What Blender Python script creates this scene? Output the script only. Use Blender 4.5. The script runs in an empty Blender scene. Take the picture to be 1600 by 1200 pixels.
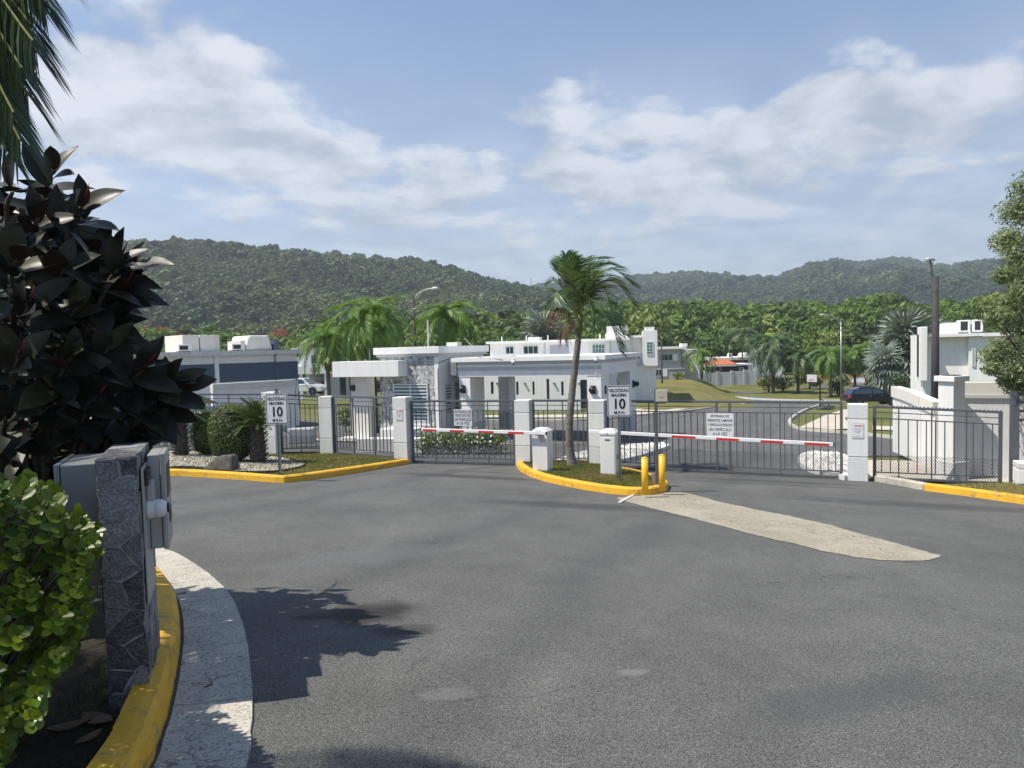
import bpy, bmesh, math, random
import numpy as np
from mathutils import Vector, Matrix, Euler, noise as mnoise
from math import sin, cos, tan, pi, radians, sqrt, atan2
random.seed(7); RNG = np.random.default_rng(7)
scene = bpy.context.scene
C = scene.collection
V = Vector
# ------------------------------------------------------------------ camera
FPX, PITCH, ROLL = 1110.0, radians(2.9), radians(1.5)
CAM = V((0, 0, 1.5))
_F = V((0, cos(PITCH), -sin(PITCH))); _U = V((0, sin(PITCH), cos(PITCH)))
_X = V((1, 0, 0)) * cos(ROLL) - _U * sin(ROLL); _Y = _U * cos(ROLL) + V((1, 0, 0)) * sin(ROLL)
cd = bpy.data.cameras.new('camera'); cam = bpy.data.objects.new('camera', cd); C.objects.link(cam)
cd.sensor_width = 36; cd.lens = 36 * FPX / 1600; cd.clip_start = 0.05; cd.clip_end = 9000
cam.matrix_world = Matrix(((_X.x, _Y.x, -_F.x, CAM.x), (_X.y, _Y.y, -_F.y, CAM.y), (_X.z, _Y.z, -_F.z, CAM.z), (0, 0, 0, 1)))
scene.camera = cam
# ------------------------------------------------------------------ light and sky
SUN_EL = radians(60); LT = V((0.96, 0.27, 0)).normalized()
SUND = V((LT.x * cos(SUN_EL), LT.y * cos(SUN_EL), -sin(SUN_EL)))
sl = bpy.data.lights.new('sun', 'SUN'); sl.energy = 4.7; sl.angle = radians(0.55); sl.color = (1, 0.93, 0.82)
so = bpy.data.objects.new('sun', sl); C.objects.link(so); so.rotation_euler = SUND.to_track_quat('-Z', 'Y').to_euler()
vs = scene.view_settings; vs.view_transform = 'Standard'; vs.look = 'None'; vs.gamma = 1; vs.exposure = 0.57
vs.use_curve_mapping = False
scene.cycles.use_denoising = True
scene.cycles.max_bounces = 6; scene.cycles.transparent_max_bounces = 6; scene.cycles.volume_bounces = 0
scene.cycles.diffuse_bounces = 3; scene.cycles.glossy_bounces = 2

def build_world():
    w = bpy.data.worlds.new('World'); scene.world = w; w.use_nodes = True
    nt = w.node_tree; nt.nodes.clear(); N = nt.nodes.new; L = nt.links.new
    out = N('ShaderNodeOutputWorld'); bg = N('ShaderNodeBackground'); bc = N('ShaderNodeBackground'); mx = N('ShaderNodeMixShader')
    sky = N('ShaderNodeTexSky'); sky.sky_type = 'NISHITA'; sky.sun_disc = False
    sky.sun_elevation = SUN_EL; sky.sun_rotation = atan2(-LT.x, -LT.y); sky.air_density = 1.0; sky.dust_density = 0.15; sky.ozone_density = 3.5
    bg.inputs['Strength'].default_value = 0.105
    L(sky.outputs[0], bg.inputs[0])
    tc = N('ShaderNodeTexCoord'); sep = N('ShaderNodeSeparateXYZ'); L(tc.outputs['Generated'], sep.inputs[0])
    def math_(op, a, b=None, clamp=False):
        n = N('ShaderNodeMath'); n.operation = op; n.use_clamp = clamp
        for i, x in enumerate((a, b)):
            if x is None: continue
            if isinstance(x, (int, float)): n.inputs[i].default_value = x
            else: L(x, n.inputs[i])
        return n.outputs[0]
    zc = math_('MAXIMUM', sep.outputs[2], 0.0)
    den = math_('ADD', zc, 0.20)
    cx = math_('DIVIDE', sep.outputs[0], den); cy = math_('DIVIDE', sep.outputs[1], den)
    comb = N('ShaderNodeCombineXYZ'); L(cx, comb.inputs[0]); L(cy, comb.inputs[1])
    def noise(scale, detail, rough, off, dist=0.0, sc=(1, 1, 1)):
        mp = N('ShaderNodeMapping'); mp.inputs['Location'].default_value = off; mp.inputs['Scale'].default_value = sc
        L(comb.outputs[0], mp.inputs[0])
        n = N('ShaderNodeTexNoise'); n.inputs['Scale'].default_value = scale; n.inputs['Detail'].default_value = detail
        n.inputs['Roughness'].default_value = rough; n.inputs['Distortion'].default_value = dist
        L(mp.outputs[0], n.inputs['Vector']); return n.outputs[0]
    def dome_spot(px, py, sx, sy):       # a bank of cumulus standing in one direction of the sky
        d = (_F + _X * ((px - 800) / FPX) - _Y * ((py - 600) / FPX)).normalized()
        r = d.cross(V((0, 0, 1))).normalized(); u = r.cross(d)
        def dot(v):
            n = N('ShaderNodeVectorMath'); n.operation = 'DOT_PRODUCT'; L(tc.outputs['Generated'], n.inputs[0]); n.inputs[1].default_value = v
            return n.outputs['Value']
        a = math_('DIVIDE', dot(r), sx); b = math_('DIVIDE', dot(u), sy)
        q = math_('ADD', math_('MULTIPLY', a, a), math_('MULTIPLY', b, b))
        fr = math_('GREATER_THAN', dot(d), 0.0)
        return math_('MULTIPLY', math_('POWER', 2.718, math_('MULTIPLY', q, -1.0)), fr)
    wv = N('ShaderNodeTexNoise'); wv.inputs['Scale'].default_value = 5.0; wv.inputs['Detail'].default_value = 5; L(comb.outputs[0], wv.inputs['Vector'])
    def cum(off):
        a = noise(2.3, 9, 0.60, off, 0.25); b = noise(6.5, 5, 0.6, off, 0.0)
        return math_('ADD', math_('MULTIPLY', a, 0.85), math_('MULTIPLY', b, 0.15))
    n1 = cum((3.1, 5.6, 0)); n1b = cum((3.16, 5.50, 0))
    n2 = noise(0.75, 3, 0.5, (8.3, 1.4, 0), 0.0)
    hor = math_('SUBTRACT', 1.0, math_('DIVIDE', zc, 0.48), True)          # more cloud low in the sky
    base = math_('ADD', math_('MULTIPLY', n1, 1.0), math_('MULTIPLY', n2, 0.55))
    base = math_('ADD', base, math_('MULTIPLY', hor, 0.15))
    vp = N('ShaderNodeTexVoronoi'); vp.feature = 'F1'; vp.inputs['Scale'].default_value = 5.5; vp.inputs['Detail'].default_value = 1.5
    wa = N('ShaderNodeVectorMath'); wa.operation = 'MULTIPLY_ADD'; L(wv.outputs['Color'], wa.inputs[0]); wa.inputs[1].default_value = (0.25, 0.25, 0); L(comb.outputs[0], wa.inputs[2]); L(wa.outputs[0], vp.inputs['Vector'])
    base = math_('ADD', base, math_('MULTIPLY', math_('SUBTRACT', 0.45, vp.outputs['Distance']), 0.24))
    for a in ((255, 150, 0.17, 0.10, 0.46), (1330, 160, 0.22, 0.055, 0.24), (880, 140, 0.08, 0.04, 0.14), (1000, 290, 0.40, 0.085, .20), (560, 270, .28, .07, .17), (690, 150, .06, .03, .12), (1150, 30, 0.5, 0.07, -0.1), (620, 60, 0.16, 0.06, -0.16)):
        base = math_('ADD', base, math_('MULTIPLY', dome_spot(*a[:4]), a[4]))
    mask = N('ShaderNodeMapRange'); mask.inputs[1].default_value = 0.83; mask.inputs[2].default_value = 1.05; mask.interpolation_type = 'SMOOTHSTEP'
    L(base, mask.inputs[0])
    veil = N('ShaderNodeMapRange'); veil.inputs[1].default_value = 0.27; veil.inputs[2].default_value = 0.85; veil.inputs[4].default_value = 0.66; veil.interpolation_type = 'SMOOTHSTEP'
    L(math_('ADD', math_('MULTIPLY', hor, 0.62), math_('MULTIPLY', n2, 0.42)), veil.inputs[0])
    m2 = math_('MAXIMUM', math_('MULTIPLY', mask.outputs[0], 0.88, True), veil.outputs[0])
    lit = math_('ADD', math_('MULTIPLY', math_('SUBTRACT', n1, n1b), 3.2), 0.5)
    n3 = noise(1.2, 5, 0.55, (1.7, 9.9, 0), 0.3)
    sh = math_('ADD', math_('MULTIPLY', lit, 0.6), math_('MULTIPLY', n3, 0.45), True)
    ramp = N('ShaderNodeValToRGB'); e = ramp.color_ramp.elements
    e[0].position = 0.30; e[0].color = (0.40, 0.44, 0.50, 1); e[1].position = 0.66; e[1].color = (0.72, 0.745, 0.78, 1)
    L(sh, ramp.inputs[0]); L(ramp.outputs[0], bc.inputs[0]); bc.inputs[1].default_value = 0.84
    L(m2, mx.inputs[0]); L(bg.outputs[0], mx.inputs[1]); L(bc.outputs[0], mx.inputs[2]); L(mx.outputs[0], out.inputs[0])
build_world()

# ------------------------------------------------------------------ ground model: slope falls along s, t runs along the gate line
A23 = radians(23); TX = V((cos(A23), -sin(A23), 0)); SX = V((sin(A23), cos(A23), 0)); RZ = -A23
GB = [(-90, 8.4), (14.5, -1.363), (17, -1.58), (20, -1.79), (72, -4.7), (86, -5.25), (104, -5.4), (9000, -5.4)]
def Gs(s):
    for (a, za), (b, zb) in zip(GB, GB[1:]):
        if s <= b: return za + (zb - za) * (s - a) / (b - a)
    return GB[-1][1]
def s_of(p): return p[0] * SX.x + p[1] * SX.y
def t_of(p): return p[0] * TX.x + p[1] * TX.y
def G(x, y): return Gs(x * SX.x + y * SX.y)
def W(t, s, z=None):
    p = TX * t + SX * s; p.z = Gs(s) if z is None else z; return p
def ray(px, py): return _F + _X * ((px - 800) / FPX) - _Y * ((py - 600) / FPX)
def at(px, py, d):
    v = ray(px, py); return CAM + v * (d / v.y)
def gp(px, py, dz=0.0):
    v = ray(px, py); lo, hi = 0.5, 400
    for _ in range(60):
        m = (lo + hi) / 2; p = CAM + v * m
        if p.z > G(p.x, p.y) + dz: lo = m
        else: hi = m
    return CAM + v * lo
def ps(px, py, s):
    v = ray(px, py); return CAM + v * (s / s_of(v))
def pt(px, py, t):
    v = ray(px, py); return CAM + v * (t / t_of(v))
def lerp(a, b, k): return a + (b - a) * k

# ------------------------------------------------------------------ materials
def new_mat(name):
    m = bpy.data.materials.new(name); m.use_nodes = True; m.node_tree.nodes.clear(); return m
class NT:
    def __init__(s, name):
        s.m = new_mat(name); s.t = s.m.node_tree; s.N = s.t.nodes.new; s.L = s.t.links.new
        s.out = s.N('ShaderNodeOutputMaterial'); s.b = s.N('ShaderNodeBsdfPrincipled'); s.L(s.b.outputs[0], s.out.inputs[0])
        s._pos = None
    def pos(s, obj=False):
        if obj: return s.N('ShaderNodeTexCoord').outputs['Object']
        if s._pos is None: s._pos = s.N('ShaderNodeNewGeometry').outputs['Position']
        return s._pos
    def put(s, inp, v):
        if isinstance(v, (int, float, tuple, list)): inp.default_value = v
        else: s.L(v, inp)
    def noise(s, scale, detail=4, rough=0.55, vec=None, dist=0, stretch=None, off=None):
        n = s.N('ShaderNodeTexNoise'); n.inputs['Scale'].default_value = scale; n.inputs['Detail'].default_value = detail
        n.inputs['Roughness'].default_value = rough; n.inputs['Distortion'].default_value = dist
        v = s.pos() if vec is None else vec
        if stretch or off:
            mp = s.N('ShaderNodeMapping')
            if stretch: mp.inputs['Scale'].default_value = stretch
            if off: mp.inputs['Location'].default_value = off
            s.L(v, mp.inputs[0]); v = mp.outputs[0]
        s.L(v, n.inputs['Vector']); return n.outputs[0]
    def voro(s, scale, feat='F1', vec=None, rnd=1.0, out=0):
        n = s.N('ShaderNodeTexVoronoi'); n.feature = feat; n.inputs['Scale'].default_value = scale; n.inputs['Randomness'].default_value = rnd
        s.L(s.pos() if vec is None else vec, n.inputs['Vector']); return n.outputs[out]
    def ramp(s, fac, stops, interp='LINEAR'):
        n = s.N('ShaderNodeValToRGB'); n.color_ramp.interpolation = interp; e = n.color_ramp.elements
        while len(e) < len(stops): e.new(0.5)
        for i, (p, c) in enumerate(stops):
            e[i].position = p
            e[i].color = (c, c, c, 1) if isinstance(c, (int, float)) else (*c, 1)
        s.L(fac, n.inputs[0]); return n.outputs[0]
    def mix(s, fac, a, b, mode='MIX'):
        n = s.N('ShaderNodeMixRGB'); n.blend_type = mode; s.put(n.inputs[0], fac)
        for i, x in ((1, a), (2, b)):
            s.put(n.inputs[i], (*x, 1) if isinstance(x, tuple) and len(x) == 3 else x)
        return n.outputs[0]
    def math(s, op, a, b=0.0, clamp=False):
        n = s.N('ShaderNodeMath'); n.operation = op; n.use_clamp = clamp; s.put(n.inputs[0], a); s.put(n.inputs[1], b); return n.outputs[0]
    def bump(s, h, strength=0.3, dist=0.02):
        n = s.N('ShaderNodeBump'); n.inputs['Strength'].default_value = strength; n.inputs['Distance'].default_value = dist
        s.L(h, n.inputs['Height']); s.L(n.outputs[0], s.b.inputs['Normal'])
    def col(s, c): s.put(s.b.inputs['Base Color'], (*c, 1) if isinstance(c, tuple) and len(c) == 3 else c)
    def set(s, rough=None, metal=None, spec=None):
        if rough is not None: s.put(s.b.inputs['Roughness'], rough)
        if metal is not None: s.b.inputs['Metallic'].default_value = metal
        if spec is not None: s.b.inputs['Specular IOR Level'].default_value = spec
    def dot(s, vec, n):
        k = s.N('ShaderNodeVectorMath'); k.operation = 'DOT_PRODUCT'; s.L(vec, k.inputs[0]); k.inputs[1].default_value = n; return k.outputs['Value']
    def spot(s, p, rx, ry, ang=0.0, soft=0.5, wob=0.35, wscale=2.5):    # a stain with a ragged outline round world point p
        P = s.pos(); sub = s.N('ShaderNodeVectorMath'); sub.operation = 'SUBTRACT'; s.L(P, sub.inputs[0]); sub.inputs[1].default_value = p
        a = s.math('DIVIDE', s.dot(sub.outputs[0], (cos(ang), sin(ang), 0)), rx); b = s.math('DIVIDE', s.dot(sub.outputs[0], (-sin(ang), cos(ang), 0)), ry)
        q = s.math('SQRT', s.math('ADD', s.math('MULTIPLY', a, a), s.math('MULTIPLY', b, b)))
        q = s.math('ADD', q, s.math('MULTIPLY', s.math('SUBTRACT', s.noise(wscale, 6, 0.65), 0.5), wob * 4))
        mr = s.N('ShaderNodeMapRange'); mr.inputs[1].default_value = 1.0; mr.inputs[2].default_value = 1.0 - soft; mr.interpolation_type = 'SMOOTHSTEP'
        s.L(q, mr.inputs[0]); return mr.outputs[0]

def simple(name, c, rough=0.6, metal=0.0, var=0.12, scale=6, bump=0.0, bscale=60, spec=0.5, dirt=0.0):
    n = NT(name); d = tuple(x * (1 - var) for x in c); u = tuple(min(1, x * (1 + var)) for x in c)
    k = n.ramp(n.noise(scale, 5, 0.6), [(0.3, d), (0.7, u)])
    if dirt:
        st = n.ramp(n.noise(1.6, 6, 0.65, stretch=(1.5, 1.5, 0.35)), [(0.50, 0.0), (0.72, 1.0)])
        k = n.mix(n.math('MULTIPLY', st, dirt), k, (0.30, 0.28, 0.25))
    n.col(k); n.set(rough, metal, spec)
    if bump: n.bump(n.noise(bscale, 3, 0.6), bump, 0.01)
    return n.m

def mk_asphalt(name, stains):
    n = NT(name)
    big = n.ramp(n.noise(0.45, 7, 0.62), [(0.25, (0.088, 0.088, 0.083)), (0.75, (0.130, 0.130, 0.123))])
    streak = n.ramp(n.noise(0.8, 6, 0.62, stretch=(1.5, 0.5, 1), dist=0.6), [(0.3, 0.86), (0.7, 1.10)])
    k = n.mix(1.0, big, streak, 'MULTIPLY')
    wear = n.ramp(n.noise(2.6, 8, 0.72), [(0.38, 0.92), (0.5, 1.0), (0.64, 1.07)]); k = n.mix(1.0, k, wear, 'MULTIPLY')
    # wheel tracks of the two lanes: darker polished ruts running towards the gates
    tt = n.dot(n.pos(), TX[:]); ss = n.dot(n.pos(), SX[:]); bend = n.math('MULTIPLY', n.math('SUBTRACT', n.noise(0.12, 2), 0.5), 2.5)
    for c0 in (-9.2, -7.7, -3.9, -1.9):
        dd = n.math('ABSOLUTE', n.math('SUBTRACT', n.math('ADD', tt, bend), c0)); m_ = n.N('ShaderNodeMapRange'); m_.inputs[1].default_value = 0.42; m_.inputs[2].default_value = 0.05; n.L(dd, m_.inputs[0])
        k = n.mix(n.math('MULTIPLY', m_.outputs[0], 0.42), k, (0.062, 0.063, 0.063))
    v_ = n.N('ShaderNodeTexVoronoi'); v_.feature = 'DISTANCE_TO_EDGE'; v_.inputs['Scale'].default_value = 0.42
    w_ = n.N('ShaderNodeVectorMath'); w_.operation = 'ADD'; nz_ = n.N('ShaderNodeTexNoise'); nz_.inputs['Scale'].default_value = 1.6; nz_.inputs['Detail'].default_value = 7; n.L(n.pos(), nz_.inputs['Vector'])
    n.L(n.pos(), w_.inputs[0]); n.L(nz_.outputs['Color'], w_.inputs[1]); n.L(w_.outputs[0], v_.inputs['Vector'])
    cr = n.math('MULTIPLY', n.ramp(v_.outputs[0], [(0.0, 1.0), (0.0045, 0.0)]), n.ramp(n.noise(0.5, 3), [(0.5, 0.0), (0.6, 0.75)]))
    k = n.mix(cr, k, (0.03, 0.03, 0.03))
    sp = n.ramp(n.noise(130, 2, 0.75), [(0.36, 0.30), (0.50, 0.95), (0.64, 2.0)])
    k = n.mix(0.9, k, sp, 'MULTIPLY')
    sp2 = n.ramp(n.noise(48, 4, 0.75), [(0.3, 0.72), (0.7, 1.28)])
    k = n.mix(0.9, k, sp2, 'MULTIPLY')
    fl = n.ramp(n.voro(26, rnd=1.0), [(0.0, 1.0), (0.07, 1.0), (0.09, 0.0)])
    pick = n.ramp(n.noise(9, 2, 0.5), [(0.62, 0.0), (0.66, 1.0)])
    k = n.mix(n.math('MULTIPLY', fl, pick), k, (0.42, 0.42, 0.40))
    for p, rx, ry, ang, c, a, wob in stains:
        k = n.mix(n.math('MULTIPLY', n.spot(p, rx, ry, ang, 0.7, wob), a), k, c)
    n.col(k); n.set(0.82, 0, 0.35)
    h = n.math('ADD', n.math('MULTIPLY', n.noise(120, 2, 0.6), 1.0), n.math('MULTIPLY', n.noise(420, 1, 0.5), 0.5))
    n.bump(h, 0.55, 0.012); return n.m

def mk_concrete(name, a, b, crack=0.0, scale=3, pit=0.3):
    n = NT(name); k = n.ramp(n.noise(scale, 7, 0.65), [(0.28, a), (0.72, b)])
    p = n.ramp(n.noise(60, 3, 0.65), [(0.36, 1 - pit), (0.5, 1.0), (0.7, 1.1)])
    k = n.mix(1.0, k, p, 'MULTIPLY')
    if crack:
        v = n.N('ShaderNodeTexVoronoi'); v.feature = 'DISTANCE_TO_EDGE'; v.inputs['Scale'].default_value = 2.6
        w = n.N('ShaderNodeVectorMath'); w.operation = 'ADD'
        nz = n.N('ShaderNodeTexNoise'); nz.inputs['Scale'].default_value = 3.5; nz.inputs['Detail'].default_value = 5; n.L(n.pos(), nz.inputs['Vector'])
        sc = n.N('ShaderNodeVectorMath'); sc.operation = 'SCALE'; sc.inputs['Scale'].default_value = 0.55; n.L(nz.outputs['Color'], sc.inputs[0])
        n.L(n.pos(), w.inputs[0]); n.L(sc.outputs[0], w.inputs[1]); n.L(w.outputs[0], v.inputs['Vector'])
        cr = n.ramp(v.outputs[0], [(0.0, 1.0), (0.018, 0.0)])
        gate = n.ramp(n.noise(0.9, 3), [(0.42, 0.0), (0.56, 1.0)])
        k = n.mix(n.math('MULTIPLY', n.math('MULTIPLY', cr, gate), crack), k, (0.10, 0.09, 0.075))
    n.col(k); n.set(0.9, 0, 0.25); n.bump(n.noise(75, 4, 0.7), 0.5, 0.01); return n.m

def mk_paint(name, c, under, wear=0.5, bump=0.25):
    n = NT(name); k = n.ramp(n.noise(4, 6, 0.6), [(0.25, tuple(x * 0.80 for x in c)), (0.7, c)])
    w = n.ramp(n.noise(7, 9, 0.75), [(0.55, 0.0), (0.64, 1.0)])
    k = n.mix(n.math('MULTIPLY', w, wear), k, under)
    d = n.ramp(n.noise(45, 4, 0.7), [(0.62, 0.0), (0.72, 1.0)])
    k = n.mix(n.math('MULTIPLY', d, wear * 0.7), k, tuple(x * 0.5 for x in under))
    sc = n.ramp(n.noise(2.2, 6, 0.7, stretch=(1, 1, 9)), [(0.56, 0.0), (0.68, 0.55)]); k = n.mix(n.math('MULTIPLY', sc, wear), k, (0.10, 0.085, 0.06))
    n.col(k); n.set(0.68, 0, 0.3); n.bump(n.noise(50, 5, 0.7), bump, 0.01); return n.m

def mk_grass(name, cols, scale=1.2):
    n = NT(name); k = n.ramp(n.noise(scale, 6, 0.65), [(0.28, cols[0]), (0.5, cols[1]), (0.72, cols[2])])
    f = n.ramp(n.noise(28, 4, 0.7), [(0.3, 0.6), (0.7, 1.35)])
    n.col(n.mix(1.0, k, f, 'MULTIPLY')); n.set(0.9, 0, 0.2); n.bump(n.noise(40, 4, 0.7), 0.6, 0.04); return n.m

def mk_leaf(name, c1, c2, trans=0.25, rough=0.5, spec=0.35, attr='rnd', back=None):
    n = NT(name); a = n.N('ShaderNodeAttribute'); a.attribute_name = attr
    k = n.ramp(a.outputs['Fac'], [(0.0, c1), (1.0, c2)])
    nz = n.ramp(n.noise(3, 3), [(0.3, 0.85), (0.7, 1.12)]); k = n.mix(1.0, k, nz, 'MULTIPLY')
    n.col(k); n.set(rough, 0, spec)
    if trans:
        tr = n.N('ShaderNodeBsdfTranslucent'); n.L(n.mix(1.0, k, (1.5, 1.35, 0.6), 'MULTIPLY'), tr.inputs[0])
        m = n.N('ShaderNodeMixShader'); m.inputs[0].default_value = trans; n.L(n.b.outputs[0], m.inputs[1]); n.L(tr.outputs[0], m.inputs[2]); n.L(m.outputs[0], n.out.inputs[0])
    return n.m
def mk_leaf_inst(name, stops, trans=0.2, rough=0.55):
    n = NT(name); a = n.N('ShaderNodeAttribute'); a.attribute_type = 'INSTANCER'; a.attribute_name = 'tint'
    k = n.ramp(a.outputs['Fac'], stops)
    b = n.N('ShaderNodeAttribute'); b.attribute_name = 'rnd'
    k = n.mix(1.0, k, n.ramp(b.outputs['Fac'], [(0.0, 0.72), (1.0, 1.3)]), 'MULTIPLY')
    n.col(k); n.set(rough, 0, 0.25)
    if trans:
        tr = n.N('ShaderNodeBsdfTranslucent'); n.L(n.mix(1.0, k, (1.4, 1.3, 0.7), 'MULTIPLY'), tr.inputs[0])
        m = n.N('ShaderNodeMixShader'); m.inputs[0].default_value = trans; n.L(n.b.outputs[0], m.inputs[1]); n.L(tr.outputs[0], m.inputs[2]); n.L(m.outputs[0], n.out.inputs[0])
    return n.m

def mk_stucco(name, c, bump=0.15, bscale=45, dirt=0.25, top=0.0):
    n = NT(name); k = n.ramp(n.noise(1.3, 6, 0.6), [(0.3, tuple(x * 0.93 for x in c)), (0.7, c)])
    st = n.ramp(n.noise(2.4, 6, 0.7, stretch=(1.6, 1.6, 0.16)), [(0.48, 0.0), (0.78, 1.0)])
    k = n.mix(n.math('MULTIPLY', st, dirt), k, (c[0] * .62, c[1] * .59, c[2] * .54))
    n.col(k); n.set(0.85, 0, 0.25); n.bump(n.noise(bscale, 4, 0.65), bump, 0.012); return n.m

M = {}
M['white'] = mk_stucco('white_stucco', (0.83, 0.825, 0.80), 0.25, 30, 0.35)
M['white_rough'] = mk_stucco('rough_white_stucco', (0.73, 0.725, 0.71), 0.9, 38, 0.5)
M['white_smooth'] = mk_stucco('smooth_white_stucco', (0.79, 0.785, 0.765), 0.2, 60, 0.42)
M['offwhite'] = mk_stucco('weathered_white', (0.66, 0.65, 0.61), 0.2, 40, 0.75)
M['lightgrey'] = mk_stucco('light_grey_paint', (0.52, 0.535, 0.55), 0.12, 50, 0.15)
M['cream'] = mk_stucco('cream_stucco', (0.68, 0.66, 0.60), 0.12, 50, 0.2)
M['housegrey'] = mk_stucco('grey_stucco', (0.44, 0.44, 0.43), 0.12, 50, 0.15)
M['bluegrey'] = mk_stucco('slate_blue_paint', (0.085, 0.115, 0.165), 0.1, 50, 0.15)
M['lilac'] = mk_stucco('lilac_grey_panel', (0.42, 0.43, 0.50), 0.1, 50, 0.1)
M['orange'] = mk_stucco('orange_stucco', (0.70, 0.33, 0.06), 0.1, 50, 0.15)
M['redband'] = mk_stucco('dark_red_paint', (0.22, 0.03, 0.045), 0.1, 50, 0.1)
M['dark'] = simple('dark_void', (0.02, 0.022, 0.026), 0.6, var=0.2)
M['navy'] = simple('navy_door', (0.018, 0.022, 0.045), 0.4)
M['gate'] = simple('grey_gate_paint', (0.092, 0.097, 0.107), 0.45, 0.0, 0.12, 9, 0.05, 90)
M['galv'] = simple('galvanised_steel', (0.30, 0.31, 0.315), 0.42, 0.75, 0.2, 14)
M['pole'] = simple('dark_concrete_pole', (0.045, 0.043, 0.042), 0.8, 0, 0.35, 5, 0.2, 40)
M['lamp'] = simple('lamp_grey', (0.50, 0.51, 0.51), 0.5, 0.2)
M['cab'] = simple('cabinet_white', (0.72, 0.72, 0.71), 0.4, 0, 0.05, 3, dirt=0.22)
M['black'] = simple('black_plastic', (0.012, 0.012, 0.013), 0.45)
M['arm'] = simple('white_arm', (0.80, 0.79, 0.78), 0.35, 0, 0.05)
M['red'] = simple('red_tape', (0.56, 0.035, 0.03), 0.4, 0, 0.12, 20)
M['sign'] = simple('sign_white', (0.72, 0.73, 0.74), 0.35, 0, 0.04, 4)
M['ink'] = simple('sign_black', (0.015, 0.015, 0.018), 0.4)
M['inkred'] = simple('sign_red', (0.62, 0.03, 0.05), 0.4)
M['yellow'] = mk_paint('yellow_kerb_paint', (0.80, 0.44, 0.035), (0.30, 0.24, 0.14), 0.9, 0.5)
M['yellowp'] = simple('yellow_pipe_paint', (0.82, 0.46, 0.02), 0.4, 0, 0.08, 8, dirt=0.12)
M['kerbwhite'] = mk_paint('white_kerb_paint', (0.66, 0.65, 0.62), (0.3, 0.28, 0.25), 0.5)
M['tanbox'] = simple('tan_plastic', (0.50, 0.47, 0.36), 0.5, 0, 0.06)
M['kiosk'] = simple('kiosk_grey_metal', (0.235, 0.25, 0.255), 0.42, 0.1, 0.06, 5, 0.03, 200)
M['kiosk2'] = simple('kiosk_light_metal', (0.36, 0.365, 0.36), 0.4, 0.15, 0.06, 5, 0.03, 200)
M['concrete'] = mk_concrete('gutter_concrete', (0.38, 0.355, 0.305), (0.56, 0.525, 0.45), 0.8, 2.2, 0.5)
M['sidewalk'] = mk_concrete('sidewalk_concrete', (0.42, 0.40, 0.35), (0.56, 0.53, 0.46), 0.0, 1.2, 0.2)
M['strip'] = mk_concrete('cracked_tan_strip', (0.27, 0.245, 0.19), (0.43, 0.39, 0.305), 1.0, 1.1, 0.5)
M['drive'] = mk_concrete('tan_driveway', (0.46, 0.41, 0.33), (0.56, 0.51, 0.42), 0.0, 0.8, 0.2)
M['grass'] = mk_grass('lawn_ground', ((0.07, 0.088, 0.02), (0.125, 0.135, 0.038), (0.19, 0.165, 0.065)), 0.22)
M['turf'] = mk_grass('island_turf', ((0.060, 0.090, 0.016), (0.13, 0.125, 0.035), (0.20, 0.145, 0.070)), 0.9)
M['dryturf'] = mk_grass('dry_turf', ((0.13, 0.13, 0.035), (0.20, 0.165, 0.06), (0.25, 0.18, 0.085)), 0.3)
M['mound'] = mk_grass('mound_turf', ((0.10, 0.115, 0.028), (0.165, 0.155, 0.05), (0.22, 0.18, 0.07)), 0.25)
M['soil'] = mk_grass('dark_soil', ((0.022, 0.020, 0.014), (0.04, 0.035, 0.022), (0.055, 0.05, 0.026)), 2.0)
M['gravelbed'] = mk_concrete('gravel_bed', (0.20, 0.19, 0.165), (0.36, 0.34, 0.30), 0, 12, 0.6)
M['blade'] = mk_leaf('grass_blade', (0.05, 0.10, 0.012), (0.20, 0.17, 0.06), 0.3, 0.6, 0.2)
M['bedblade'] = mk_leaf('bed_blade', (0.02, 0.035, 0.008), (0.08, 0.065, 0.03), 0.2, 0.7, 0.2)
M['lawnblade'] = mk_leaf('lawn_blade', (0.09, 0.12, 0.025), (0.20, 0.18, 0.065), 0.3, 0.6, 0.2)
M['pebble'] = mk_leaf('pebble', (0.28, 0.26, 0.23), (0.62, 0.59, 0.54), 0, 0.85, 0.2)
M['pebblew'] = mk_leaf('white_pebble', (0.28, 0.27, 0.25), (0.82, 0.81, 0.78), 0, 0.85, 0.2)
M['rock'] = simple('dark_rock', (0.085, 0.078, 0.066), 0.9, 0, 0.4, 9, 0.8, 30)
M['glass'] = simple('window_glass', (0.03, 0.05, 0.055), 0.08, 0, 0.1, spec=0.8)
M['teal'] = simple('teal_glass', (0.10, 0.20, 0.20), 0.1, 0, 0.15, 2, spec=0.8)
M['louver'] = simple('louver_aluminium', (0.62, 0.66, 0.66), 0.4, 0.1, 0.05)
M['tile'] = simple('terracotta_tile', (0.46, 0.15, 0.065), 0.8, 0, 0.35, 6)
M['bark'] = simple('palm_bark', (0.17, 0.15, 0.13), 0.9, 0, 0.4, 12, 0.7, 35)
M['barkd'] = simple('dark_bark', (0.07, 0.058, 0.045), 0.95, 0, 0.4, 9, 0.8, 30)
M['shaft'] = simple('crownshaft', (0.15, 0.17, 0.055), 0.6, 0, 0.25, 7)
M['rachis'] = simple('frond_rachis', (0.20, 0.22, 0.06), 0.6, 0, 0.2)
M['palm'] = mk_leaf('palm_leaflet', (0.04, 0.095, 0.035), (0.12, 0.19, 0.07), 0.3, 0.38, 0.5)
M['palmb'] = mk_leaf('bright_palm_leaflet', (0.065, 0.15, 0.022), (0.17, 0.27, 0.05), 0.35, 0.42, 0.4)
M['palmd'] = mk_leaf('dead_palm_leaflet', (0.045, 0.03, 0.026), (0.14, 0.075, 0.045), 0.1, 0.7, 0.2)
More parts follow.
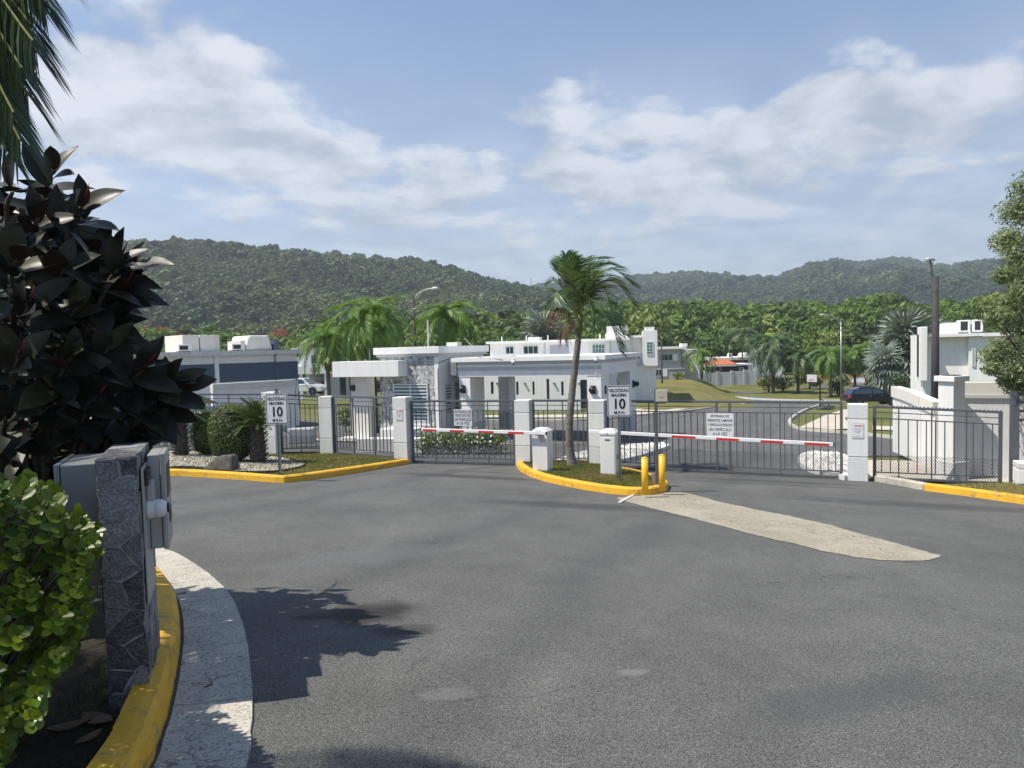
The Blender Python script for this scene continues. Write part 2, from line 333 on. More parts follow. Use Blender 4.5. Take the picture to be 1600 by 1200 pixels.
M['palmn'] = mk_leaf('near_palm_leaflet', (0.022, 0.048, 0.018), (0.06, 0.095, 0.03), 0.25, 0.4, 0.45)
M['silver'] = mk_leaf('silver_fan', (0.12, 0.16, 0.13), (0.28, 0.33, 0.28), 0.12, 0.5, 0.35)
M['cycad'] = mk_leaf('cycad_leaflet', (0.022, 0.055, 0.010), (0.075, 0.13, 0.02), 0.15, 0.35, 0.5)
M['hedge'] = mk_leaf('hedge_leaf', (0.035, 0.07, 0.012), (0.15, 0.21, 0.03), 0.3, 0.45, 0.4)
M['shrub'] = mk_leaf('round_shrub_leaf', (0.055, 0.11, 0.012), (0.16, 0.23, 0.022), 0.3, 0.36, 0.5)
M['yshrub'] = mk_leaf('yellow_shrub_leaf', (0.14, 0.19, 0.02), (0.33, 0.34, 0.05), 0.3, 0.45, 0.4)
M['flower'] = mk_leaf('white_petal', (0.78, 0.78, 0.74), (0.85, 0.85, 0.82), 0.2, 0.6, 0.2)
M['redleaf'] = mk_leaf('red_leaf', (0.30, 0.02, 0.015), (0.45, 0.05, 0.03), 0.2, 0.5, 0.3)
M['greytree'] = mk_leaf('grey_green_leaf', (0.10, 0.15, 0.06), (0.25, 0.31, 0.15), 0.25, 0.45, 0.4)
M['darktree'] = mk_leaf('dark_tree_leaf', (0.02, 0.05, 0.012), (0.06, 0.105, 0.022), 0.2, 0.45, 0.4)
M['twig'] = simple('twig', (0.10, 0.085, 0.06), 0.9, 0, 0.3)
M['deadleaf'] = simple('dead_leaf', (0.16, 0.095, 0.055), 0.8, 0, 0.35, 20)
M['stonewall'] = None
def mk_stonewall():
    n = NT('coral_stone_cladding'); P = n.pos()
    v = n.N('ShaderNodeTexVoronoi'); v.inputs['Scale'].default_value = 7.5; n.L(P, v.inputs['Vector'])
    k = n.ramp(v.outputs['Color'], [(0.1, (0.26, 0.26, 0.26)), (0.5, (0.52, 0.52, 0.51)), (0.9, (0.74, 0.74, 0.72))])
    k = n.mix(1.0, k, n.ramp(n.noise(16, 6, 0.75), [(0.36, 0.35), (0.5, 0.9), (0.66, 1.5)]), 'MULTIPLY')
    n.col(k); n.set(0.9, 0, 0.2); n.bump(n.noise(18, 5, 0.7), 0.9, 0.05); return n.m
M['stonewall'] = mk_stonewall()
def mk_cladstone(name, a, b, seed):
    n = NT(name); P = n.pos(); big = n.noise(5, 6, 0.7, dist=0.8, off=(seed, 0, 0))
    k = n.ramp(big, [(0.32, a), (0.68, b)])
    k = n.mix(1.0, k, n.ramp(n.noise(90, 4, 0.75), [(0.38, 0.55), (0.52, 0.95), (0.68, 1.9)]), 'MULTIPLY')
    vein = n.ramp(n.noise(9, 5, 0.6, dist=1.5, stretch=(1, 1, 2.4), off=(0, seed, 0)), [(0.47, 0.0), (0.5, 1.0), (0.53, 0.0)])
    k = n.mix(n.math('MULTIPLY', vein, 0.35), k, (0.4, 0.4, 0.41))
    n.col(k); n.set(0.6, 0, 0.4); n.bump(n.noise(45, 5, 0.7), 0.6, 0.012); return n.m
CLAD = [mk_cladstone('dark_slate', (0.04, 0.041, 0.046), (0.09, 0.092, 0.10), 1), mk_cladstone('mid_slate', (0.10, 0.102, 0.108), (0.19, 0.193, 0.20), 4), mk_cladstone('light_slate', (0.17, 0.173, 0.18), (0.33, 0.333, 0.345), 9)]
M['grout'] = simple('grout', (0.40, 0.40, 0.41), 0.9, 0, 0.3, 30, 0.4, 60)
def mk_ficus():
    n = NT('burgundy_rubber_leaf'); a = n.N('ShaderNodeObjectInfo'); g = n.N('ShaderNodeNewGeometry')
    top = n.ramp(a.outputs['Random'], [(0.0, (0.012, 0.015, 0.011)), (0.5, (0.026, 0.028, 0.018)), (0.8, (0.036, 0.032, 0.022)), (1.0, (0.055, 0.06, 0.026))])
    und = n.ramp(a.outputs['Random'], [(0.0, (0.022, 0.014, 0.013)), (1.0, (0.050, 0.027, 0.024))])
    n.col(n.mix(g.outputs['Backfacing'], top, und)); n.set(n.mix(g.outputs['Backfacing'], (0.42, 0.42, 0.42), (0.55, 0.55, 0.55)), 0, 0.28); return n.m
M['ficus'] = mk_ficus()
M['sheath'] = simple('red_sheath', (0.30, 0.02, 0.03), 0.4, 0, 0.2)
STAINS = [(tuple(gp(580, 958)), 0.46, 0.42, 0.15, (0.022, 0.019, 0.017), 0.9, 0.30), (tuple(gp(635, 985)), 0.30, 0.2, 0.3, (0.03, 0.027, 0.024), 0.7, 0.35), (tuple(gp(490, 965)), 0.2, 0.1, 0.1, (0.03, 0.028, 0.026), 0.75, 0.3),
          (tuple(gp(700, 1085)), 0.22, 0.12, 0.2, (0.20, 0.20, 0.195), 0.4, 0.3), (tuple(gp(735, 745)), 2.6, 0.5, RZ, (0.04, 0.04, 0.041), 0.75, 0.2), (tuple(gp(900, 790)), 2.2, 0.5, -0.3, (0.045, 0.045, 0.046), 0.7, 0.2),
          (tuple(gp(1200, 752)), 3.0, 0.35, RZ, (0.05, 0.05, 0.051), 0.7, 0.2), (tuple(gp(1450, 790)), 3.0, 0.6, RZ, (0.045, 0.046, 0.048), 0.6, 0.25), (tuple(gp(1300, 1100)), 0.9, 0.3, 0.5, (0.06, 0.062, 0.063), 0.5, 0.35), (tuple(gp(990, 1050)), 0.12, 0.06, 0.3, (0.22, 0.22, 0.215), 0.5, 0.35), (tuple(gp(560, 870)), 1.2, 0.5, 0.6, (0.13, 0.133, 0.133), 0.5, 0.3)]
M['asphalt'] = mk_asphalt('asphalt_with_stains', STAINS)

# ------------------------------------------------------------------ object helpers
def thing(name, label, cat, loc=(0, 0, 0), rotz=0.0, group=None):
    o = bpy.data.objects.new(name, None); C.objects.link(o); o.location = loc; o.rotation_euler = (0, 0, rotz); o.empty_display_size = 0.1
    return tag(o, label, cat, group)
def tag(o, label=None, cat=None, group=None, kind=None):
    for k, v in (('label', label), ('category', cat), ('group', group), ('kind', kind)):
        if v: o[k] = v
    return o
def link(name, me, parent=None, loc=(0, 0, 0), rot=(0, 0, 0), scale=(1, 1, 1)):
    o = bpy.data.objects.new(name, me); C.objects.link(o); o.parent = parent; o.location = loc; o.rotation_euler = rot; o.scale = scale; return o
class MB:
    def __init__(s): s.v = []; s.f = []; s.mi = []; s.m = 0
    def add(s, vs, fs):
        b = len(s.v); s.v += [tuple(p) for p in vs]
        for q in fs: s.f.append(tuple(b + i for i in q)); s.mi.append(s.m)
        return s
    def box(s, x0, x1, y0, y1, z0, z1):
        return s.add([(x0, y0, z0), (x1, y0, z0), (x1, y1, z0), (x0, y1, z0), (x0, y0, z1), (x1, y0, z1), (x1, y1, z1), (x0, y1, z1)],
                     [(0, 3, 2, 1), (4, 5, 6, 7), (0, 1, 5, 4), (1, 2, 6, 5), (2, 3, 7, 6), (3, 0, 4, 7)])
    def hexa(s, b, t):   # bottom and top rings
        n = len(b); fs = [tuple(range(n))[::-1], tuple(range(n, 2 * n))] + [(i, (i + 1) % n, n + (i + 1) % n, n + i) for i in range(n)]
        return s.add(list(b) + list(t), fs)
    def bar(s, a, b, w, h=None, up=V((0, 0, 1))):
        a, b = V(a), V(b); h = h or w; d = (b - a).normalized(); r = d.cross(up)
        r = V((1, 0, 0)) if r.length < 1e-4 else r.normalized(); u = r.cross(d)
        q = [r * (-w / 2) - u * (h / 2), r * (w / 2) - u * (h / 2), r * (w / 2) + u * (h / 2), r * (-w / 2) + u * (h / 2)]
        return s.hexa([a + k for k in q], [b + k for k in q])
    def tube(s, pts, rad, n=8, cap=True):
        pts = [V(p) for p in pts]; rad = rad if isinstance(rad, (list, tuple)) else [rad] * len(pts); rings = []; ref = V((0.31, 0.2, 0.93))
        for i, p in enumerate(pts):
            d = (pts[min(i + 1, len(pts) - 1)] - pts[max(i - 1, 0)]).normalized()
            if abs(d.dot(ref)) > 0.98: ref = V((1, 0, 0))
            r = d.cross(ref).normalized(); u = d.cross(r).normalized()
            rings.append([p + r * (cos(2 * pi * k / n) * rad[i]) + u * (sin(2 * pi * k / n) * rad[i]) for k in range(n)])
        vs = [q for r in rings for q in r]; fs = []
        for i in range(len(pts) - 1):
            for k in range(n): fs.append((i * n + k, i * n + (k + 1) % n, (i + 1) * n + (k + 1) % n, (i + 1) * n + k))
        if cap: fs += [tuple(range(n))[::-1], tuple(range((len(pts) - 1) * n, len(pts) * n))]
        return s.add(vs, fs)
    def lathe(s, prof, n=16, c=(0, 0, 0), axis='z'):
        vs = []
        for r, h in prof:
            for k in range(n):
                a = 2 * pi * k / n; q = (r * cos(a), r * sin(a), h)
                if axis == 'y': q = (q[0], q[2], q[1])
                if axis == 'x': q = (q[2], q[0], q[1])
                vs.append((c[0] + q[0], c[1] + q[1], c[2] + q[2]))
        fs = [(i * n + k, i * n + (k + 1) % n, (i + 1) * n + (k + 1) % n, (i + 1) * n + k) for i in range(len(prof) - 1) for k in range(n)]
        fs += [tuple(range(n))[::-1], tuple(range((len(prof) - 1) * n, len(prof) * n))]
        return s.add(vs, fs)
    def mesh(s, name, mats, smooth=False):
        me = bpy.data.meshes.new(name); me.from_pydata(s.v, [], s.f)
        for m in (mats if isinstance(mats, (list, tuple)) else [mats]): me.materials.append(m)
        me.polygons.foreach_set('material_index', s.mi)
        if smooth: me.polygons.foreach_set('use_smooth', [True] * len(s.f))
        bm = bmesh.new(); bm.from_mesh(me); bmesh.ops.recalc_face_normals(bm, faces=bm.faces); bm.to_mesh(me); bm.free()
        return me
    def build(s, name, mats, parent=None, smooth=False, bevel=0.0, loc=(0, 0, 0), rot=(0, 0, 0)):
        o = link(name, s.mesh(name, mats, smooth), parent, loc, rot)
        if bevel:
            b = o.modifiers.new('bevel', 'BEVEL'); b.width = bevel; b.segments = 2; b.limit_method = 'ANGLE'
        return o
def bxo(name, mat, parent, x0, x1, y0, y1, z0, z1, bevel=0.0):
    return MB().box(x0, x1, y0, y1, z0, z1).build(name, mat, parent, bevel=bevel)
def sheet(name, pts, dz, mat, kind='structure', extra=None):     # a flat surface laid on the slope
    bm = bmesh.new(); vs_ = [bm.verts.new((p[0], p[1], 0)) for p in pts]; bm.faces.new(vs_)
    for s, _ in GB[1:-1]:
        bmesh.ops.bisect_plane(bm, geom=bm.verts[:] + bm.edges[:] + bm.faces[:], plane_co=SX * s, plane_no=SX)
    bmesh.ops.triangulate(bm, faces=bm.faces[:])
    for v in bm.verts: v.co.z = G(v.co.x, v.co.y) + dz + (extra(v.co) if extra else 0)
    for f in bm.faces:
        if f.normal.z < 0: f.normal_flip()
    bmesh.ops.recalc_face_normals(bm, faces=bm.faces)
    if sum(f.normal.z for f in bm.faces) < 0: bmesh.ops.reverse_faces(bm, faces=bm.faces[:])
    me = bpy.data.meshes.new(name); bm.to_mesh(me); bm.free(); me.materials.append(mat)
    o = link(name, me)
    if kind: o['kind'] = kind
    return o
def catmull(pts, n=6, closed=False):
    out = []; m = len(pts)
    for i in range(m if closed else m - 1):
        p = [pts[(i + k - 1) % m] if closed else pts[min(max(i + k - 1, 0), m - 1)] for k in range(4)]
        for j in range(n):
            t = j / n
            out.append(0.5 * ((2 * p[1]) + (p[2] - p[0]) * t + (2 * p[0] - 5 * p[1] + 4 * p[2] - p[3]) * t * t + (3 * p[1] - p[0] - 3 * p[2] + p[3]) * t ** 3))
    if not closed: out.append(pts[-1].copy())
    return out
def offset_path(path, d, closed=False):
    out = []; m = len(path)
    for i, p in enumerate(path):
        a = path[(i - 1) % m] if closed else path[max(i - 1, 0)]; b = path[(i + 1) % m] if closed else path[min(i + 1, m - 1)]
        k = (b - a); k.z = 0; k.normalize(); out.append(V((p.x - k.y * d, p.y + k.x * d, 0)))
    return out
def sweep(path, prof, mb=None, closed=False, jitter=0.0):        # prof: (side offset to the left, height above ground)
    mb = mb or MB(); rings = [offset_path(path, o, closed) for o, _ in prof]; n = len(prof); m = len(path); vs_ = []
    for i in range(m):
        for k, (o, h) in enumerate(prof):
            p = rings[k][i]; vs_.append((p.x + random.uniform(-jitter, jitter), p.y + random.uniform(-jitter, jitter), G(p.x, p.y) + h + random.uniform(-jitter, jitter) * 0.6))
    fs = [(i * n + k, ((i + 1) % m) * n + k, ((i + 1) % m) * n + k + 1, i * n + k + 1) for i in range(m if closed else m - 1) for k in range(n - 1)]
    if not closed: fs += [tuple(range(n)), tuple(range((m - 1) * n, m * n))[::-1]]
    mb.add(vs_, fs); return mb

# ------------------------------------------------------------------ foliage helpers
def arr_mesh(name, verts, loops, nper, mat, rnd=None, smooth=False):
    me = bpy.data.meshes.new(name); nv = len(verts); nf = len(loops) // nper
    me.vertices.add(nv); me.vertices.foreach_set('co', np.ascontiguousarray(verts, dtype=np.float32).ravel())
    me.loops.add(len(loops)); me.loops.foreach_set('vertex_index', np.ascontiguousarray(loops, dtype=np.int32))
    me.polygons.add(nf); me.polygons.foreach_set('loop_start', np.arange(0, nf * nper, nper, dtype=np.int32))
    me.polygons.foreach_set('loop_total', np.full(nf, nper, dtype=np.int32))
    if smooth: me.polygons.foreach_set('use_smooth', np.ones(nf, dtype=bool))
    me.materials.append(mat); me.update(calc_edges=True)
    if rnd is not None:
        a = me.attributes.new('rnd', 'FLOAT', 'POINT'); a.data.foreach_set('value', np.ascontiguousarray(rnd, dtype=np.float32))
    return me
def unit(a): return a / np.maximum(np.linalg.norm(a, axis=1, keepdims=True), 1e-9)
def leaf_arrays(P, D, Nn, Ln, Wd, rnd=None, fold=0.12):
    """folded diamond leaves: base P, direction D, normal Nn"""
    n = len(P); D = unit(D); S = unit(np.cross(D, Nn)); U = np.cross(S, D)
    Ln = np.broadcast_to(Ln, (n,))[:, None]; Wd = np.broadcast_to(Wd, (n,))[:, None]
    b = P; t = P + D * Ln; mid = P + D * Ln * 0.52; l = mid - S * Wd * 0.5 + U * Wd * fold; r = mid + S * Wd * 0.5 + U * Wd * fold
    verts = np.stack([b, r, t, l], 1).reshape(-1, 3)
    k = np.arange(n)[:, None] * 4
    loops = (k + np.array([[0, 1, 2, 0, 2, 3]])).ravel()
    rn = RNG.random(n) if rnd is None else rnd
    return verts, loops, np.repeat(rn, 4)
def leaf_mesh(name, P, D, Nn, Ln, Wd, mat, rnd=None, fold=0.12):
    v, l, r = leaf_arrays(np.asarray(P, float), np.asarray(D, float), np.asarray(Nn, float), Ln, Wd, rnd, fold)
    return arr_mesh(name, v, l, 3, mat, r)
def rand_dir(n): return unit(RNG.normal(size=(n, 3)))
def crown_leaves(name, blobs, per, size, mat, aspect=0.5, up=0.35, droop=0.0, shell=0.55):
    """blobs: (centre, radii) clumps; leaves lie in their outer shells"""
    Ps, Ds, Ns, R = [], [], [], []
    for c, r in blobs:
        k = int(per if not callable(per) else per(r)); d = rand_dir(k); q = (shell + (1 - shell) * RNG.random(k)) [:, None]
        p = np.array(c) + d * np.array(r) * q
        nn = unit(d + RNG.normal(size=(k, 3)) * 0.55 + np.array([0, 0, up]))
        t = unit(np.cross(nn, rand_dir(k)) + np.array([0, 0, -droop]))
        Ps.append(p); Ns.append(nn); Ds.append(t); R.append(np.clip(RNG.normal(0.5, 0.22, k) + 0.12 * RNG.normal(), 0, 1))
    P = np.concatenate(Ps); n = len(P); L = size * RNG.uniform(0.7, 1.3, n)
    return leaf_mesh(name, P - np.concatenate(Ds) * L[:, None] * 0.5, np.concatenate(Ds), np.concatenate(Ns), L, L * aspect, mat, np.concatenate(R))
def frond_mesh(name, path, mat, nleaf=40, ll=0.5, lw=0.035, droop=0.5, wind=V((0, 0, 0)), rach=0.018, vee=0.5, start=0.12, sag=0.6, tipup=0.0, side=None):
    """pinnate frond along a path of world/local points"""
    path = catmull([V(p) for p in path], 8); m = len(path)
    mb = MB(); mb.tube(path, [max(0.003, rach * (1 - 0.8 * i / (m - 1))) for i in range(m)], 5)
    base = mb.mesh(name + '_r', M['rachis']); bv = np.array([v.co[:] for v in base.vertices])
    fv = []; [fv.append(tuple(p.vertices)) for p in base.polygons]
    bpy.data.meshes.remove(base)
    vs_, fs, rn = [tuple(x) for x in bv], fv, [0.5] * len(bv); mi = [1] * len(fv)
    for i in range(nleaf):
        u = start + (1 - start) * (i + 0.5) / nleaf; k = u * (m - 1); a = int(min(k, m - 2)); p = path[a].lerp(path[a + 1], k - a)
        d = (path[min(a + 1, m - 1)] - path[max(a - 1, 0)]).normalized(); sd = d.cross(V((0, 0, 1)))
        sd = V((1, 0, 0)) if sd.length < 1e-3 else sd.normalized()
        if side is not None: sd = (sd * 0.6 + side * 0.4).normalized()
        up = sd.cross(d).normalized(); L = ll * (0.45 + 0.55 * sin(pi * min(1, 0.12 + u * 0.86))) * random.uniform(0.85, 1.12); r = random.random()
        for sg in (-1, 1):
            dr = (sd * sg + d * (0.45 + 0.7 * u) + up * (vee * random.uniform(0.6, 1.2)) + wind * random.uniform(0.7, 1.3)).normalized()
            w = up.cross(dr).normalized(); w = (w + V((random.uniform(-.4, .4), random.uniform(-.4, .4), random.uniform(-.4, .4)))).normalized()
            q0 = p; q1 = p + dr * (L * 0.45) + V((0, 0, -droop * L * 0.12)); q2 = p + dr * (L * (1 - droop * 0.22)) + V((0, 0, -droop * L * sag)) + wind * L * 0.12
            b = len(vs_); hw = lw * random.uniform(0.85, 1.15) * 0.5
            vs_ += [tuple(q0 - w * hw * 0.5), tuple(q0 + w * hw * 0.5), tuple(q1 + w * hw), tuple(q1 - w * hw), tuple(q2)]
            fs += [(b, b + 1, b + 2, b + 3), (b + 3, b + 2, b + 4)]; mi += [0, 0]; rn += [min(1, max(0, r + random.uniform(-.2, .2)))] * 5
    me = bpy.data.meshes.new(name); me.from_pydata(vs_, [], fs); me.materials.append(mat); me.materials.append(M['rachis'])
    me.polygons.foreach_set('material_index', mi)
    at_ = me.attributes.new('rnd', 'FLOAT', 'POINT'); at_.data.foreach_set('value', rn)
    return me

# ================================================================== THE SETTING
sheet('ground', [(-2400, -80), (2400, -80), (2400, 2600), (-2400, 2600)], -0.02, M['grass'])
asph_out = [W(-60, -14), W(34, -14), W(34, 17), W(-60, 17)]
sheet('road', asph_out, 0.0, M['asphalt'])
inner_px_far = [(1405, 686), (1330, 677), (1262, 672), (1240, 665), (1241, 655), (1262, 641), (1292, 628)]
inner_px_left = [(1185, 628), (1130, 636), (1060, 644), (985, 651), (925, 657), (800, 658), (700, 659)]
rb = [W(0.75, 17), gp(1332, 713), gp(1405, 713)]
inner_poly = [W(-52, 17)] + rb + [gp(1620, 716), gp(1620, 694)] + [gp(*p) for p in inner_px_far] + [gp(*p) for p in inner_px_left] + [W(-52, 36)]
sheet('inner_road', inner_poly, 0.002, M['asphalt'])
sheet('far_road', [gp(1186, 627.5), gp(1130, 619.5), gp(1095, 613), gp(1120, 611.5), gp(1200, 612.5), gp(1205, 614), gp(1140, 615.5), gp(1150, 618.5), gp(1290, 627.3)], 0.004, M['asphalt'])
sheet('side_road', [gp(1255, 606), gp(1290, 605), gp(1292, 601), gp(1275, 601)], 0.02, M['asphalt'])
tan_px = [(965, 779), (1000, 775), (1042, 770), (1075, 771), (1130, 786), (1200, 800), (1280, 817), (1350, 836), (1410, 853), (1450, 864), (1469, 870), (1440, 876), (1380, 876), (1320, 868), (1260, 855), (1180, 836), (1100, 815), (1040, 800), (990, 787)]
tp = catmull([V((gp(*p).x, gp(*p).y, 0)) for p in tan_px], 3, True)
tp = catmull(tp, 5, True)
sheet('concrete_strip', [p + V((mnoise.noise(p * 2.2) * .035 + mnoise.noise(p * 11) * .028, mnoise.noise(p * 2.2 + V((7, 3, 0))) * .035 + mnoise.noise(p * 11 + V((5, 1, 0))) * .028, 0)) for p in tp], 0.006, M['strip'])
P3d = lambda l, dz=0.0: [V((gp(*p, dz).x, gp(*p, dz).y, 0)) for p in l]
# sidewalks, driveway and kerbs beyond the gate
sheet('sidewalk', P3d([(690, 654.5), (800, 653.5), (925, 652.5), (962, 650), (962, 645.5), (925, 648), (800, 649), (690, 650)]), 0.03, M['sidewalk'])
sheet('driveway', P3d([(960, 623), (1003, 620), (1035, 622), (1085, 628), (1108, 633), (1060, 641.5), (985, 649), (963, 651)]), 0.035, M['drive'])
sheet('lawn_patch', P3d([(1000, 640.5), (1030, 635.5), (1066, 637), (1040, 641)]), 0.05, M['grass'])
sheet('path', P3d([(1250, 668), (1288, 650), (1318, 640), (1336, 641), (1320, 655), (1335, 670), (1300, 672)]), 0.03, M['drive'])
sheet('far_sidewalk', P3d([(1363, 666), (1405, 667), (1500, 668), (1500, 673), (1405, 673.5), (1363, 672)]), 0.03, M['sidewalk'])
sheet('near_sidewalk', [W(1.2, 17.35), W(9, 17.35), gp(1600, 724), gp(1405, 721), gp(1340, 720)], 0.03, M['drive'])
KERB = [(0, -0.12), (0.015, 0.11), (0.04, 0.135), (0.16, 0.14), (0.175, -0.06)]
def kerb_struct(name, pts, mat, n=5, closed=False, prof=KERB, jit=0.004):
    p = catmull(pts, n, closed); o = sweep(p, prof, None, closed, jit).build(name, mat); o['kind'] = 'structure'
    return o, p
kerb_struct('far_kerb', P3d([(1186, 628.5), (1130, 636.5), (1060, 644.5), (985, 651.5), (925, 657.5), (800, 658.5), (690, 659.5)])[::-1], M['sidewalk'])
kerb_struct('corner_kerb', P3d([(1405, 686), (1330, 678), (1262, 673), (1239, 665), (1240, 655), (1262, 641), (1292, 628.5)]), M['sidewalk'])
kerb_struct('white_kerb', P3d([(1126, 618.5), (1150, 622), (1200, 625.5), (1290, 627), (1400, 626)]), M['kerbwhite'], prof=[(0, -.1), (0.01, .16), (.3, .17), (.31, -.1)])
bb = kerb_struct('blue_kerb', P3d([(1169, 623.4), (1178, 624.1), (1187, 624.8)]), simple('blue_paint', (0.10, 0.30, 0.62), 0.5), prof=[(-0.01, -.1), (0.0, .172), (.31, .182), (.32, -.1)])
# ---- left bed in the foreground
kb_px = [(238, 1204), (252, 1165), (270, 1108), (283, 1035), (286, 985), (280, 945), (262, 915), (236, 890), (205, 870), (150, 852), (60, 842), (-120, 838)]
kb = [V((-0.75, -1.5, 0)), V((-1.05, 0.4, 0)), V((-1.28, 1.8, 0))] + P3d(kb_px)
ko, kpath = kerb_struct('yellow_kerb', kb, M['yellow'], 6, prof=[(0, -0.12), (0.03, 0.105), (0.055, 0.135), (0.10, 0.142), (0.17, 0.14), (0.185, -0.05)], jit=0.003)
go_ = bpy.data.objects.new('gutter', None); C.objects.link(go_); go_['kind'] = 'structure'
gseg = 0; acc = 0.0; start = 0
for i in range(1, len(kpath)):
    acc += (kpath[i] - kpath[i - 1]).length
    if acc > 0.62 or i == len(kpath) - 1:
        seg = kpath[start:i + 1]; seg[0] = seg[0].lerp(seg[1], 0.06); 
        sweep(seg, [(-0.375 - random.uniform(0, .012), -0.08), (-0.37, 0.014), (-0.25, 0.012), (-0.1, 0.010), (-0.004, 0.014), (-0.004, -0.08)], jitter=0.002).build('slab', M['concrete'], go_)
        start = i; acc = 0
bed_in = offset_path(kpath, 0.15)
sheet('planting_bed', [p for p in bed_in] + [V((-30, 20, 0)) * 0.9, V((-30, -6, 0)), V((-0.9, -6, 0))], 0.02, M['soil'])
# ---- left island with turf
li = P3d([(-60, 736), (100, 739), (268, 743.5), (350, 748), (430, 754), (456, 753.5), (500, 748), (560, 738.5), (612, 730), (641, 725)])
kerb_struct('island_kerb', li, M['yellow'], 5)
lipath = offset_path(catmull(li, 5), 0.16)
def line_s(t, s): p = W(t, s); return V((p.x, p.y, 0))
P2w = V((-2.96, 19.07, 0)); P1w = V((-5.47, 20.96, 0)); P0w = V((-7.0, 20.6, 0)); P3w = V((0.29, 18.42, 0)); P4w = V((2.16, 17.98, 0)); P5w = V((7.54, 15.48, 0))
isl_poly = lipath + [P2w + V((0, 0.35, 0)), P1w + V((0, 0.4, 0)), P0w + V((0, 0.5, 0)), V((-14, 21.6, 0)), V((-30, 22, 0))]
sheet('island_lawn', isl_poly, 0.118, M['turf'])
# ---- middle island
mi_px = [(812, 735.5), (825, 743), (850, 752), (900, 763), (950, 771), (990, 774.5), (1022, 773.5), (1041, 768.5), (1045, 761), (1034, 754), (1010, 746), (985, 740), (962, 735.5)]
mi = P3d(mi_px) + [P4w + V((0.35, 0.15, 0)), P4w + V((0.1, 0.4, 0)), P3w + V((0, 0.3, 0)), P3w + V((-0.22, -0.1, 0))]
kerb_struct('middle_kerb', mi, M['yellow'], 5, True)
sheet('middle_lawn', offset_path(catmull(mi, 5, True), 0.15, True), 0.118, M['turf'])
# ---- right verge
rv = P3d([(1443, 766.5), (1500, 774), (1560, 782.5), (1640, 794), (1760, 808)])
kerb_struct('verge_kerb', rv, M['yellow'], 5)
kerb_struct('worn_kerb', P3d([(1366, 752), (1400, 758), (1425, 763), (1442, 766)]), M['concrete'], 4)
sheet('verge_lawn', offset_path(rv, 0.15) + [W(12, 17.2), W(4.2, 17.2)], 0.12, M['dryturf'])

# ================================================================== GATES, PILLARS, FENCES
def text_part(txt, size, mat, parent, loc, rot=(pi / 2, 0, 0), name='lettering', sx=1.0, align='CENTER', bold=0.0, maxw=None):
    cu = bpy.data.curves.new('t', 'FONT'); cu.body = txt; cu.size = size; cu.align_x = align; cu.align_y = 'CENTER'; cu.extrude = 0.0006; cu.offset = bold; cu.space_line = 0.95
    ob = bpy.data.objects.new('t', cu); C.objects.link(ob)
    dg = bpy.context.evaluated_depsgraph_get(); me = bpy.data.meshes.new_from_object(ob.evaluated_get(dg)); bpy.data.objects.remove(ob); bpy.data.curves.remove(cu)
    me.materials.clear(); me.materials.append(mat)
    if maxw:
        xs_ = [v.co.x for v in me.vertices]; sx = min(sx, maxw / (max(xs_) - min(xs_)))
    return link(name, me, parent, loc, rot, (sx, 1, 1))

def rounded_plate(w, h, r, y0, y1, mb=None, n=5):
    mb = mb or MB(); ring = []
    for cx, cz, a0 in ((w / 2 - r, h / 2 - r, 0), (-w / 2 + r, h / 2 - r, 90), (-w / 2 + r, -h / 2 + r, 180), (w / 2 - r, -h / 2 + r, 270)):
        for k in range(n): a = radians(a0 + 90 * k / (n - 1)); ring.append((cx + r * cos(a), cz + r * sin(a)))
    return mb.hexa([(x, y1, z) for x, z in ring], [(x, y0, z) for x, z in ring])
def plate_border(w, h, r, t, y0, mb=None):
    mb = mb or MB(); a, b = [], []; n = 5
    for lst, ww, hh, rr in ((a, w, h, r), (b, w - 2 * t, h - 2 * t, max(0.002, r - t))):
        for cx, cz, a0 in ((ww / 2 - rr, hh / 2 - rr, 0), (-ww / 2 + rr, hh / 2 - rr, 90), (-ww / 2 + rr, -hh / 2 + rr, 180), (ww / 2 - rr, -hh / 2 + rr, 270)):
            for k in range(n): q = radians(a0 + 90 * k / (n - 1)); lst.append((cx + rr * cos(q), y0, cz + rr * sin(q)))
    m = len(a); return mb.add(a + b, [(i, (i + 1) % m, m + (i + 1) % m, m + i) for i in range(m)])

HP = 1.75
def pillar(label, p, top, w=0.40, rz=RZ, d=None):
    base = G(p.x, p.y) - 0.08; t = thing('gate_pillar', label, 'pillar', (p.x, p.y, base), rz, 'white stucco gate pillars'); H = top - base; d = d or w
    z = [0, H * 0.35, H * 0.82, H]
    MB().box(-w / 2 + .018, w / 2 - .018, -d / 2 + .018, d / 2 - .018, 0, H - .03).build('core', M['white_smooth'], t)
    for i, (m, g0, g1) in enumerate((('white_rough', 0, .011), ('white_smooth', .011, .011), ('white_rough', .011, 0))):
        MB().box(-w / 2, w / 2, -d / 2, d / 2, z[i] + g0, z[i + 1] - g1).build('block', M[m], t, bevel=0.008)
    return t
def top_at(px, py, p): return at(px, py, p.y).z
pillar('leftmost white gate pillar behind the left speed sign', P0w, top_at(436, 612, P0w), rz=radians(-12))
pillar('white gate pillar right of the left speed sign', P1w, top_at(515, 619, P1w), rz=radians(-10))
pil2 = pillar('white pillar with small notice at the left gate', P2w, top_at(632, 620, P2w), rz=radians(-19))
pillar('white pillar behind the left barrier cabinet', P3w, top_at(821, 624.5, P3w), rz=radians(-18))
pillar('white pillar behind the right barrier cabinet', P4w, top_at(936, 625, P4w), rz=radians(-20))
pil5 = pillar('white pillar with red-headed notice right of the wide gate', P5w, top_at(1340, 631, P5w), rz=radians(-25))
rp = ps(1606, 780, 16.6); pillar('white pillar cut by the right edge of the picture', V((rp.x, rp.y, 0)), top_at(1600, 722, rp), 0.42)

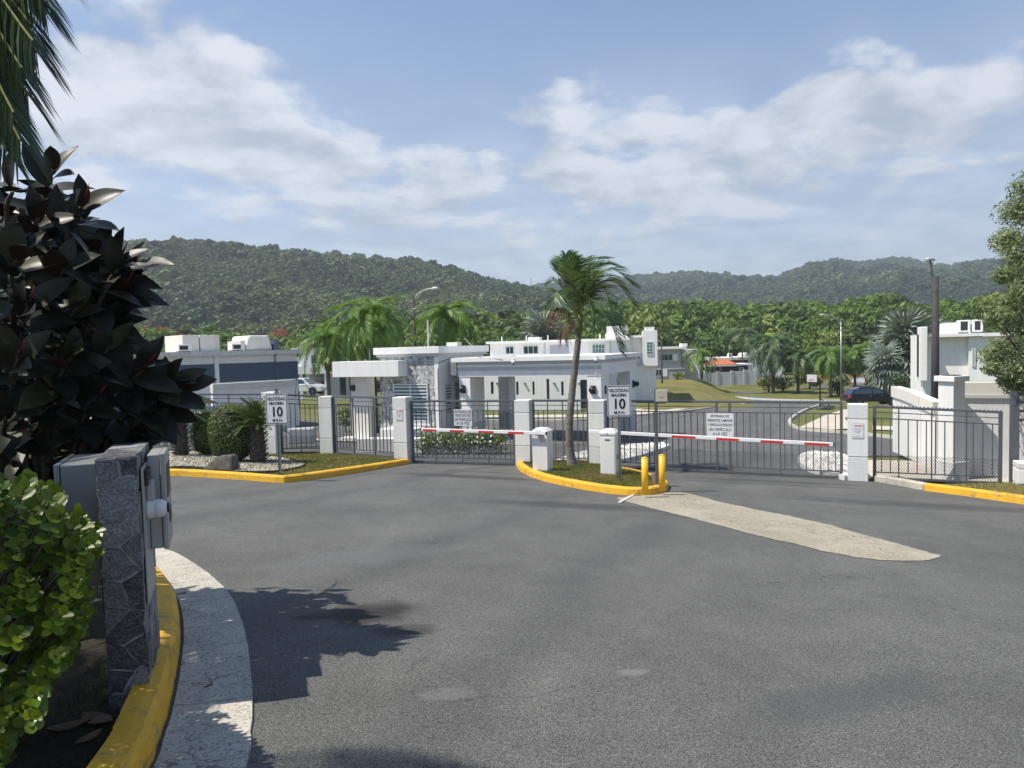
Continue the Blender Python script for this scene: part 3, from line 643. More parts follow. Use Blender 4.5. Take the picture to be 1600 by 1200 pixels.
def wire_mesh(L, z0, z1, dzdx, y=0.012, pitch=0.05, r=0.0038):
    vs_, fs = [], []; h = z1 - z0; run = h * 0.62; k = -run
    while k < L:
        for sg in (1, -1):
            xa, xb = (k, k + run) if sg == 1 else (k + run, k); za, zb = z0, z1
            # clip to [0, L]
            def clip(xa, za, xb, zb):
                if xa > xb: xa, za, xb, zb = xb, zb, xa, za
                if xb <= 0 or xa >= L: return None
                if xa < 0: za = za + (zb - za) * (0 - xa) / (xb - xa); xa = 0
                if xb > L: zb = za + (zb - za) * (L - xa) / (xb - xa); xb = L
                return xa, za, xb, zb
            c = clip(xa, za, xb, zb)
            if c:
                a = V((c[0], y, c[1] + dzdx * c[0])); b = V((c[2], y, c[3] + dzdx * c[2])); d = (b - a)
                if d.length > 0.01:
                    n = V((-d.z, 0, d.x)).normalized() * r; q = len(vs_); m = V((0, r, 0))
                    vs_ += [a + n, a - n, b - n, b + n, a - m, b - m]; fs += [(q, q + 1, q + 2, q + 3), (q, q + 4, q + 5, q + 3), (q + 1, q + 4, q + 5, q + 2)]
        k += pitch
    mb = MB(); mb.add(vs_, fs); return mb
def fence(name, label, cat, A, B, zA, zB, hA, hB=None, mids=(), pitch=0.14, stile=0.05, sill=True, mesh=True, spikes=True, extra_mids=(), group=None):
    hB = hB if hB is not None else hA; A = V((A.x, A.y, zA)); d = V((B.x - A.x, B.y - A.y, 0)); L = d.length; rz = atan2(d.y, d.x)
    t = thing(name, label, cat, A, rz, group); sl = (zB - zA) / L; hs = (hB - hA) / L
    zb = lambda x, k=0.0: sl * x + k
    zt = lambda x, k=0.0: sl * x + hA + hs * x + k
    g = M['gate']
    for x in (stile / 2, L - stile / 2): MB().box(x - stile / 2, x + stile / 2, -stile / 2, stile / 2, zb(x, 0.02), zt(x)).build('post', g, t)
    def rail(k, th, w, top=True, nm='rail'):
        f_ = zt if top else zb; MB().bar((stile, 0, f_(stile, k)), (L - stile, 0, f_(L - stile, k)), w, th).build(nm, g, t)
    rail(-0.02, 0.045, 0.044); rail(-0.135, 0.018, 0.022); rail(-0.265, 0.024, 0.028); rail(0.17, 0.024, 0.028, False)
    if sill: rail(0.045, 0.045, 0.046, False)
    for m in mids: x = L * m; MB().box(x - .012, x + .012, -.019, .019, zb(x, 0.02), zt(x, -0.04)).build('post', g, t)
    for m in extra_mids: x = L * m; MB().box(x - .025, x + .025, -.0235, .0235, zb(x, 0.02), zt(x, -0.04)).build('post', g, t)
    hb = hA - 0.27 - 0.165; bar = MB().box(-.0105, .0105, -.0105, .0105, 0, 1).mesh('bar', g); nb = int(L / pitch)
    for i in range(1, nb):
        x = L * i / nb
        if any(abs(x - L * m) < pitch * 0.42 for m in tuple(mids) + tuple(extra_mids)): continue
        link('bar', bar, t, (x, 0, zb(x, 0.165)), (0, 0, 0), (1, 1, hA + hs * x - 0.27 - 0.165))
    if mesh:
        o = wire_mesh(L, 0.05, 0.55, sl).build('wire_mesh', g, t); o['kind'] = 'stuff'
    if spikes:
        mb = MB(); n = int(L / 0.07)
        for i in range(n):
            x = L * (i + 0.5) / n; z = zt(x, 0.0025); mb.add([(x - .03, -.006, z), (x + .03, -.006, z), (x + .03, .006, z), (x - .03, .006, z), (x + .012, -.003, z + .032), (x + .012, .003, z + .032)], [(0, 1, 4), (2, 3, 5), (1, 2, 5, 4), (3, 0, 4, 5)])
        o = mb.build('spike_strip', M['galv'], t); o['kind'] = 'stuff'
    return t
def dirv(a, b): d = V((b.x - a.x, b.y - a.y, 0)); return d.normalized()
hw = 0.23
d23 = dirv(P2w, P3w); a_, b_ = P2w + d23 * hw, P3w - d23 * (hw + 0.01)
gz = lambda p: G(p.x, p.y)
gate1 = fence('visitor_gate', 'grey steel visitor gate behind the left barrier arm', 'gate', a_, b_, gz(a_) - .0, gz(b_), at(646, 626, a_.y).z - gz(a_), at(808, 625.5, b_.y).z - gz(b_), (0.235, 0.49, 0.745), 0.136, 0.06)
d45 = dirv(P4w, P5w); a_, b_ = P4w + d45 * hw, P5w - d45 * (hw + 0.06)
gate2 = fence('resident_gate', 'wide grey steel sliding gate behind the long barrier arm', 'gate', a_, b_, gz(a_), gz(b_), at(952, 625.5, a_.y).z - gz(a_), at(1317, 628, b_.y).z - gz(b_), (0.2, 0.76), 0.15, 0.06, extra_mids=(0.50, 0.555))
A45 = a_; B45 = b_
d34 = dirv(P3w, P4w); a_, b_ = P3w + d34 * hw, P4w - d34 * hw
fence('steel_fence', 'short grey steel fence panel behind the leaning palm trunk', 'fence', a_, b_, gz(a_) + .06, gz(b_) + .06, at(836, 625, a_.y).z - gz(a_) - .06, at(924, 625, b_.y).z - gz(b_) - .06, (0.27, 0.54, 0.8), 0.145, sill=False)
d12 = dirv(P1w, P2w); a_, b_ = P1w + d12 * hw, P2w - d12 * hw
fence('steel_fence', 'grey steel fence panel in front of the stone guardhouse canopy', 'fence', a_, b_, gz(a_) + .1, gz(b_) + .1, at(530, 618.5, a_.y).z - gz(a_) - .1, at(622, 621, b_.y).z - gz(b_) - .1, (0.33, 0.66), 0.14, 0.06)
d01 = dirv(P0w, P1w); a_, b_ = P0w + d01 * hw, P1w - d01 * hw
fence('steel_fence', 'grey steel fence panel between the left sign and its neighbouring pillar', 'fence', a_, b_, gz(a_) + .1, gz(b_) + .1, at(446, 615.5, a_.y).z - gz(a_) - .1, at(505, 618.5, b_.y).z - gz(b_) - .1, (0.5,), 0.13)
fl = V((-12.6, 21.6, 0)); b_ = P0w - V((.25, 0, 0))
fence('steel_fence', 'long grey steel fence behind the round hedge and sago palms', 'fence', fl, b_, gz(fl) + .1, gz(b_) + .1, at(270, 613, fl.y).z - gz(fl) - .1, at(425, 615, b_.y).z - gz(b_) - .1, (0.2, 0.4, 0.6, 0.8), 0.13)
a_ = P5w + TX * 0.30; b_ = ps(1566, 700, 17.15); b_ = V((b_.x, b_.y, 0)); a_ = V((a_.x, a_.y, 0))
fence('steel_fence', 'grey steel fence panel in front of the white curved wall', 'fence', a_, b_, gz(a_) + 0.02, gz(b_) + .02, at(1364, 634, a_.y).z - gz(a_) - .02, at(1567, 643, b_.y).z - gz(b_) - .02, (0.21, 0.47, 0.735), 0.158, 0.065)
# tall end post and the taller panel cut by the frame
q = ps(1584, 765, 17.0); tp_ = at(1584, 611, q.y).z
t = thing('tall_fence', 'taller grey steel fence at the right edge of the picture', 'fence', (q.x, q.y, gz(q)), RZ); H = tp_ - gz(q)
MB().box(-.075, .075, -.06, .06, 0, H).build('post', M['gate'], t, bevel=.006)
for k, hh in enumerate((H - .05, H - .22, H - .40, H - .58, .2)): MB().bar((.076, 0, hh), (2.2, 0, hh - .02), .035, .05).build('rail', M['gate'], t)
for k in range(13): MB().box(.24 + k * .15 - .009, .24 + k * .15 + .009, -.009, .009, .21, H - .60).build('bar', M['gate'], t)

# ------------------------------------------------------------------ signs
def speed_sign(label, base, cx, cy, d, topy):
    p = at(cx, cy, d); t = thing('speed_sign', label, 'sign', (base.x, base.y, base.z - .05), radians(-6), 'speed limit signs')
    H = p.z - base.z + .05; x0 = 0.0
    zt = at(cx, topy, d).z - base.z + .05
    mb = MB(); mb.box(-.028, .028, .006, .018, 0, zt); mb.box(-.03, -.024, -.012, .006, 0, zt); mb.box(.024, .03, -.012, .006, 0, zt); mb.build('post', M['galv'], t)
    pl = rounded_plate(.457, .61, .035, -.020, -.0135).build('plate', M['sign'], t, loc=(p.x - base.x, 0, H))
    pz = pl
    plate_border(.437, .59, .03, .014, -.0215).build('border', M['ink'], pl)
    text_part('VELOCIDAD', .086, M['ink'], pl, (0, -.0222, .203), sx=.80, bold=.0015, maxw=.385); text_part('MAXIMA', .086, M['ink'], pl, (0, -.0222, .113), sx=.90, bold=.0015)
    text_part('10', .27, M['ink'], pl, (0, -.0222, -.065), sx=.92, bold=.007); text_part('M.P.H.', .085, M['ink'], pl, (0.01, -.0222, -.228), sx=.95, bold=.0015)
    for z in (.26, -.26):
        MB().lathe([(.009, 0), (.009, .004), (.004, .007)], 8, axis='y').build('bolt', M['galv'], pl, loc=(0, -.0275, z))
    return t
b = gp(969, 752, .115); speed_sign('speed limit sign in front of the right barrier cabinet', b, 967, 626.5, b.y, 590)
b = gp(438, 743, .115); speed_sign('speed limit sign beside the sago palm on the left island', b, 433, 639, b.y, 607)
def gate_sign(label, parent_pt, rz, w, h, lines, sz):
    t = thing('notice_sign', label, 'sign', parent_pt, rz)
    MB().box(-w / 2, w / 2, -.004, .004, -h / 2, h / 2).build('plate', M['sign'], t, bevel=.0015)
    for i, (s, z, k) in enumerate(lines): text_part(s, sz * k, M['ink'], t, (0, -.0052, z * h), sx=.80, bold=.0012, maxw=w * .92)
    for sx_ in (-1, 1):
        for sz_ in (-1, 1): MB().lathe([(.006, 0), (.006, .003)], 6, axis='y').build('rivet', M['galv'], t, loc=(sx_ * (w / 2 - .03), -.0075, sz_ * (h / 2 - .02)))
    return t
def on_line(px, py, A, B, off=0.0):     # point where the view ray meets the vertical plane through A-B
    d = dirv(A, B); n = V((-d.y, d.x, 0)); v = ray(px, py); k = ((A - n * off) - CAM).dot(n) / v.dot(n); return CAM + v * k
A1, B1 = P2w + d23 * hw, P3w - d23 * hw
gate_sign('white notice for visitors hung on the left gate', on_line(723.5, 652.5, A1, B1, .035), atan2(d23.y, d23.x), .50, .44, (('ENTRADA DE', .34, 1), ('VISITANTES', .115, 1), ('UN VEHICULO', -.115, 1), ('A LA VEZ', -.34, 1)), .108)
gate_sign('white notice for residents and trucks hung on the wide gate', on_line(1125, 664, P4w, P5w, .035), atan2(d45.y, d45.x), .62, .56, (('ENTRADA DE', .37, .82), ('RESIDENTES, CAMIONES', .185, .82), ('Y VEHÍCULOS PESADOS', 0, .82), ('UN VEHÍCULO', -.20, .95), ('A LA VEZ', -.38, .95)), .105)
def aviso(label, pil, px, py, pw, w=.21, h=.30):
    rz = pil.rotation_euler[2]; n = V((sin(rz), -cos(rz), 0)); c = V((pw.x, pw.y, at(px, py, pw.y - .2).z)) + n * .204
    t = thing('notice_sign', label, 'sign', c, rz, 'small AVISO notices on pillars')
    rounded_plate(w, h, .014, -.006, 0).build('plate', M['sign'], t); plate_border(w - .012, h - .012, .01, .003, -.0066).build('border', M['ink'], t)
    text_part('AVISO', .052, M['inkred'], t, (.025, -.0068, h * .31), bold=.002); text_part('Esta facilidades', .024, M['ink'], t, (0, -.0068, h * .11), maxw=w * .85); text_part('son vigiladas', .024, M['ink'], t, (0, -.0068, -.01)); text_part('24 HRS.', .026, M['ink'], t, (0, -.0068, -.045))
    MB().bar((-.07, -.0066, h * .30), (-.035, -.0066, h * .35), .001, .012).build('emblem', M['ink'], t); MB().box(-w * .38, w * .38, -.0068, -.006, -h * .38, -h * .365).build('rule', M['ink'], t)
aviso('small notice with red heading on the left gate pillar', pil2, 630, 648, P2w)
aviso('small notice with red heading on the pillar right of the wide gate', pil5, 1340.5, 673, P5w, .235, .33)

# ------------------------------------------------------------------ barriers
def barrier(label_c, base, rz, w, d, H, arm_a, arm_b, arm_off, tail, stripes, lock=False):
    t = thing('barrier_gate', label_c, 'barrier', (base.x, base.y, base.z - .03), rz, 'parking barriers')
    MB().box(-w / 2, w / 2, -d / 2, d / 2, 0, H - .12).build('cabinet', M['cab'], t, bevel=.006)
    if lock:
        MB().box(-w / 2 + .022, w / 2 - .022, -d / 2 - .006, -d / 2 - .001, .05, H - .17).build('door', M['cab'], t, bevel=.002)
        MB().box(-.055, .055, -d / 2 - .010, -d / 2 - .0065, H - .235, H - .21).build('label_plate', M['black'], t); MB().box(w / 2 + .0005, w / 2 + .008, -.03, .03, H * .36, H * .46).build('vent', M['black'], t)
    k = .03
    MB().hexa([(-w / 2 - .012, -d / 2 - .012, H - .118), (w / 2 + .012, -d / 2 - .012, H - .118), (w / 2 + .012, d / 2 + .012, H - .118), (-w / 2 - .012, d / 2 + .012, H - .118)],
              [(-w / 2 - .012, -d / 2 - .012, H - .07), (w / 2 + .012, -d / 2 - .012, H - .07), (w / 2 + .012, d / 2 + .012, H - .07), (-w / 2 - .012, d / 2 + .012, H - .07)]).build('hood_skirt', M['cab'], t, bevel=.004)
    MB().hexa([(-w / 2 - .012, -d / 2 - .012, H - .0695), (w / 2 + .012, -d / 2 - .012, H - .0695), (w / 2 + .012, d / 2 + .012, H - .0695), (-w / 2 - .012, d / 2 + .012, H - .0695)],
              [(-w / 2 + .07, -d / 2 + .07, H), (w / 2 - .07, -d / 2 + .07, H), (w / 2 - .07, d / 2 - .07, H), (-w / 2 + .07, d / 2 - .07, H)]).build('hood', M['cab'], t, bevel=.004)
    if lock: MB().lathe([(.012, 0), (.012, .008)], 8, axis='y').build('lock', M['black'], t, loc=(0, -d / 2 - .018, H - .085))
    # arm, in local frame
    inv = Matrix.Rotation(-rz, 3, 'Z'); La, Lb = inv @ (arm_a - t.location), inv @ (arm_b - t.location); La.y = Lb.y = arm_off
    arm = MB().bar(La, Lb, .045, .074).build('arm', M['arm'], t, bevel=.008)
    dd = (Lb - La); ln = dd.length; u = dd.normalized(); up = V((0, -1, 0)).cross(u).normalized()
    if up.z < 0: up = -up
    for s0, s1 in stripes:
        a_, b_ = La + u * (ln * s0), La + u * (ln * s1); MB().bar(a_ - up * .010 + V((0, -.0245, 0)), b_ - up * .010 + V((0, -.0245, 0)), .003, .046).build('red_stripe', M['red'], arm)
    for e, s in ((La, -1), (Lb, 1)): MB().bar(e + u * s * .001, e + u * s * .02, .049, .078).build('end_cap', M['black'], arm)
    sg = -1 if arm_off < 0 else 1
    MB().box(-.06, .06, min(sg * d / 2, arm_off), max(sg * d / 2, arm_off), La.z - .05 if abs(La.x) < 1 else Lb.z - .05, (La.z if abs(La.x) < 1 else Lb.z) + .05).build('arm_bracket', M['galv'], t)
    if arm_off < 0:
        for kx in (.02, .09): MB().bar((kx, -d / 2 - .03, La.z - .05), (kx + .03, -d / 2 - .012, La.z - .22), .012).build('strut', M['galv'], t)
    return t
b1 = gp(848.5, 735, .115); s1 = s_of(b1); w1 = .42; H1 = at(848, 666, b1.y).z - b1.z
off = -.26
barrier('left barrier with striped arm across the visitor lane', b1, RZ, .36, .36, H1, ps(853, 677, s1 + off), ps(658.5, 671, s1 + off), off, 0, ((.985, .87), (.755, .64), (.52, .40), (.285, .165)))
b2 = gp(953.5, 741, .115); s2 = s_of(b2); H2 = at(953, 667.5, b2.y).z - b2.z
barrier('right barrier with long striped arm across the resident lane', b2, RZ, .33, .34, H2, ps(919.5, 674, s2 + .25), ps(1302, 694.5, s2 + .25), .25, 0, ((.985, .895), (.815, .73), (.645, .555), (.47, .37)), True)
# ------------------------------------------------------------------ bollards, reader post, small stuff on the island
for px, py, ty, lab in ((1008, 766, 714, 'left one of two yellow pipe bollards at the island tip'), (1035, 762.5, 710, 'right one of two yellow pipe bollards at the island tip')):
    q = gp(px, py, .13); r = .058; h = at(px, ty, q.y).z - q.z
    t = thing('bollard', lab, 'bollard', (q.x, q.y, q.z - .04), 0, 'yellow bollards')
    MB().lathe([(r, 0), (r, h + .02)], 18).build('pipe', M['yellowp'], t, True); MB().lathe([(r - .002, h + .0205), (r * .8, h + .036), (.004, h + .042)], 18).build('cap', M['yellowp'], t, True)
q = gp(1027, 759, .12); t = thing('reader_post', 'grey card reader post with tan box beside the yellow bollards', 'post', (q.x, q.y, q.z - .04), radians(-10)); h = at(1025.5, 607, q.y).z - q.z
MB().box(-.03, .03, -.03, .03, 0, h + .04).build('post', M['gate'], t, bevel=.004)
MB().box(-.005, .205, -.055, -.031, h - .20, h + .02).build('reader_box', M['tanbox'], t, bevel=.008)
MB().box(-.10, -.031, -.03, .03, .08, .26).build('junction_box', M['galv'], t, bevel=.004); MB().box(-.07, .07, -.06, .06, .03, .052).build('base_plate', M['galv'], t)
mb = MB(); 
for k in range(8): a = -.9 + k * .225 + .11; mb.bar((.10 + .05 * sin(a - .11), -.057, h - .09 - .03 * cos(a - .11)), (.10 + .05 * sin(a + .11), -.057, h - .09 - .03 * cos(a + .11)), .002, .006)
mb.build('smile_mark', M['ink'], t['x'] if 'x' in t else t)
q = gp(985, 778); t = tag(MB().bar(V((gp(992, 773).x, gp(992, 773).y, gp(992, 773).z + .012)), V((gp(968, 786).x, gp(968, 786).y, gp(968, 786).z + .012)), .05, .016).build('wooden_lath', M['kerbwhite']), 'thin white lath lying across the tan concrete strip', 'lath')

# ================================================================== BUILDINGS
class Loc:
    """local building frame: x along the front, y into depth"""
    def __init__(s, o, rz): s.o = V(o); s.rz = rz; s.r = Matrix.Rotation(-rz, 3, 'Z'); s.R = Matrix.Rotation(rz, 3, 'Z')
    def l(s, p): return s.r @ (V(p) - s.o)
    def front(s, px, py, y=0.0):       # view ray meets local plane y
        v = s.r @ ray(px, py); c = s.r @ (CAM - s.o); k = (y - c.y) / v.y; return c + v * k
    def side(s, px, py, x=0.0):
        v = s.r @ ray(px, py); c = s.r @ (CAM - s.o); k = (x - c.x) / v.x; return c + v * k
def wall_lamp(parent, x, y, z, s=1.0, ax='y', sg=-1):
    mb = MB()
    if ax == 'y': mb.box(x - .07 * s, x + .07 * s, min(y + sg * .002, y + sg * .05 * s), max(y + sg * .002, y + sg * .05 * s), z - .11 * s, z + .11 * s); mb.lathe([(.03 * s, .05 * s * 1), (.085 * s, .09 * s), (.085 * s, .15 * s), (.03 * s, .2 * s)], 10, (x, y, z), 'y') if sg > 0 else mb.lathe([(.03 * s, -.05 * s), (.085 * s, -.09 * s), (.085 * s, -.15 * s), (.03 * s, -.2 * s)], 10, (x, y, z), 'y')
    else: mb.box(min(x + sg * .002, x + sg * .05 * s), max(x + sg * .002, x + sg * .05 * s), y - .07 * s, y + .07 * s, z - .11 * s, z + .11 * s); mb.lathe([(.03 * s, sg * .05 * s), (.085 * s, sg * .09 * s), (.085 * s, sg * .15 * s), (.03 * s, sg * .2 * s)], 10, (x, y, z), 'x')
    return mb.build('wall_lamp', M['black'], parent)
def dome_cam(parent, x, y, z):
    o = MB().bar((x, y, z + .16), (x, y - .12, z + .13), .03).build('security_camera', M['cab'], parent)
    MB().lathe([(.03, .08), (.07, .06), (.075, 0), (.05, -.04)], 10, (x, y - .13, z)).build('housing', M['cab'], o, True); MB().lathe([(.048, -.0405), (.04, -.07), (.012, -.09)], 10, (x, y - .13, z)).build('lens', M['black'], o, True)
    return o
def louver_window(parent, x0, x1, z0, z1, y, n, sg=-1, split=1):
    f = MB(); fw = .05
    f.box(x0, x1, y - .03, y + .03, z1 - fw, z1); f.box(x0, x1, y - .03, y + .03, z0, z0 + fw); f.box(x0, x0 + fw, y - .03, y + .03, z0 + fw, z1 - fw); f.box(x1 - fw, x1, y - .03, y + .03, z0 + fw, z1 - fw)
    for k in range(1, split + 1 - 0):
        if k < split: xm = lerp(x0, x1, k / split); f.box(xm - fw / 2, xm + fw / 2, y - .03, y + .03, z0 + fw, z1 - fw)
    w = f.build('window', M['louver'], parent)
    MB().box(x0 + fw, x1 - fw, y + .02, y + .026, z0 + fw, z1 - fw).build('pane', M['teal'], w)
    for i in range(n):
        z = lerp(z0 + fw, z1 - fw, (i + .5) / n); h = (z1 - z0 - 2 * fw) / n
        MB().bar((x0 + fw + .002, y - .015, z - h * .1), (x1 - fw - .002, y - .015, z - h * .1), .045, h * .42).build('louver', M['louver'], w)
    return w
def window(parent, x0, x1, z0, z1, y, nx=2, glass='glass', fw=.06, nz=1, mat='louver'):
    f = MB(); d0, d1 = y - .045, y + .02
    f.box(x0, x1, d0, d1, z1 - fw, z1); f.box(x0, x1, d0, d1, z0, z0 + fw); f.box(x0, x0 + fw, d0, d1, z0 + fw, z1 - fw); f.box(x1 - fw, x1, d0, d1, z0 + fw, z1 - fw)
    for k in range(1, nx): xm = lerp(x0, x1, k / nx); f.box(xm - fw * .4, xm + fw * .4, d0, d1, z0 + fw, z1 - fw)
    w = f.build('window', M[mat], parent)
    for k in range(1, nz): zm = lerp(z0, z1, k / nz); MB().box(x0 + fw, x1 - fw, y - .034, y - .012, zm - .02, zm + .02).build('muntin', M[mat], w)
    for k in range(nx): MB().box(lerp(x0 + fw, x1 - fw, k / nx) + .002, lerp(x0 + fw, x1 - fw, (k + 1) / nx) - .002, y - .010, y - .004, z0 + fw, z1 - fw).build('pane', M[glass], w)
    return w

# ---- guardhouse: stone block, canopy on a column, portico over the lane
def guardhouse():
    S0 = 24.3; c = ps(686, 640, S0); O = V((c.x, c.y, Gs(S0) - .1)); q = Loc(O, RZ)
    T = thing('guardhouse', 'white guardhouse with grey stone wall, flat canopy and drive-through portico', 'guardhouse', O, RZ)
    xl = q.front(592, 600).x; zt = q.front(686, 541).z; zb1 = q.front(686, 552).z; zb2 = q.front(686, 556.5).z; D = 4.2
    MB().box(xl + .12, -.004, .10, D, 0, zb2).build('wall', M['white'], T)
    MB().box(xl + .06, -.14, 0, .097, 0, zb2 - .004).build('stone_cladding', M['stonewall'], T)
    MB().box(-.137, .06, -.02, .097, 0, zb2 - .004).build('corner_trim', M['white'], T)
    MB().box(xl - .02, .10, -.10, D + .1, zb2, zb1 - .004).build('cornice', M['lightgrey'], T)
    MB().box(xl - .10, .18, -.18, D + .2, zb1, zt).build('parapet', M['white'], T, bevel=.015)
    # front louvre window
    a, b = q.front(615, 600), q.front(669, 602); zz = q.front(640, 661).z
    louver_window(T, a.x, b.x, zz, a.z, -.032, 11, split=2)
    MB().box(a.x - .05, b.x + .05, -.09, -.004, zz - .09, zz - .01).build('sill', M['white'], T)
    # right return: louvre window and door
    y0, y1 = q.side(694.5, 620, 0).y, q.side(705, 620, 0).y; z1, z0 = q.side(700, 600, 0).z, q.side(700, 646, 0).z
    w = MB(); 
    for (u0, u1, v0, v1) in ((y0, y1, z1 - .05, z1), (y0, y1, z0, z0 + .05), (y0, y0 + .06, z0 + .05, z1 - .05), (y1 - .06, y1, z0 + .05, z1 - .05)): w.box(.0, .04, u0, u1, v0, v1)
    w = w.build('window', M['louver'], T); MB().box(.002, .008, y0 + .06, y1 - .06, z0 + .05, z1 - .05).build('pane', M['dark'], w)
    for i in range(9): zc = lerp(z0 + .05, z1 - .05, (i + .5) / 9); MB().box(.012, .036, y0 + .062, y1 - .062, zc - .03, zc + .035).build('louver', M['louver'], w)
    yd = q.side(712, 620, 0).y; d = MB().box(.0, .045, yd, yd + .95, .1, 2.3).build('door', simple('green_door', (.13, .19, .18), .4), T); MB().box(.046, .09, yd + .1, yd + .14, 1.05, 1.15).build('handle', M['galv'], d)
    # conduit
    MB().tube([(.03, -.05, 0.3), (.03, -.05, zb2 - .6), (.06, .0, zb2 - .25), (.5, .4, zb2 - .05)], .02, 6).build('conduit', M['gate'], T)
    # canopy on the left
    xr = q.front(637, 580).x; yf = q.side(622.5, 580, xr).y; cx0 = q.front(519, 576, yf).x; z1 = q.front(622, 563.5, yf).z; z0 = q.front(622, 588.5, yf).z
    MB().box(cx0, xr, yf, -.002, z0, z1).build('canopy', M['white'], T, bevel=.012)
    yc = yf + .55; u0, u1 = q.front(548.5, 620, yc).x, q.front(575, 620, yc).x
    MB().box(u0, u1, yc, yc + .5, .0, z0 - .002).build('canopy_column', M['cream'], T, bevel=.012); zl = q.front(553, 606, yc).z; wall_lamp(T, u0 + .14, yc, zl, 1.1)
    MB().tube([(u0 - .25, yc + .3, 0), (u0 - .25, yc + .3, z0 - .002)], .035, 8).build('post', M['gate'], T)
    # portico
    pf = q.l(ps(930, 590, 24.75)).y; xa = q.front(716.5, 600, pf).x; xb = q.front(940, 600, pf).x; zt2 = q.front(930, 555, pf - .2).z; zo = q.front(800, 588, pf).z
    PD = 5.4; H = zt2 - zo
    MB().box(xa - .02, xb + .02, pf + .02, pf + PD - .02, zo + .001, zt2 - .30).build('portico_slab', M['white'], T)
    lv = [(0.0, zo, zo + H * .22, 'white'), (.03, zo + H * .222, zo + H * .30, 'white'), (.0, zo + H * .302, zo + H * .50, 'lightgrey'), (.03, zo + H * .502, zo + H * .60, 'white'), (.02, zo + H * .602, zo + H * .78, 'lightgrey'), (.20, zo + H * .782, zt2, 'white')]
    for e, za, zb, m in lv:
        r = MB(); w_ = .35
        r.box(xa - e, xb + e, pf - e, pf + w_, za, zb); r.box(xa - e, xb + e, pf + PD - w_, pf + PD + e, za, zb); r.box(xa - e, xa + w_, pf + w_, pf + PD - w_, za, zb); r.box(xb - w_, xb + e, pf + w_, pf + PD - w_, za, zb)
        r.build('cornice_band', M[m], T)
    cw = .5
    for nm, x0, x1, y0, y1 in (('c', xa + .02, q.front(735, 620, pf).x, pf + .02, pf + 1.3), ('c', q.front(918, 620, pf).x, xb - .02, pf + .02, pf + .85), ('c', xb - .55, xb - .02, pf + PD - 1.0, pf + PD - .02)):
        o = MB().box(x0, x1, y0, y1, 0, zo - .002).build('column', M['white'], T, bevel=.01)
        MB().box(x0 - .02, x1 + .02, y0 - .02, y1 + .02, 0, .75).build('column_base', M['lightgrey'], o)
    yb = pf + PD - 1.0; x0 = q.front(779, 620, yb).x; o = MB().box(x0, q.front(795, 620, yb).x, yb, yb + .8, 0, zo - .002).build('column', M['white'], T, bevel=.01); MB().box(x0 - .02, q.front(795, 620, yb).x + .02, yb - .02, yb + .82, 0, .75).build('column_base', M['lightgrey'], o)
    # link roof between block and portico
    MB().box(.19, xa - .21, pf + .25, pf + 2.2, zo + .05, zt2 - .08).build('link_beam', M['white'], T)
    for px, py in ((724, 608), (927, 609)): p = q.front(px, py, pf + .02); wall_lamp(T, p.x, pf + .02, p.z, 1.35)
    for px, py in ((946, 609), (988, 600)): p = q.side(px, py, xb - .02); wall_lamp(T, xb - .02, p.y if px < 980 else pf + PD - .5, p.z, 1.35, 'x', 1)
    for px, py in ((804, 566.5), (933, 563)): p = q.front(px, py, pf - .2); dome_cam(T, p.x, pf - .2, p.z)
    p = q.side(990, 558, xb + .2); dome_cam(T, xb + .1, pf + PD + .3, p.z)
    MB().tube([(xa + .9, pf + .3, zt2), (xa + .95, pf - .16, zt2 + .02), (xa + 2.0, pf - .21, zt2 - .1)], .008, 5).build('cable', M['black'], T)
    MB().tube([(xb - .2, pf - .026, zo + .05), (xb - .2, pf - .026, zt2 - .3)], .02, 6).build('conduit', M['white'], T)
    p = q.front(668, 500, 1.5); MB().tube([(p.x, 1.5, zt), (p.x, 1.5, p.z)], .035, 6).build('antenna_mast', M['lamp'], T)
    MB().box(-.6, -.1, 1.9, 2.3, zt, zt + .16).build('roof_box', M['offwhite'], T)
    # plinth under canopy and wall
    MB().box(cx0 + .1, .0, yf - .2, -.01, -.05, .16).build('plinth', M['white'], T)
    return T, q, xa, xb, pf, PD, yf
GH = guardhouse()
q = GH[1]
# white low walls and kerbed gravel beside the lanes
pA = [q.R @ V(p) + q.o for p in ((-4.6, GH[6] - 1.6, 0), (-0.4, GH[6] - 1.0, 0), (3.2, -1.6, 0), (3.4, -.9, 0), (.3, -.1, 0), (-4.8, GH[6] - .4, 0))]
sheet('gravel_bed', pA, 0.05, M['gravelbed'])
o = MB().box(0, 2.3, 0, .3, -.1, .42).build('low_wall', M['white'], None, bevel=.02, loc=gp(556, 706), rot=(0, 0, RZ + .25)); tag(o, 'low white wall at the foot of the guardhouse canopy', 'wall')
o = MB().box(0, 1.25, 0, .8, -.1, .62).build('white_block', M['white'], None, bevel=.02, loc=gp(571, 704) + SX * .9, rot=(0, 0, RZ)); tag(o, 'squat white block beside the guardhouse canopy column', 'block')
# median beds right of the portico and right by the wide gate
def bed(name, px, mat='gravelbed', dz=.10, kerb='kerbwhite'):
    P = P3d(px); kerb_struct(name + '_kerb', P, M[kerb], 3, True, [(0, -.1), (.01, .11), (.10, .12), (.11, -.05)]); c = catmull(P, 3, True); sheet(name, offset_path(c, .09, True), dz, M[mat]); return offset_path(c, .12, True)
bed_a = bed('median_bed', [(868, 727), (920, 728.5), (975, 723), (1018, 711), (1046, 700.5), (1034, 697.5), (985, 700), (930, 706), (890, 716)])
bed_b = bed('corner_bed', [(1246, 722), (1262, 737), (1300, 746), (1326, 750), (1330, 730), (1322, 716), (1280, 712), (1255, 713)])

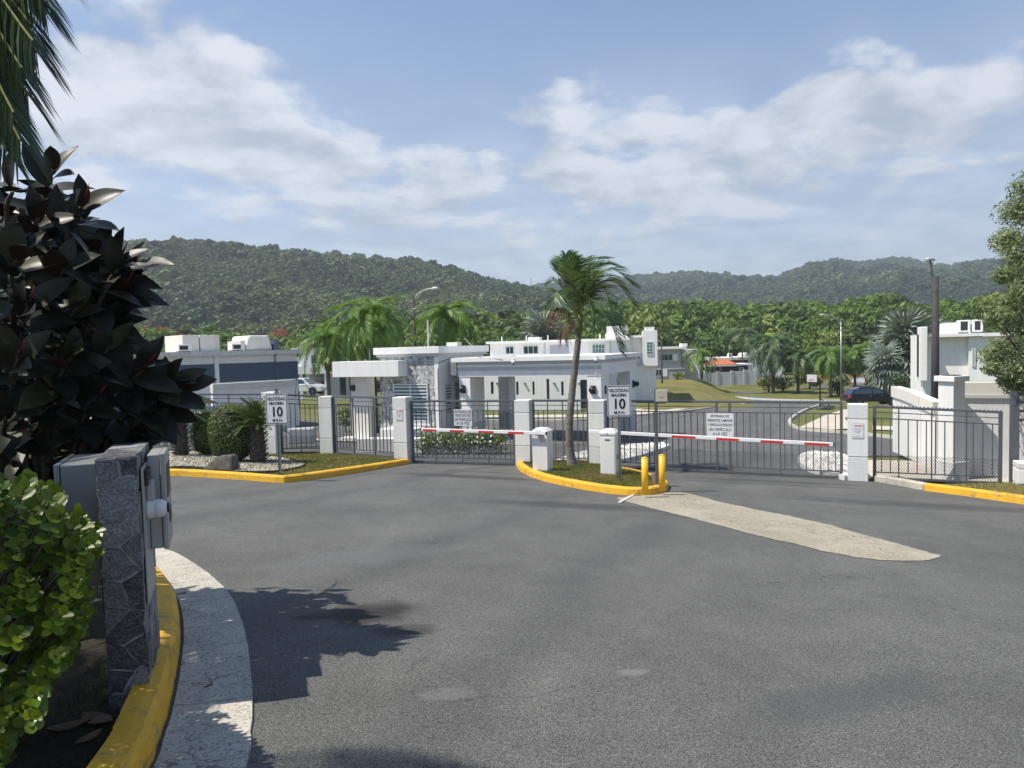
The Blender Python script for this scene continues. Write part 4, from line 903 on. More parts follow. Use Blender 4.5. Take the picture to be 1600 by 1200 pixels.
# ---- white two-storey house behind the portico
def big_house():
    D0 = 59.0; c = at(740, 640, D0); O = V((c.x, D0, -4.4)); q = Loc(O, radians(-10))
    T = thing('white_house', 'white two-storey house with slit windows behind the guardhouse portico', 'house', O, radians(-10))
    x1 = q.front(945, 600).x; zt = q.front(800, 566).z
    slits = [(766.5, 771, 596.5, 616), (806, 810, 596.5, 617), (831.5, 835, 596, 617), (853.5, 858, 592, 624), (876.5, 880.5, 596, 618)]; dr = (906.5, 917, 593.5, 637.5)
    xs = sorted([(q.front(a, u).x, q.front(b_, u).x, q.front(a, v).z, q.front(a, u).z) for a, b_, u, v in slits + [dr]])
    w = MB(); px = -2.5
    for a, b_, z0, z1 in xs:
        w.box(px, a, 0, .3, 0, zt); w.box(a, b_, 0, .3, z1, zt)
        if z0 > .9: w.box(a, b_, 0, .3, 0, z0)
        px = b_
    w.box(px, x1, 0, .3, 0, zt); w.build('front_wall', M['white'], T)
    MB().box(-2.5, x1, .31, 14, 0, zt).build('garage_wing', M['white'], T)
    for a, b_, z0, z1 in xs[:-1]:
        MB().box(a - .002, b_ + .002, .14, .16, z0, z1).build('slit_window', M['glass'], T)
    a, b_, z0, z1 = xs[-1]; d = MB().box(a, b_, .12, .18, max(z0, .2), z1).build('door', M['navy'], T)
    for px_, py_ in ((777, 599), (820, 599), (866, 599), (905, 599)): p = q.front(px_, py_); MB().box(p.x - .08, p.x + .08, -.16, -.002, p.z - .07, p.z + .07).build('spot_lamp', M['galv'], T)
    # upper floor, set back
    Y2 = 9.0; f = lambda px, py: q.front(px, py, Y2); xa, xb = f(766, 550).x, f(984, 550).x; zr = f(800, 533).z; zr0 = f(800, 536.5).z
    MB().box(xa, xb, Y2, Y2 + 9, zt + .01, zr0).build('upper_wall', M['white'], T)
    MB().box(xa - .3, xb, Y2 - .5, Y2 + 9.2, zr0 + .002, zr).build('roof_slab', M['white'], T)
    for u0, u1, v0, v1, m, n in ((790, 803, 541.5, 553.5, 'glass', 2), (817.5, 841, 540.5, 553.5, 'glass', 3), (925, 945, 538, 552.5, 'teal', 4)):
        window(T, f(u0, v0).x, f(u1, v0).x, f(u0, v1).z, f(u0, v0).z, Y2 - .03, n, m, nz=2 if m == 'teal' else 1)
    MB().box(f(859, 545).x, f(889, 545).x, Y2 - .06, Y2 - .002, f(860, 556).z, f(860, 539.5).z).build('shade_panel', M['lilac'], T)
    for u in (850, 952): MB().box(f(u, 545).x, f(u, 545).x + .12, Y2 - .1, Y2 - .003, zt + .02, zr0 - .01).build('downpipe', M['lightgrey'], T)
    # roof clutter
    for u in (775, 815, 850, 935, 945): p = f(u, 530); MB().tube([(p.x, Y2 + 3, zr), (p.x, Y2 + 3, zr + .5)], .06, 6).build('roof_vent', M['white'], T)
    MB().box(f(820, 530).x, f(838, 530).x, Y2 + 2, Y2 + 4, zr, zr + .35).build('roof_hatch', M['white'], T)
    # chimney-like fin and right tower
    Y3 = 12.0; g = lambda px, py: q.front(px, py, Y3); zc = g(965, 510).z
    MB().box(g(949, 530).x, g(981, 530).x, Y3 - 1.5, Y3 + 3, 0, zc).build('fin_tower', M['white'], T)
    MB().box(g(981, 530).x + .002, g(1004, 530).x, Y3 + .6, Y3 + 6, 0, g(990, 526).z).build('link_wall', M['white'], T); MB().box(g(981, 530).x + .002, g(1004, 530).x, Y3 + .2, Y3 + .598, g(990, 527.5).z, g(990, 524).z).build('roof_edge', M['white'], T)
    u0, u1 = g(1003.5, 530).x, g(1026.5, 530).x; zt3 = g(1015, 516.5).z; zl = g(1015, 571).z
    MB().box(u0, u1, Y3 - 1.2, Y3 + 5, zl, zt3).build('right_tower', M['white'], T); MB().box(u0 + .25, u1 - .25, Y3 - 1.1, Y3 + 4.5, zt3 + .002, zt3 + .32).build('tower_cap', M['white'], T)
    window(T, g(1010, 540).x, g(1020, 540).x, g(1015, 554).z, g(1015, 534).z, Y3 - 1.23, 2, 'teal', nz=4)
    MB().box(u0 - .9, u1 - .15, Y3 - .6, Y3 + 5, 0, zl - .002).build('tower_base', M['white'], T)
    MB().box(g(984, 600).x, g(990, 600).x, Y3 + .5, Y3 + .58, .8, g(988, 578).z).build('side_door', M['housegrey'], T); MB().box(u0 - 1.3, u0 - .95, Y3 - .1, Y3 + .1, 2.9, 3.5).build('porch_lamp', M['black'], T)
    MB().box(g(985, 600).x, u0 - .92, Y3 + .0, Y3 + .05, 1.2, 3.6).build('garage_door', M['lightgrey'], T)
    return T
big_house()
# raised lawn between the houses
def mound():
    c = gp(1082, 636); n = 26; vs_, fs = [], []; top = at(1045, 588, 86); X0, X1, Y0, Y1 = c.x - 7.5, c.x + 5.5, 58, 112
    for j in range(n + 1):
        for i in range(n + 1):
            x = lerp(X0, X1, i / n) + 0.0; y = lerp(Y0, Y1, j / n); u = i / n; v = j / n
            e = min(1, v / .55); e = e * e * (3 - 2 * e); s = max(0, min(1, (1 - u) / .55)); s = s * s * (3 - 2 * s)
            h = 1.95 * e * s + .12 * sin(x * .7 + y * .3) * e
            vs_.append((x + (y - 58) * .22, y, G(x, y) - .06 + h * (1 if v < .99 else .98)))
    for j in range(n):
        for i in range(n): a = j * (n + 1) + i; fs.append((a, a + 1, a + n + 2, a + n + 1))
    o = MB().add(vs_, fs).build('lawn_mound', M['mound'], None, True); o['kind'] = 'structure'
mound()

# ---- house far right with curved garden wall
def right_wall():
    base = ps(1487, 757, 17.95); base.z = Gs(17.95); O = V((base.x, base.y, base.z - .2)); q = Loc(O, RZ); sx = base
    T = thing('garden_wall', 'white stepped garden wall with square column behind the right fence', 'wall', O, RZ)
    # column
    f = lambda px, py, y=0.0: q.front(px, py, y)
    xa, xb, dy = f(1466, 700).x, f(1489, 700).x, .9
    r2 = radians(21); c0 = ps(1489, 757, 17.75); c0.z = base.z - .2; q2 = Loc(c0, r2); w2 = q2.front(1507.5, 680).x; d2 = q2.side(1465.5, 680, 0).y; zt = q2.front(1489, 588).z; zb = q2.front(1489, 722).z
    lo = q.l(c0)
    col = MB().box(0, w2, 0, d2, zb, zt - .12).build('column', M['white_smooth'], T, bevel=.006, loc=lo, rot=(0, 0, r2 - RZ)); MB().box(-.06, w2 + .06, -.06, d2 + .06, zt - .118, zt).build('column_cap', M['white_smooth'], col, bevel=.008)
    MB().box(-.06, w2 + .06, -.06, d2 + .06, 0, zb - .002).build('column_base', M['white_rough'], col, bevel=.006)
    MB().box(.05, w2 - .05, .05, d2 - .05, zt + .001, zt + .02).build('cap_gravel', M['rock'], col)
    # left wing curving back
    pts = []
    for px, tpy, bpy_ in ((1472, 628, 732), (1450, 619, 727), (1436, 613, 722), (1420, 607.5, 717), (1405, 603.5, 713)):
        b = gp(px, bpy_); pts.append((q.l(b), q.l(at(px, tpy, b.y)).z))
    mb, cp, lg = MB(), MB(), MB()
    for (a, za), (b, zb_) in zip(pts, pts[1:]):
        d = (b - a); d.z = 0; n = V((d.y, -d.x, 0)).normalized() * -1; th = .18
        for m_, k0, k1, o0, o1 in ((mb, 0, -.30, 0, th), (cp, -.298, 0, -.05, th + .05)):
            r0, r1 = [], []
            for (pp, zz) in ((a, za), (b, zb_)):
                lo = 0 if m_ is mb else zz + k0
                hi = zz + (k1 if m_ is mb else 0)
                r0 += [V((pp.x, pp.y, lo)) + n * o0, V((pp.x, pp.y, hi)) + n * o0, V((pp.x, pp.y, hi)) + n * o1, V((pp.x, pp.y, lo)) + n * o1]
            m_.add(r0, [(0, 1, 5, 4), (1, 2, 6, 5), (2, 3, 7, 6), (3, 0, 4, 7), (0, 3, 2, 1), (4, 5, 6, 7)])
    mb.build('wall', M['white_rough'], T); cp.build('coping', M['cream'], T)
    # right wing
    y2 = dy * .6; za, zb2 = f(1520, 598, y2).z, f(1520, 617, y2).z; z3 = f(1520, 622, y2).z
    MB().box(xb + .06, xb + 6, y2, y2 + .2, 0, z3).build('wall', M['white_rough'], T); MB().box(xb + .002, xb + 6, y2 - .05, y2 + .25, z3 + .002, zb2).build('ledge', M['lightgrey'], T); MB().box(xb + .002, xb + 6, y2 - .02, y2 + .22, zb2 + .002, za).build('coping', M['cream'], T)
right_wall()
def right_house():
    d = 33; c = at(1434, 600, d); O = V((c.x, d, G(c.x, d))); q = Loc(O, radians(-25)); f = q.front
    T = thing('white_house', 'white flat-roofed house with roof tank behind the garden wall', 'house', O, radians(-25))
    x1 = f(1446, 560).x; zt = f(1440, 511).z; zr = f(1500, 526).z
    MB().box(0, x1, -.9, .3, f(1440, 594).z, zt).build('fin', M['white'], T, bevel=.03); MB().box(-.05, -.003, -.5, -.1, f(1440, 588).z, zt - .35).build('side_panel', M['dark'], T)
    xb = f(1512, 560).x; xe = xb + 9
    MB().box(x1 + .003, xb, 0, 8, 0, zr).build('wall', M['white'], T); MB().box(.15, x1 - .001, -.6, .3, 0, f(1440, 594).z - .003).build('base_wall', M['white'], T)
    MB().box(x1 + .004, xb + .5, -.5, 8.3, zr + .002, zr + .14).build('roof_slab', M['white'], T)
    MB().box(xb + .002, xe, -.25, 8, 0, zr - .02).build('front_bay', M['white'], T); MB().box(xb + .51, xe, -.7, 8.3, zr - .018, zr + .14).build('bay_roof', M['white'], T)
    p0, p1 = f(1546, 580, -.25), f(1575, 566, -.25); louver_window(T, p0.x, p1.x, p0.z, p1.z, -.28, 6)
    p0, p1 = f(1518, 572, -.25), f(1524, 541, -.25); louver_window(T, p0.x, p1.x, p0.z, p1.z, -.28, 8)
    a, b = f(1480, 526, 2.5), f(1517, 503, 2.5); MB().box(a.x, b.x, 2.5, 5.5, zr + .143, b.z).build('tank_house', M['white'], T)
    for k, (u, w_) in enumerate(((1497, 1518), (1519, 1538))):
        a = f(u, 526, .9); b = f(w_, 519, .9); ac = thing('air_conditioner', ('left', 'right')[k] + ' white air conditioner on the roof of the right house', 'air conditioner', q.R @ V((a.x, .9, zr + .143)) + q.o, radians(-25), 'rooftop air conditioners')
        W_ = b.x - a.x - .05; MB().box(0, W_, 0, .7, .06, .62).build('case', M['cab'], ac, bevel=.02); MB().box(.1, W_ - .1, -.008, -.001, .14, .55).build('grille', M['dark'], ac); MB().box(.05, W_ - .05, .1, .6, 0, .059).build('feet', M['galv'], ac)
right_house()

# ---- slate-blue building on the left
def left_house():
    a = at(215, 600, 32.5); b = at(466, 600, 38.5); rz = atan2(b.y - a.y, b.x - a.x); O = V((a.x, a.y, G(b.x, b.y) - .5)); q = Loc(O, rz); f = q.front
    T = thing('blue_grey_house', 'long white building with slate-blue band left of the guardhouse', 'house', O, rz)
    x1 = f(465, 590).x; zr = f(400, 547.5).z; zr0 = f(400, 554).z; zw = f(400, 566.5).z; zb = f(400, 594.5).z
    MB().box(0, x1, 0, 7, 0, zr0).build('wall', M['white'], T); MB().box(-.2, x1 + .15, -.35, 7.2, zr0 + .002, zr).build('roof_slab', M['offwhite'], T)
    xp = f(338, 580).x
    MB().box(0, xp - .12, -.04, -.002, zb, zw).build('blue_panel', M['bluegrey'], T); MB().box(xp + .12, x1, -.04, -.002, zb, zw).build('blue_panel', M['bluegrey'], T); MB().box(x1 + .001, x1 + .04, 0, 7, zb - 1.5, zw).build('blue_panel', M['bluegrey'], T)
    MB().box(xp - .1, xp + .1, -.1, -.002, 0, zr0).build('pilaster', M['white'], T)
    MB().tube([(f(430, 580).x, -.05, zb - .6), (f(430, 580).x, -.05, zr0 - .1), (f(433, 550).x, -.4, zr + .1)], .03, 6).build('conduit', M['gate'], T)
    MB().tube([(f(456, 600).x, -.3, zb - 1), (f(463, 522).x, -.3, f(463, 522, -.3).z)], .02, 6).build('antenna_pole', M['gate'], T)
    y = 1.6; g = lambda px, py: q.front(px, py, y)
    for u0, u1, m in ((285.5, 312, 'cream'), (313, 344, 'offwhite')): MB().box(g(u0, 540).x, g(u1, 540).x - .02, y, y + 2.2, zr + .002, g(u0, 523.5).z).build('roof_box', M[m], T, bevel=.02)
    u0, u1 = g(383, 540).x, g(427, 540).x; zt = g(400, 524).z
    MB().hexa([(u0, y, zr + .002), (u1, y, zr + .002), (u1, y + 2, zr + .002), (u0, y + 2, zr + .002)], [(u0 + .25, y, zt), (u1 - .2, y, zt), (u1 - .2, y + 2, zt), (u0 + .25, y + 2, zt)]).build('tank_shelter', M['offwhite'], T, bevel=.12)
    MB().box(g(376, 540).x, u0 - .002, y, y + 1.5, zr + .002, g(380, 532.5).z).build('roof_box', M['offwhite'], T); MB().box(u1 + .002, g(434, 540).x, y - .1, y + 2, zr + .002, g(430, 531).z).build('roof_box', M['bluegrey'], T)
    for k, (u, v) in enumerate(((263, 284), (346, 365))):
        ac = thing('air_conditioner', ('dark-grilled air conditioner left of the roof boxes on the blue building', 'air conditioner between the roof boxes on the blue building')[k], 'air conditioner', q.R @ V((g(u, 545).x, .4, zr + .003)) + q.o, rz, 'rooftop air conditioners')
        w_ = g(v, 545).x - g(u, 545).x; MB().box(0, w_, 0, .5, .04, .36).build('case', M['cab'], ac, bevel=.02); MB().box(.06, w_ * .7, -.008, -.001, .1, .3).build('grille', M['dark'], ac); MB().box(.05, w_ - .05, .1, .4, 0, .039).build('feet', M['galv'], ac)
    # low front wall
    y = -3.2; g = lambda px, py: q.front(px, py, y); x1 = g(459, 600).x; z1, z0 = g(400, 596.5).z, g(400, 606).z
    t2 = thing('boundary_wall', 'low white boundary wall in front of the slate-blue building', 'wall', q.R @ V((0, y, 0)) + q.o, rz)
    MB().box(2, x1, 0, .2, 0, z0).build('wall', M['white'], t2); MB().box(2, x1 + .04, -.06, .26, z0 + .002, z1).build('coping', M['cream'], t2)
    for u in (318, 335, 352): p = g(u, 640); MB().box(p.x, p.x + .5, -.03, -.002, .3, z0 - .7).build('slat_panel', M['housegrey'], t2)
left_house()
# ---- house with carport between blue building and guardhouse
def carport_house():
    d = 74; c = at(462, 620, d); O = V((c.x, d, G(c.x, d) + .6)); q = Loc(O, 0.05); f = q.front
    T = thing('carport_house', 'white house with open carport between the blue building and guardhouse', 'house', O, 0.05)
    x0, x1 = f(456, 600).x, f(560, 600).x; zs1, zs0 = f(485, 572).z, f(485, 584.5).z; zt = f(485, 547).z
    MB().box(x0, x1, 0, 9, zs0, zs1).build('carport_roof', M['white'], T)
    MB().box(x0, x1, 6.5, 9, 0, zs0 - .003).build('back_wall', M['lightgrey'], T); xr = f(508, 600).x; MB().box(xr, x1, .3, 6.498, 0, zs0 - .003).build('wall', M['housegrey'], T)
    MB().box(x0, x1, 1.5, 9, zs1 + .002, zt).build('upper_wall', M['white'], T); MB().box(x0 - .2, x1 + .2, 1, 9.2, zt + .002, zt + .25).build('roof_slab', M['white'], T)
    window(T, f(480, 560).x, f(492, 560).x, f(480, 569).z, f(480, 555).z, 1.47, 2, 'teal'); window(T, f(495, 560).x, f(507, 560).x, f(480, 569).z, f(480, 555).z, 1.47, 2, 'teal')
    for u in (470, 509): p = f(u, 600).x; MB().box(p - .15, p + .15, .1, .4, 0, zs0 - .003).build('post', M['white'], T)
    MB().box(f(474, 595).x, f(478, 595).x, 5.8, 6.49, 1.0, 2.6).build('water_heater', M['cab'], T)
    p = f(489, 578); MB().lathe([(.28, -.04), (.28, -.002)], 12, (p.x, 0, p.z), 'y').build('round_emblem', M['housegrey'], T)
    p = f(535, 600); MB().box(p.x - .3, p.x + .3, .25, .298, .4, 2.6).build('slit_window', M['dark'], T)
carport_house()

# ---- far houses on the right
def far_grey_house():
    d = 98; c = at(1026, 596, d); O = V((c.x - 4, d, -4.8)); q = Loc(O, radians(-4)); f = q.front
    T = thing('grey_house', 'distant grey two-storey house right of the white tower', 'house', O, radians(-4))
    x1 = f(1070, 570).x; zt = f(1050, 545.5).z; zm = f(1050, 575).z
    MB().box(0, x1, 0, 9, 0, zm).build('lower_wall', M['housegrey'], T); MB().box(0, x1 - .4, .25, 9, zm + .002, zt).build('upper_wall', M['housegrey'], T); MB().box(-.3, x1 + .2, -.4, 9.3, zt + .002, zt + .3).build('roof_slab', M['white'], T)
    MB().box(0, x1 + .1, -.08, -.002, zm - .15, zm - .02).build('string_course', M['lightgrey'], T); MB().box(x1 + .003, x1 + 2.2, 2, 9, 0, zt - .1).build('side_wing', M['white'], T)
    for u0, u1, v0, v1, n, y in ((1031, 1051, 553, 564, 3, .22), (1024, 1034, 577, 588, 2, -.03)):
        a, b = f(u0, v1, y), f(u1, v0, y); window(T, a.x, b.x, a.z, b.z, y, n); MB().box(b.x + .03, b.x + .75, y - .06, y - .004 + .02 * 0, a.z - .03, b.z).build('shutter', M['white'], T)
    a, b = f(1065, 545, 3), f(1074, 536.5, 3); MB().box(a.x, b.x, 3, 5, zt + .303, b.z).build('tank_shelter', M['white'], T)
far_grey_house()
def compound():
    # panelled wall, gate opening and posts
    rzc = radians(4); d = 114; c = at(1072, 600, d); O = V((c.x, d, G(c.x, d) - .1)); q = Loc(O, rzc); f = q.front
    T = thing('panelled_wall', 'grey panelled compound wall behind the dry grass bank', 'wall', O, rzc)
    xs = [f(u, 590).x for u in (1101, 1122, 1144, 1164, 1182, 1193, 1205)]; zt = f(1101, 582).z; zb = 0; za = f(1075, 583).z
    MB().box(0, f(1092, 590).x, 0, .25, 0, za).build('front_wall', M['white'], T); MB().box(-.4, 0, -.1, .35, 0, za + .2).build('post', M['housegrey'], T)
    g0, g1 = f(1092, 590).x, f(1100, 590).x; MB().box(g0 + .3, g1, .1, .16, 0, za + .3).build('gate', M['dark'], T); MB().box(g0, g0 + .28, -.1, .4, 0, za + .5).build('post', M['housegrey'], T); MB().box(g0, g1 + .3, -.12, .42, za + .502, za + .8).build('lintel', M['housegrey'], T)
    for i, x in enumerate(xs):
        k = i * .35; MB().box(x - .22, x + .22, -.12, .3, 0, zt + k * .25).build('post', M['housegrey'], T)
        if i < len(xs) - 1: MB().box(x + .222, xs[i + 1] - .222, 0, .18, 0, zt + k * .25 - .12).build('panel', M['lightgrey'], T)
    MB().box(g1 + .3, xs[0] - .222, 0, .18, 0, zt - .1).build('panel', M['lightgrey'], T)
    # gazebo
    d = 119; c = at(1113, 590, d); O = V((c.x, d, G(c.x, d) + 1.0)); q = Loc(O, 0.03); f = q.front
    T = thing('gazebo', 'small dark terrace house with terracotta hip roof behind the wall', 'house', O, 0.03)
    xa, xb, xc = 0, f(1143, 585).x, f(1170, 585).x; ze, zr = f(1130, 570.5).z, f(1130, 562).z
    hip = lambda x0, x1, y0, y1, z0, z1, m, nm: MB().hexa([(x0, y0, z0), (x1, y0, z0), (x1, y1, z0), (x0, y1, z0)], [(lerp(x0, x1, .3), lerp(y0, y1, .45), z1), (lerp(x0, x1, .7), lerp(y0, y1, .45), z1), (lerp(x0, x1, .7), lerp(y0, y1, .55), z1), (lerp(x0, x1, .3), lerp(y0, y1, .55), z1)]).build(nm, m, T)
    hip(xa - .5, xb + 1.2, -.6, 5, ze, zr, M['tile'], 'tile_roof'); MB().box(xa - .5, xb + 1.2, -.65, 5.05, ze - .18, ze - .002).build('fascia', M['white'], T)
    tr = MB()
    for i in range(26):
        x = lerp(xa - .45, xb + 1.15, i / 25); u = min(1, min(i, 25 - i) / 7.5); tr.bar((x, -.6, ze + .05), (lerp(x, lerp(xa, xb, .5), .25 * (1 - u)), lerp(-.6, 1.9, u), lerp(ze, zr, u) + .05), .16, .1)
    o = tr.build('tile_rows', M['tile'], T); o['kind'] = 'stuff'
    for u in (xa, xa + 1.0, xa + 1.9, xb): MB().box(u - .15, u + .15, 0, .3, 0, ze - .182).build('column', M['dark'], T)
    MB().box(xb + .152, xc, .4, 4.5, 0, ze - .2).build('dark_wall', M['dark'], T); MB().box(xc + .002, xc + .2, .3, 4.5, 0, ze + .1).build('end_wall', M['white'], T); MB().box(xb + 1.22, xc + .4, -.3, 4.6, ze - .1, ze + .15).build('flat_roof', M['white'], T)
    p0, p1 = f(1155, 582, .4), f(1162, 574, .4); window(T, p0.x, p1.x, p0.z, p1.z, .37, 1, 'lilac' if False else 'teal', fw=.12)
    MB().box(xa + .16, xb - .16, 4.4, 4.6, 0, ze - .2).build('back_wall', M['cream'], T)
    for k in range(7): MB().box(lerp(xa + 2.05, xb - .2, k / 6) - .02, lerp(xa + 2.05, xb - .2, k / 6) + .02, .1, .14, 0, 1.0).build('baluster', M['dark'], T)
    MB().box(xa + 2.051, xb - .16, .08, .16, 1.002, 1.06).build('handrail', M['dark'], T)
    # white house with red band
    d = 131; c = at(1113, 590, d); O = V((c.x, d, G(c.x, d) + .5)); q = Loc(O, 0.0); f = q.front
    T = thing('red_band_house', 'white flat-roofed house with dark red band behind the terracotta roof', 'house', O, 0)
    x1 = f(1177, 570).x; zt = f(1130, 559).z; zb = f(1130, 563).z; zl = f(1130, 567.5).z
    MB().box(0, x1, 0, 10, 0, zl).build('wall', M['white'], T); MB().box(-.05, x1 + .05, -.06, 10, zl + .002, zb).build('red_band', M['redband'], T); MB().box(-.4, x1 + .4, -.4, 10.4, zb + .002, zt).build('roof_slab', M['white'], T)
    for u, r in ((1140, .5), (1160, .9), (1168, .6)): p = f(u, 556, 4); MB().lathe([(r, zt + .002), (r, zt + .5), (r * .6, zt + .8)], 10, (p.x, 4, 0)).build('roof_tank', M['offwhite'], T)
    d = 127; c = at(1178, 590, d); o = MB().box(0, 5.5, 0, 3, 0, 6.4).build('white_wing', M['white'], None, loc=(c.x, d, G(c.x, d))); tag(o, 'blank white house wall beyond the panelled compound wall', 'house')
    # orange house
    d = 124; c = at(1250, 590, d); O = V((c.x, d, G(c.x, d))); q = Loc(O, 0.06); f = q.front
    T = thing('orange_house', 'orange boundary wall and gateposts among the far palms', 'wall', O, 0.06)
    x1 = f(1405, 590).x; z = f(1260, 588).z; MB().box(.6, f(1300, 590).x, 0, .3, 0, z).build('wall', M['orange'], T); MB().box(f(1330, 590).x, x1, 0, .3, 0, z).build('wall', M['orange'], T); MB().box(-.5, .58, -.2, .6, 0, f(1250, 578).z).build('post', M['orange'], T); MB().box(-1.2, -.52, -.3, -.1, .6, f(1250, 580).z).build('notice_board', M['sign'], T)
    MB().box(f(1299, 590).x, f(1331, 590).x, 2, 2.2, 0, z + .3).build('gate', M['housegrey'], T)
compound()

# ---- cottages in the forest edge on the left hill foot
for k, (px, py, d, w_, h_, m, lab) in enumerate(((678 - 92, 500, 175, 7, 3.0, 'white', 'small white cottage at the foot of the wooded hill'), (552, 508, 168, 5, 2.6, 'cream', 'tiny cream cottage with orange roof among the hillside trees'))):
    p = at(px, py, d); T = thing('cottage', lab, 'house', (p.x, d, p.z - h_), .2); MB().box(-w_ / 2, w_ / 2, 0, 5, -4, h_).build('wall', M[m], T)
    MB().hexa([(-w_ / 2 - .4, -.4, h_ + .002), (w_ / 2 + .4, -.4, h_ + .002), (w_ / 2 + .4, 5.4, h_ + .002), (-w_ / 2 - .4, 5.4, h_ + .002)], [(-w_ / 2 + .5, 2.4, h_ + 1.3), (w_ / 2 - .5, 2.4, h_ + 1.3), (w_ / 2 - .5, 2.6, h_ + 1.3), (-w_ / 2 + .5, 2.6, h_ + 1.3)]).build('roof', M['offwhite'] if k == 0 else M['tile'], T)
    MB().box(-.8, .6, -.03, -.002, .9, 1.9).build('window', M['glass'], T)

# ================================================================== STREET FURNITURE
def street_lamp(label, base, top_z, arm, head=.55, mat='pole', r0=.14, r1=.09):
    T = thing('street_lamp', label, 'street lamp', base, 0); H = top_z - base[2]
    MB().tube([(0, 0, -.2), (0, 0, H)], [r0, r1], 10).build('pole', M[mat], T, True)
    if arm:
        ax, ay, az = arm; pts = catmull([V((0, 0, H - .35)), V((ax * .25, ay * .25, H - .35 + (az + .35) * .55)), V((ax * .65, ay * .65, H - .35 + (az + .35) * .93)), V((ax, ay, H + az))], 5)
        a = MB().tube(pts, .035, 6).build('arm', M['lamp'], T, True); d = V((ax, ay, 0)).normalized(); e = V((ax, ay, H + az))
        MB().tube([e - d * .05, e + d * .1, e + d * (head * .6), e + d * head], [.05, .11, .12, .04], 8).build('lamp_head', M['lamp'], a, True)
        MB().tube([(0, 0, H - .9), (0, 0, H - .82)], r1 + .02, 10).build('clamp', M['galv'], T); MB().tube([(0, 0, H - .4), (0, 0, H - .32)], r1 + .02, 10).build('clamp', M['galv'], T)
    return T
d = 46; b = at(650, 600, d); tz = at(649, 461, d).z; street_lamp('dark street lamp post with pale arm rising behind the guardhouse', (b.x, d, G(b.x, d)), tz, (1.25, -.3, .35), .5)
b = gp(1314.5, 630); b = V((b.x, b.y, b.z)); tz = at(1316, 503, b.y).z; street_lamp('tall grey street lamp beside the parked blue car', b, tz, (-1.7, -.2, .75), .6, 'galv', .11, .07)
d = 24; b = at(1461, 640, d); tz = at(1459, 432, d).z; T = street_lamp('dark wooden lamp pole behind the white curved wall', (b.x, d, G(b.x, d)), tz, None, .28, 'pole', .14, .10)
MB().bar((0, 0, tz - G(b.x, d) - .6), (-.12, .1, at(1454, 407, d).z - G(b.x, d)), .05).build('arm', M['pole'], T)
MB().tube([(-.28, .1, at(1454, 404.5, d).z - G(b.x, d)), (-.15, .1, at(1454, 404, d).z - G(b.x, d)), (.02, .1, at(1454, 406, d).z - G(b.x, d))], [.03, .06, .04], 8).build('lamp_head', M['lamp'], T, True)
d = 86; b = at(1034.5, 594, d); tz = at(1033, 533, d).z; street_lamp('dark lamp post in front of the distant grey house', (b.x, d, G(b.x, d) - .2), tz, (-.5, 0, .1), .4, 'pole', .12, .08)
d = 106; b = at(1110.5, 594, d); tz = at(1110, 551, d).z; street_lamp('thin lamp post left of the terracotta roofed terrace', (b.x, d, G(b.x, d)), tz, (-.6, 0, .15), .4, 'galv', .09, .06)
# basketball hoop
b = gp(1281.5, 640); T = thing('basketball_hoop', 'black portable basketball hoop at the corner of the inner road', 'basketball hoop', b, radians(25)); H = at(1281, 596, b.y).z - b.z
MB().tube([(0, 0, .1), (0, 0, H)], .06, 8).build('pole', M['black'], T); MB().box(-.1, 1.3, -.35, .35, 0, .28).build('base', M['gate'], T, bevel=.05); MB().bar((0, 0, H), (-.9, 0, H + .35), .06).build('arm', M['black'], T)
MB().box(-.93, -.89, -.5, .5, H, H + .6).build('backboard', M['lightgrey'], T); MB().box(-.935, -.931, -.25, .25, H + .15, H + .2).build('target', M['inkred'], T); MB().tube([V((-1.15 + .22 * cos(a), .22 * sin(a), H + .15)) for a in [k * pi / 8 for k in range(17)]], .012, 5).build('rim', M['inkred'], T)
# brace
MB().bar((.02, 0, .9), (1.1, 0, .3), .05).build('brace', M['black'], T)
# radio mast on the ridge
T = thing('radio_mast', 'thin radio mast on the skyline behind the palm', 'mast', (at(830, 450, 900).x, 900, at(830, 462, 900).z), 0); MB().bar((0, 0, -10), (0, 0, at(830, 434, 900).z - at(830, 462, 900).z), .7).build('mast', M['galv'], T)

a0, a1 = at(463, 523, 38), at(600, 531, 62); mid = (a0 + a1) / 2 - V((0, 0, .5)); tag(MB().tube(catmull([a0, mid, a1], 8), .012, 5).build('overhead_cable', M['lamp']), 'thin overhead cable from the blue building towards the palms', 'cable')
a0, a1 = at(690, 474, 48), at(742, 545, 40); tag(MB().tube(catmull([a0, (a0 + a1) / 2 - V((0, 0, .35)), a1], 8), .014, 5).build('overhead_cable', M['lamp']), 'thin overhead cable slanting down behind the guardhouse roof', 'cable')
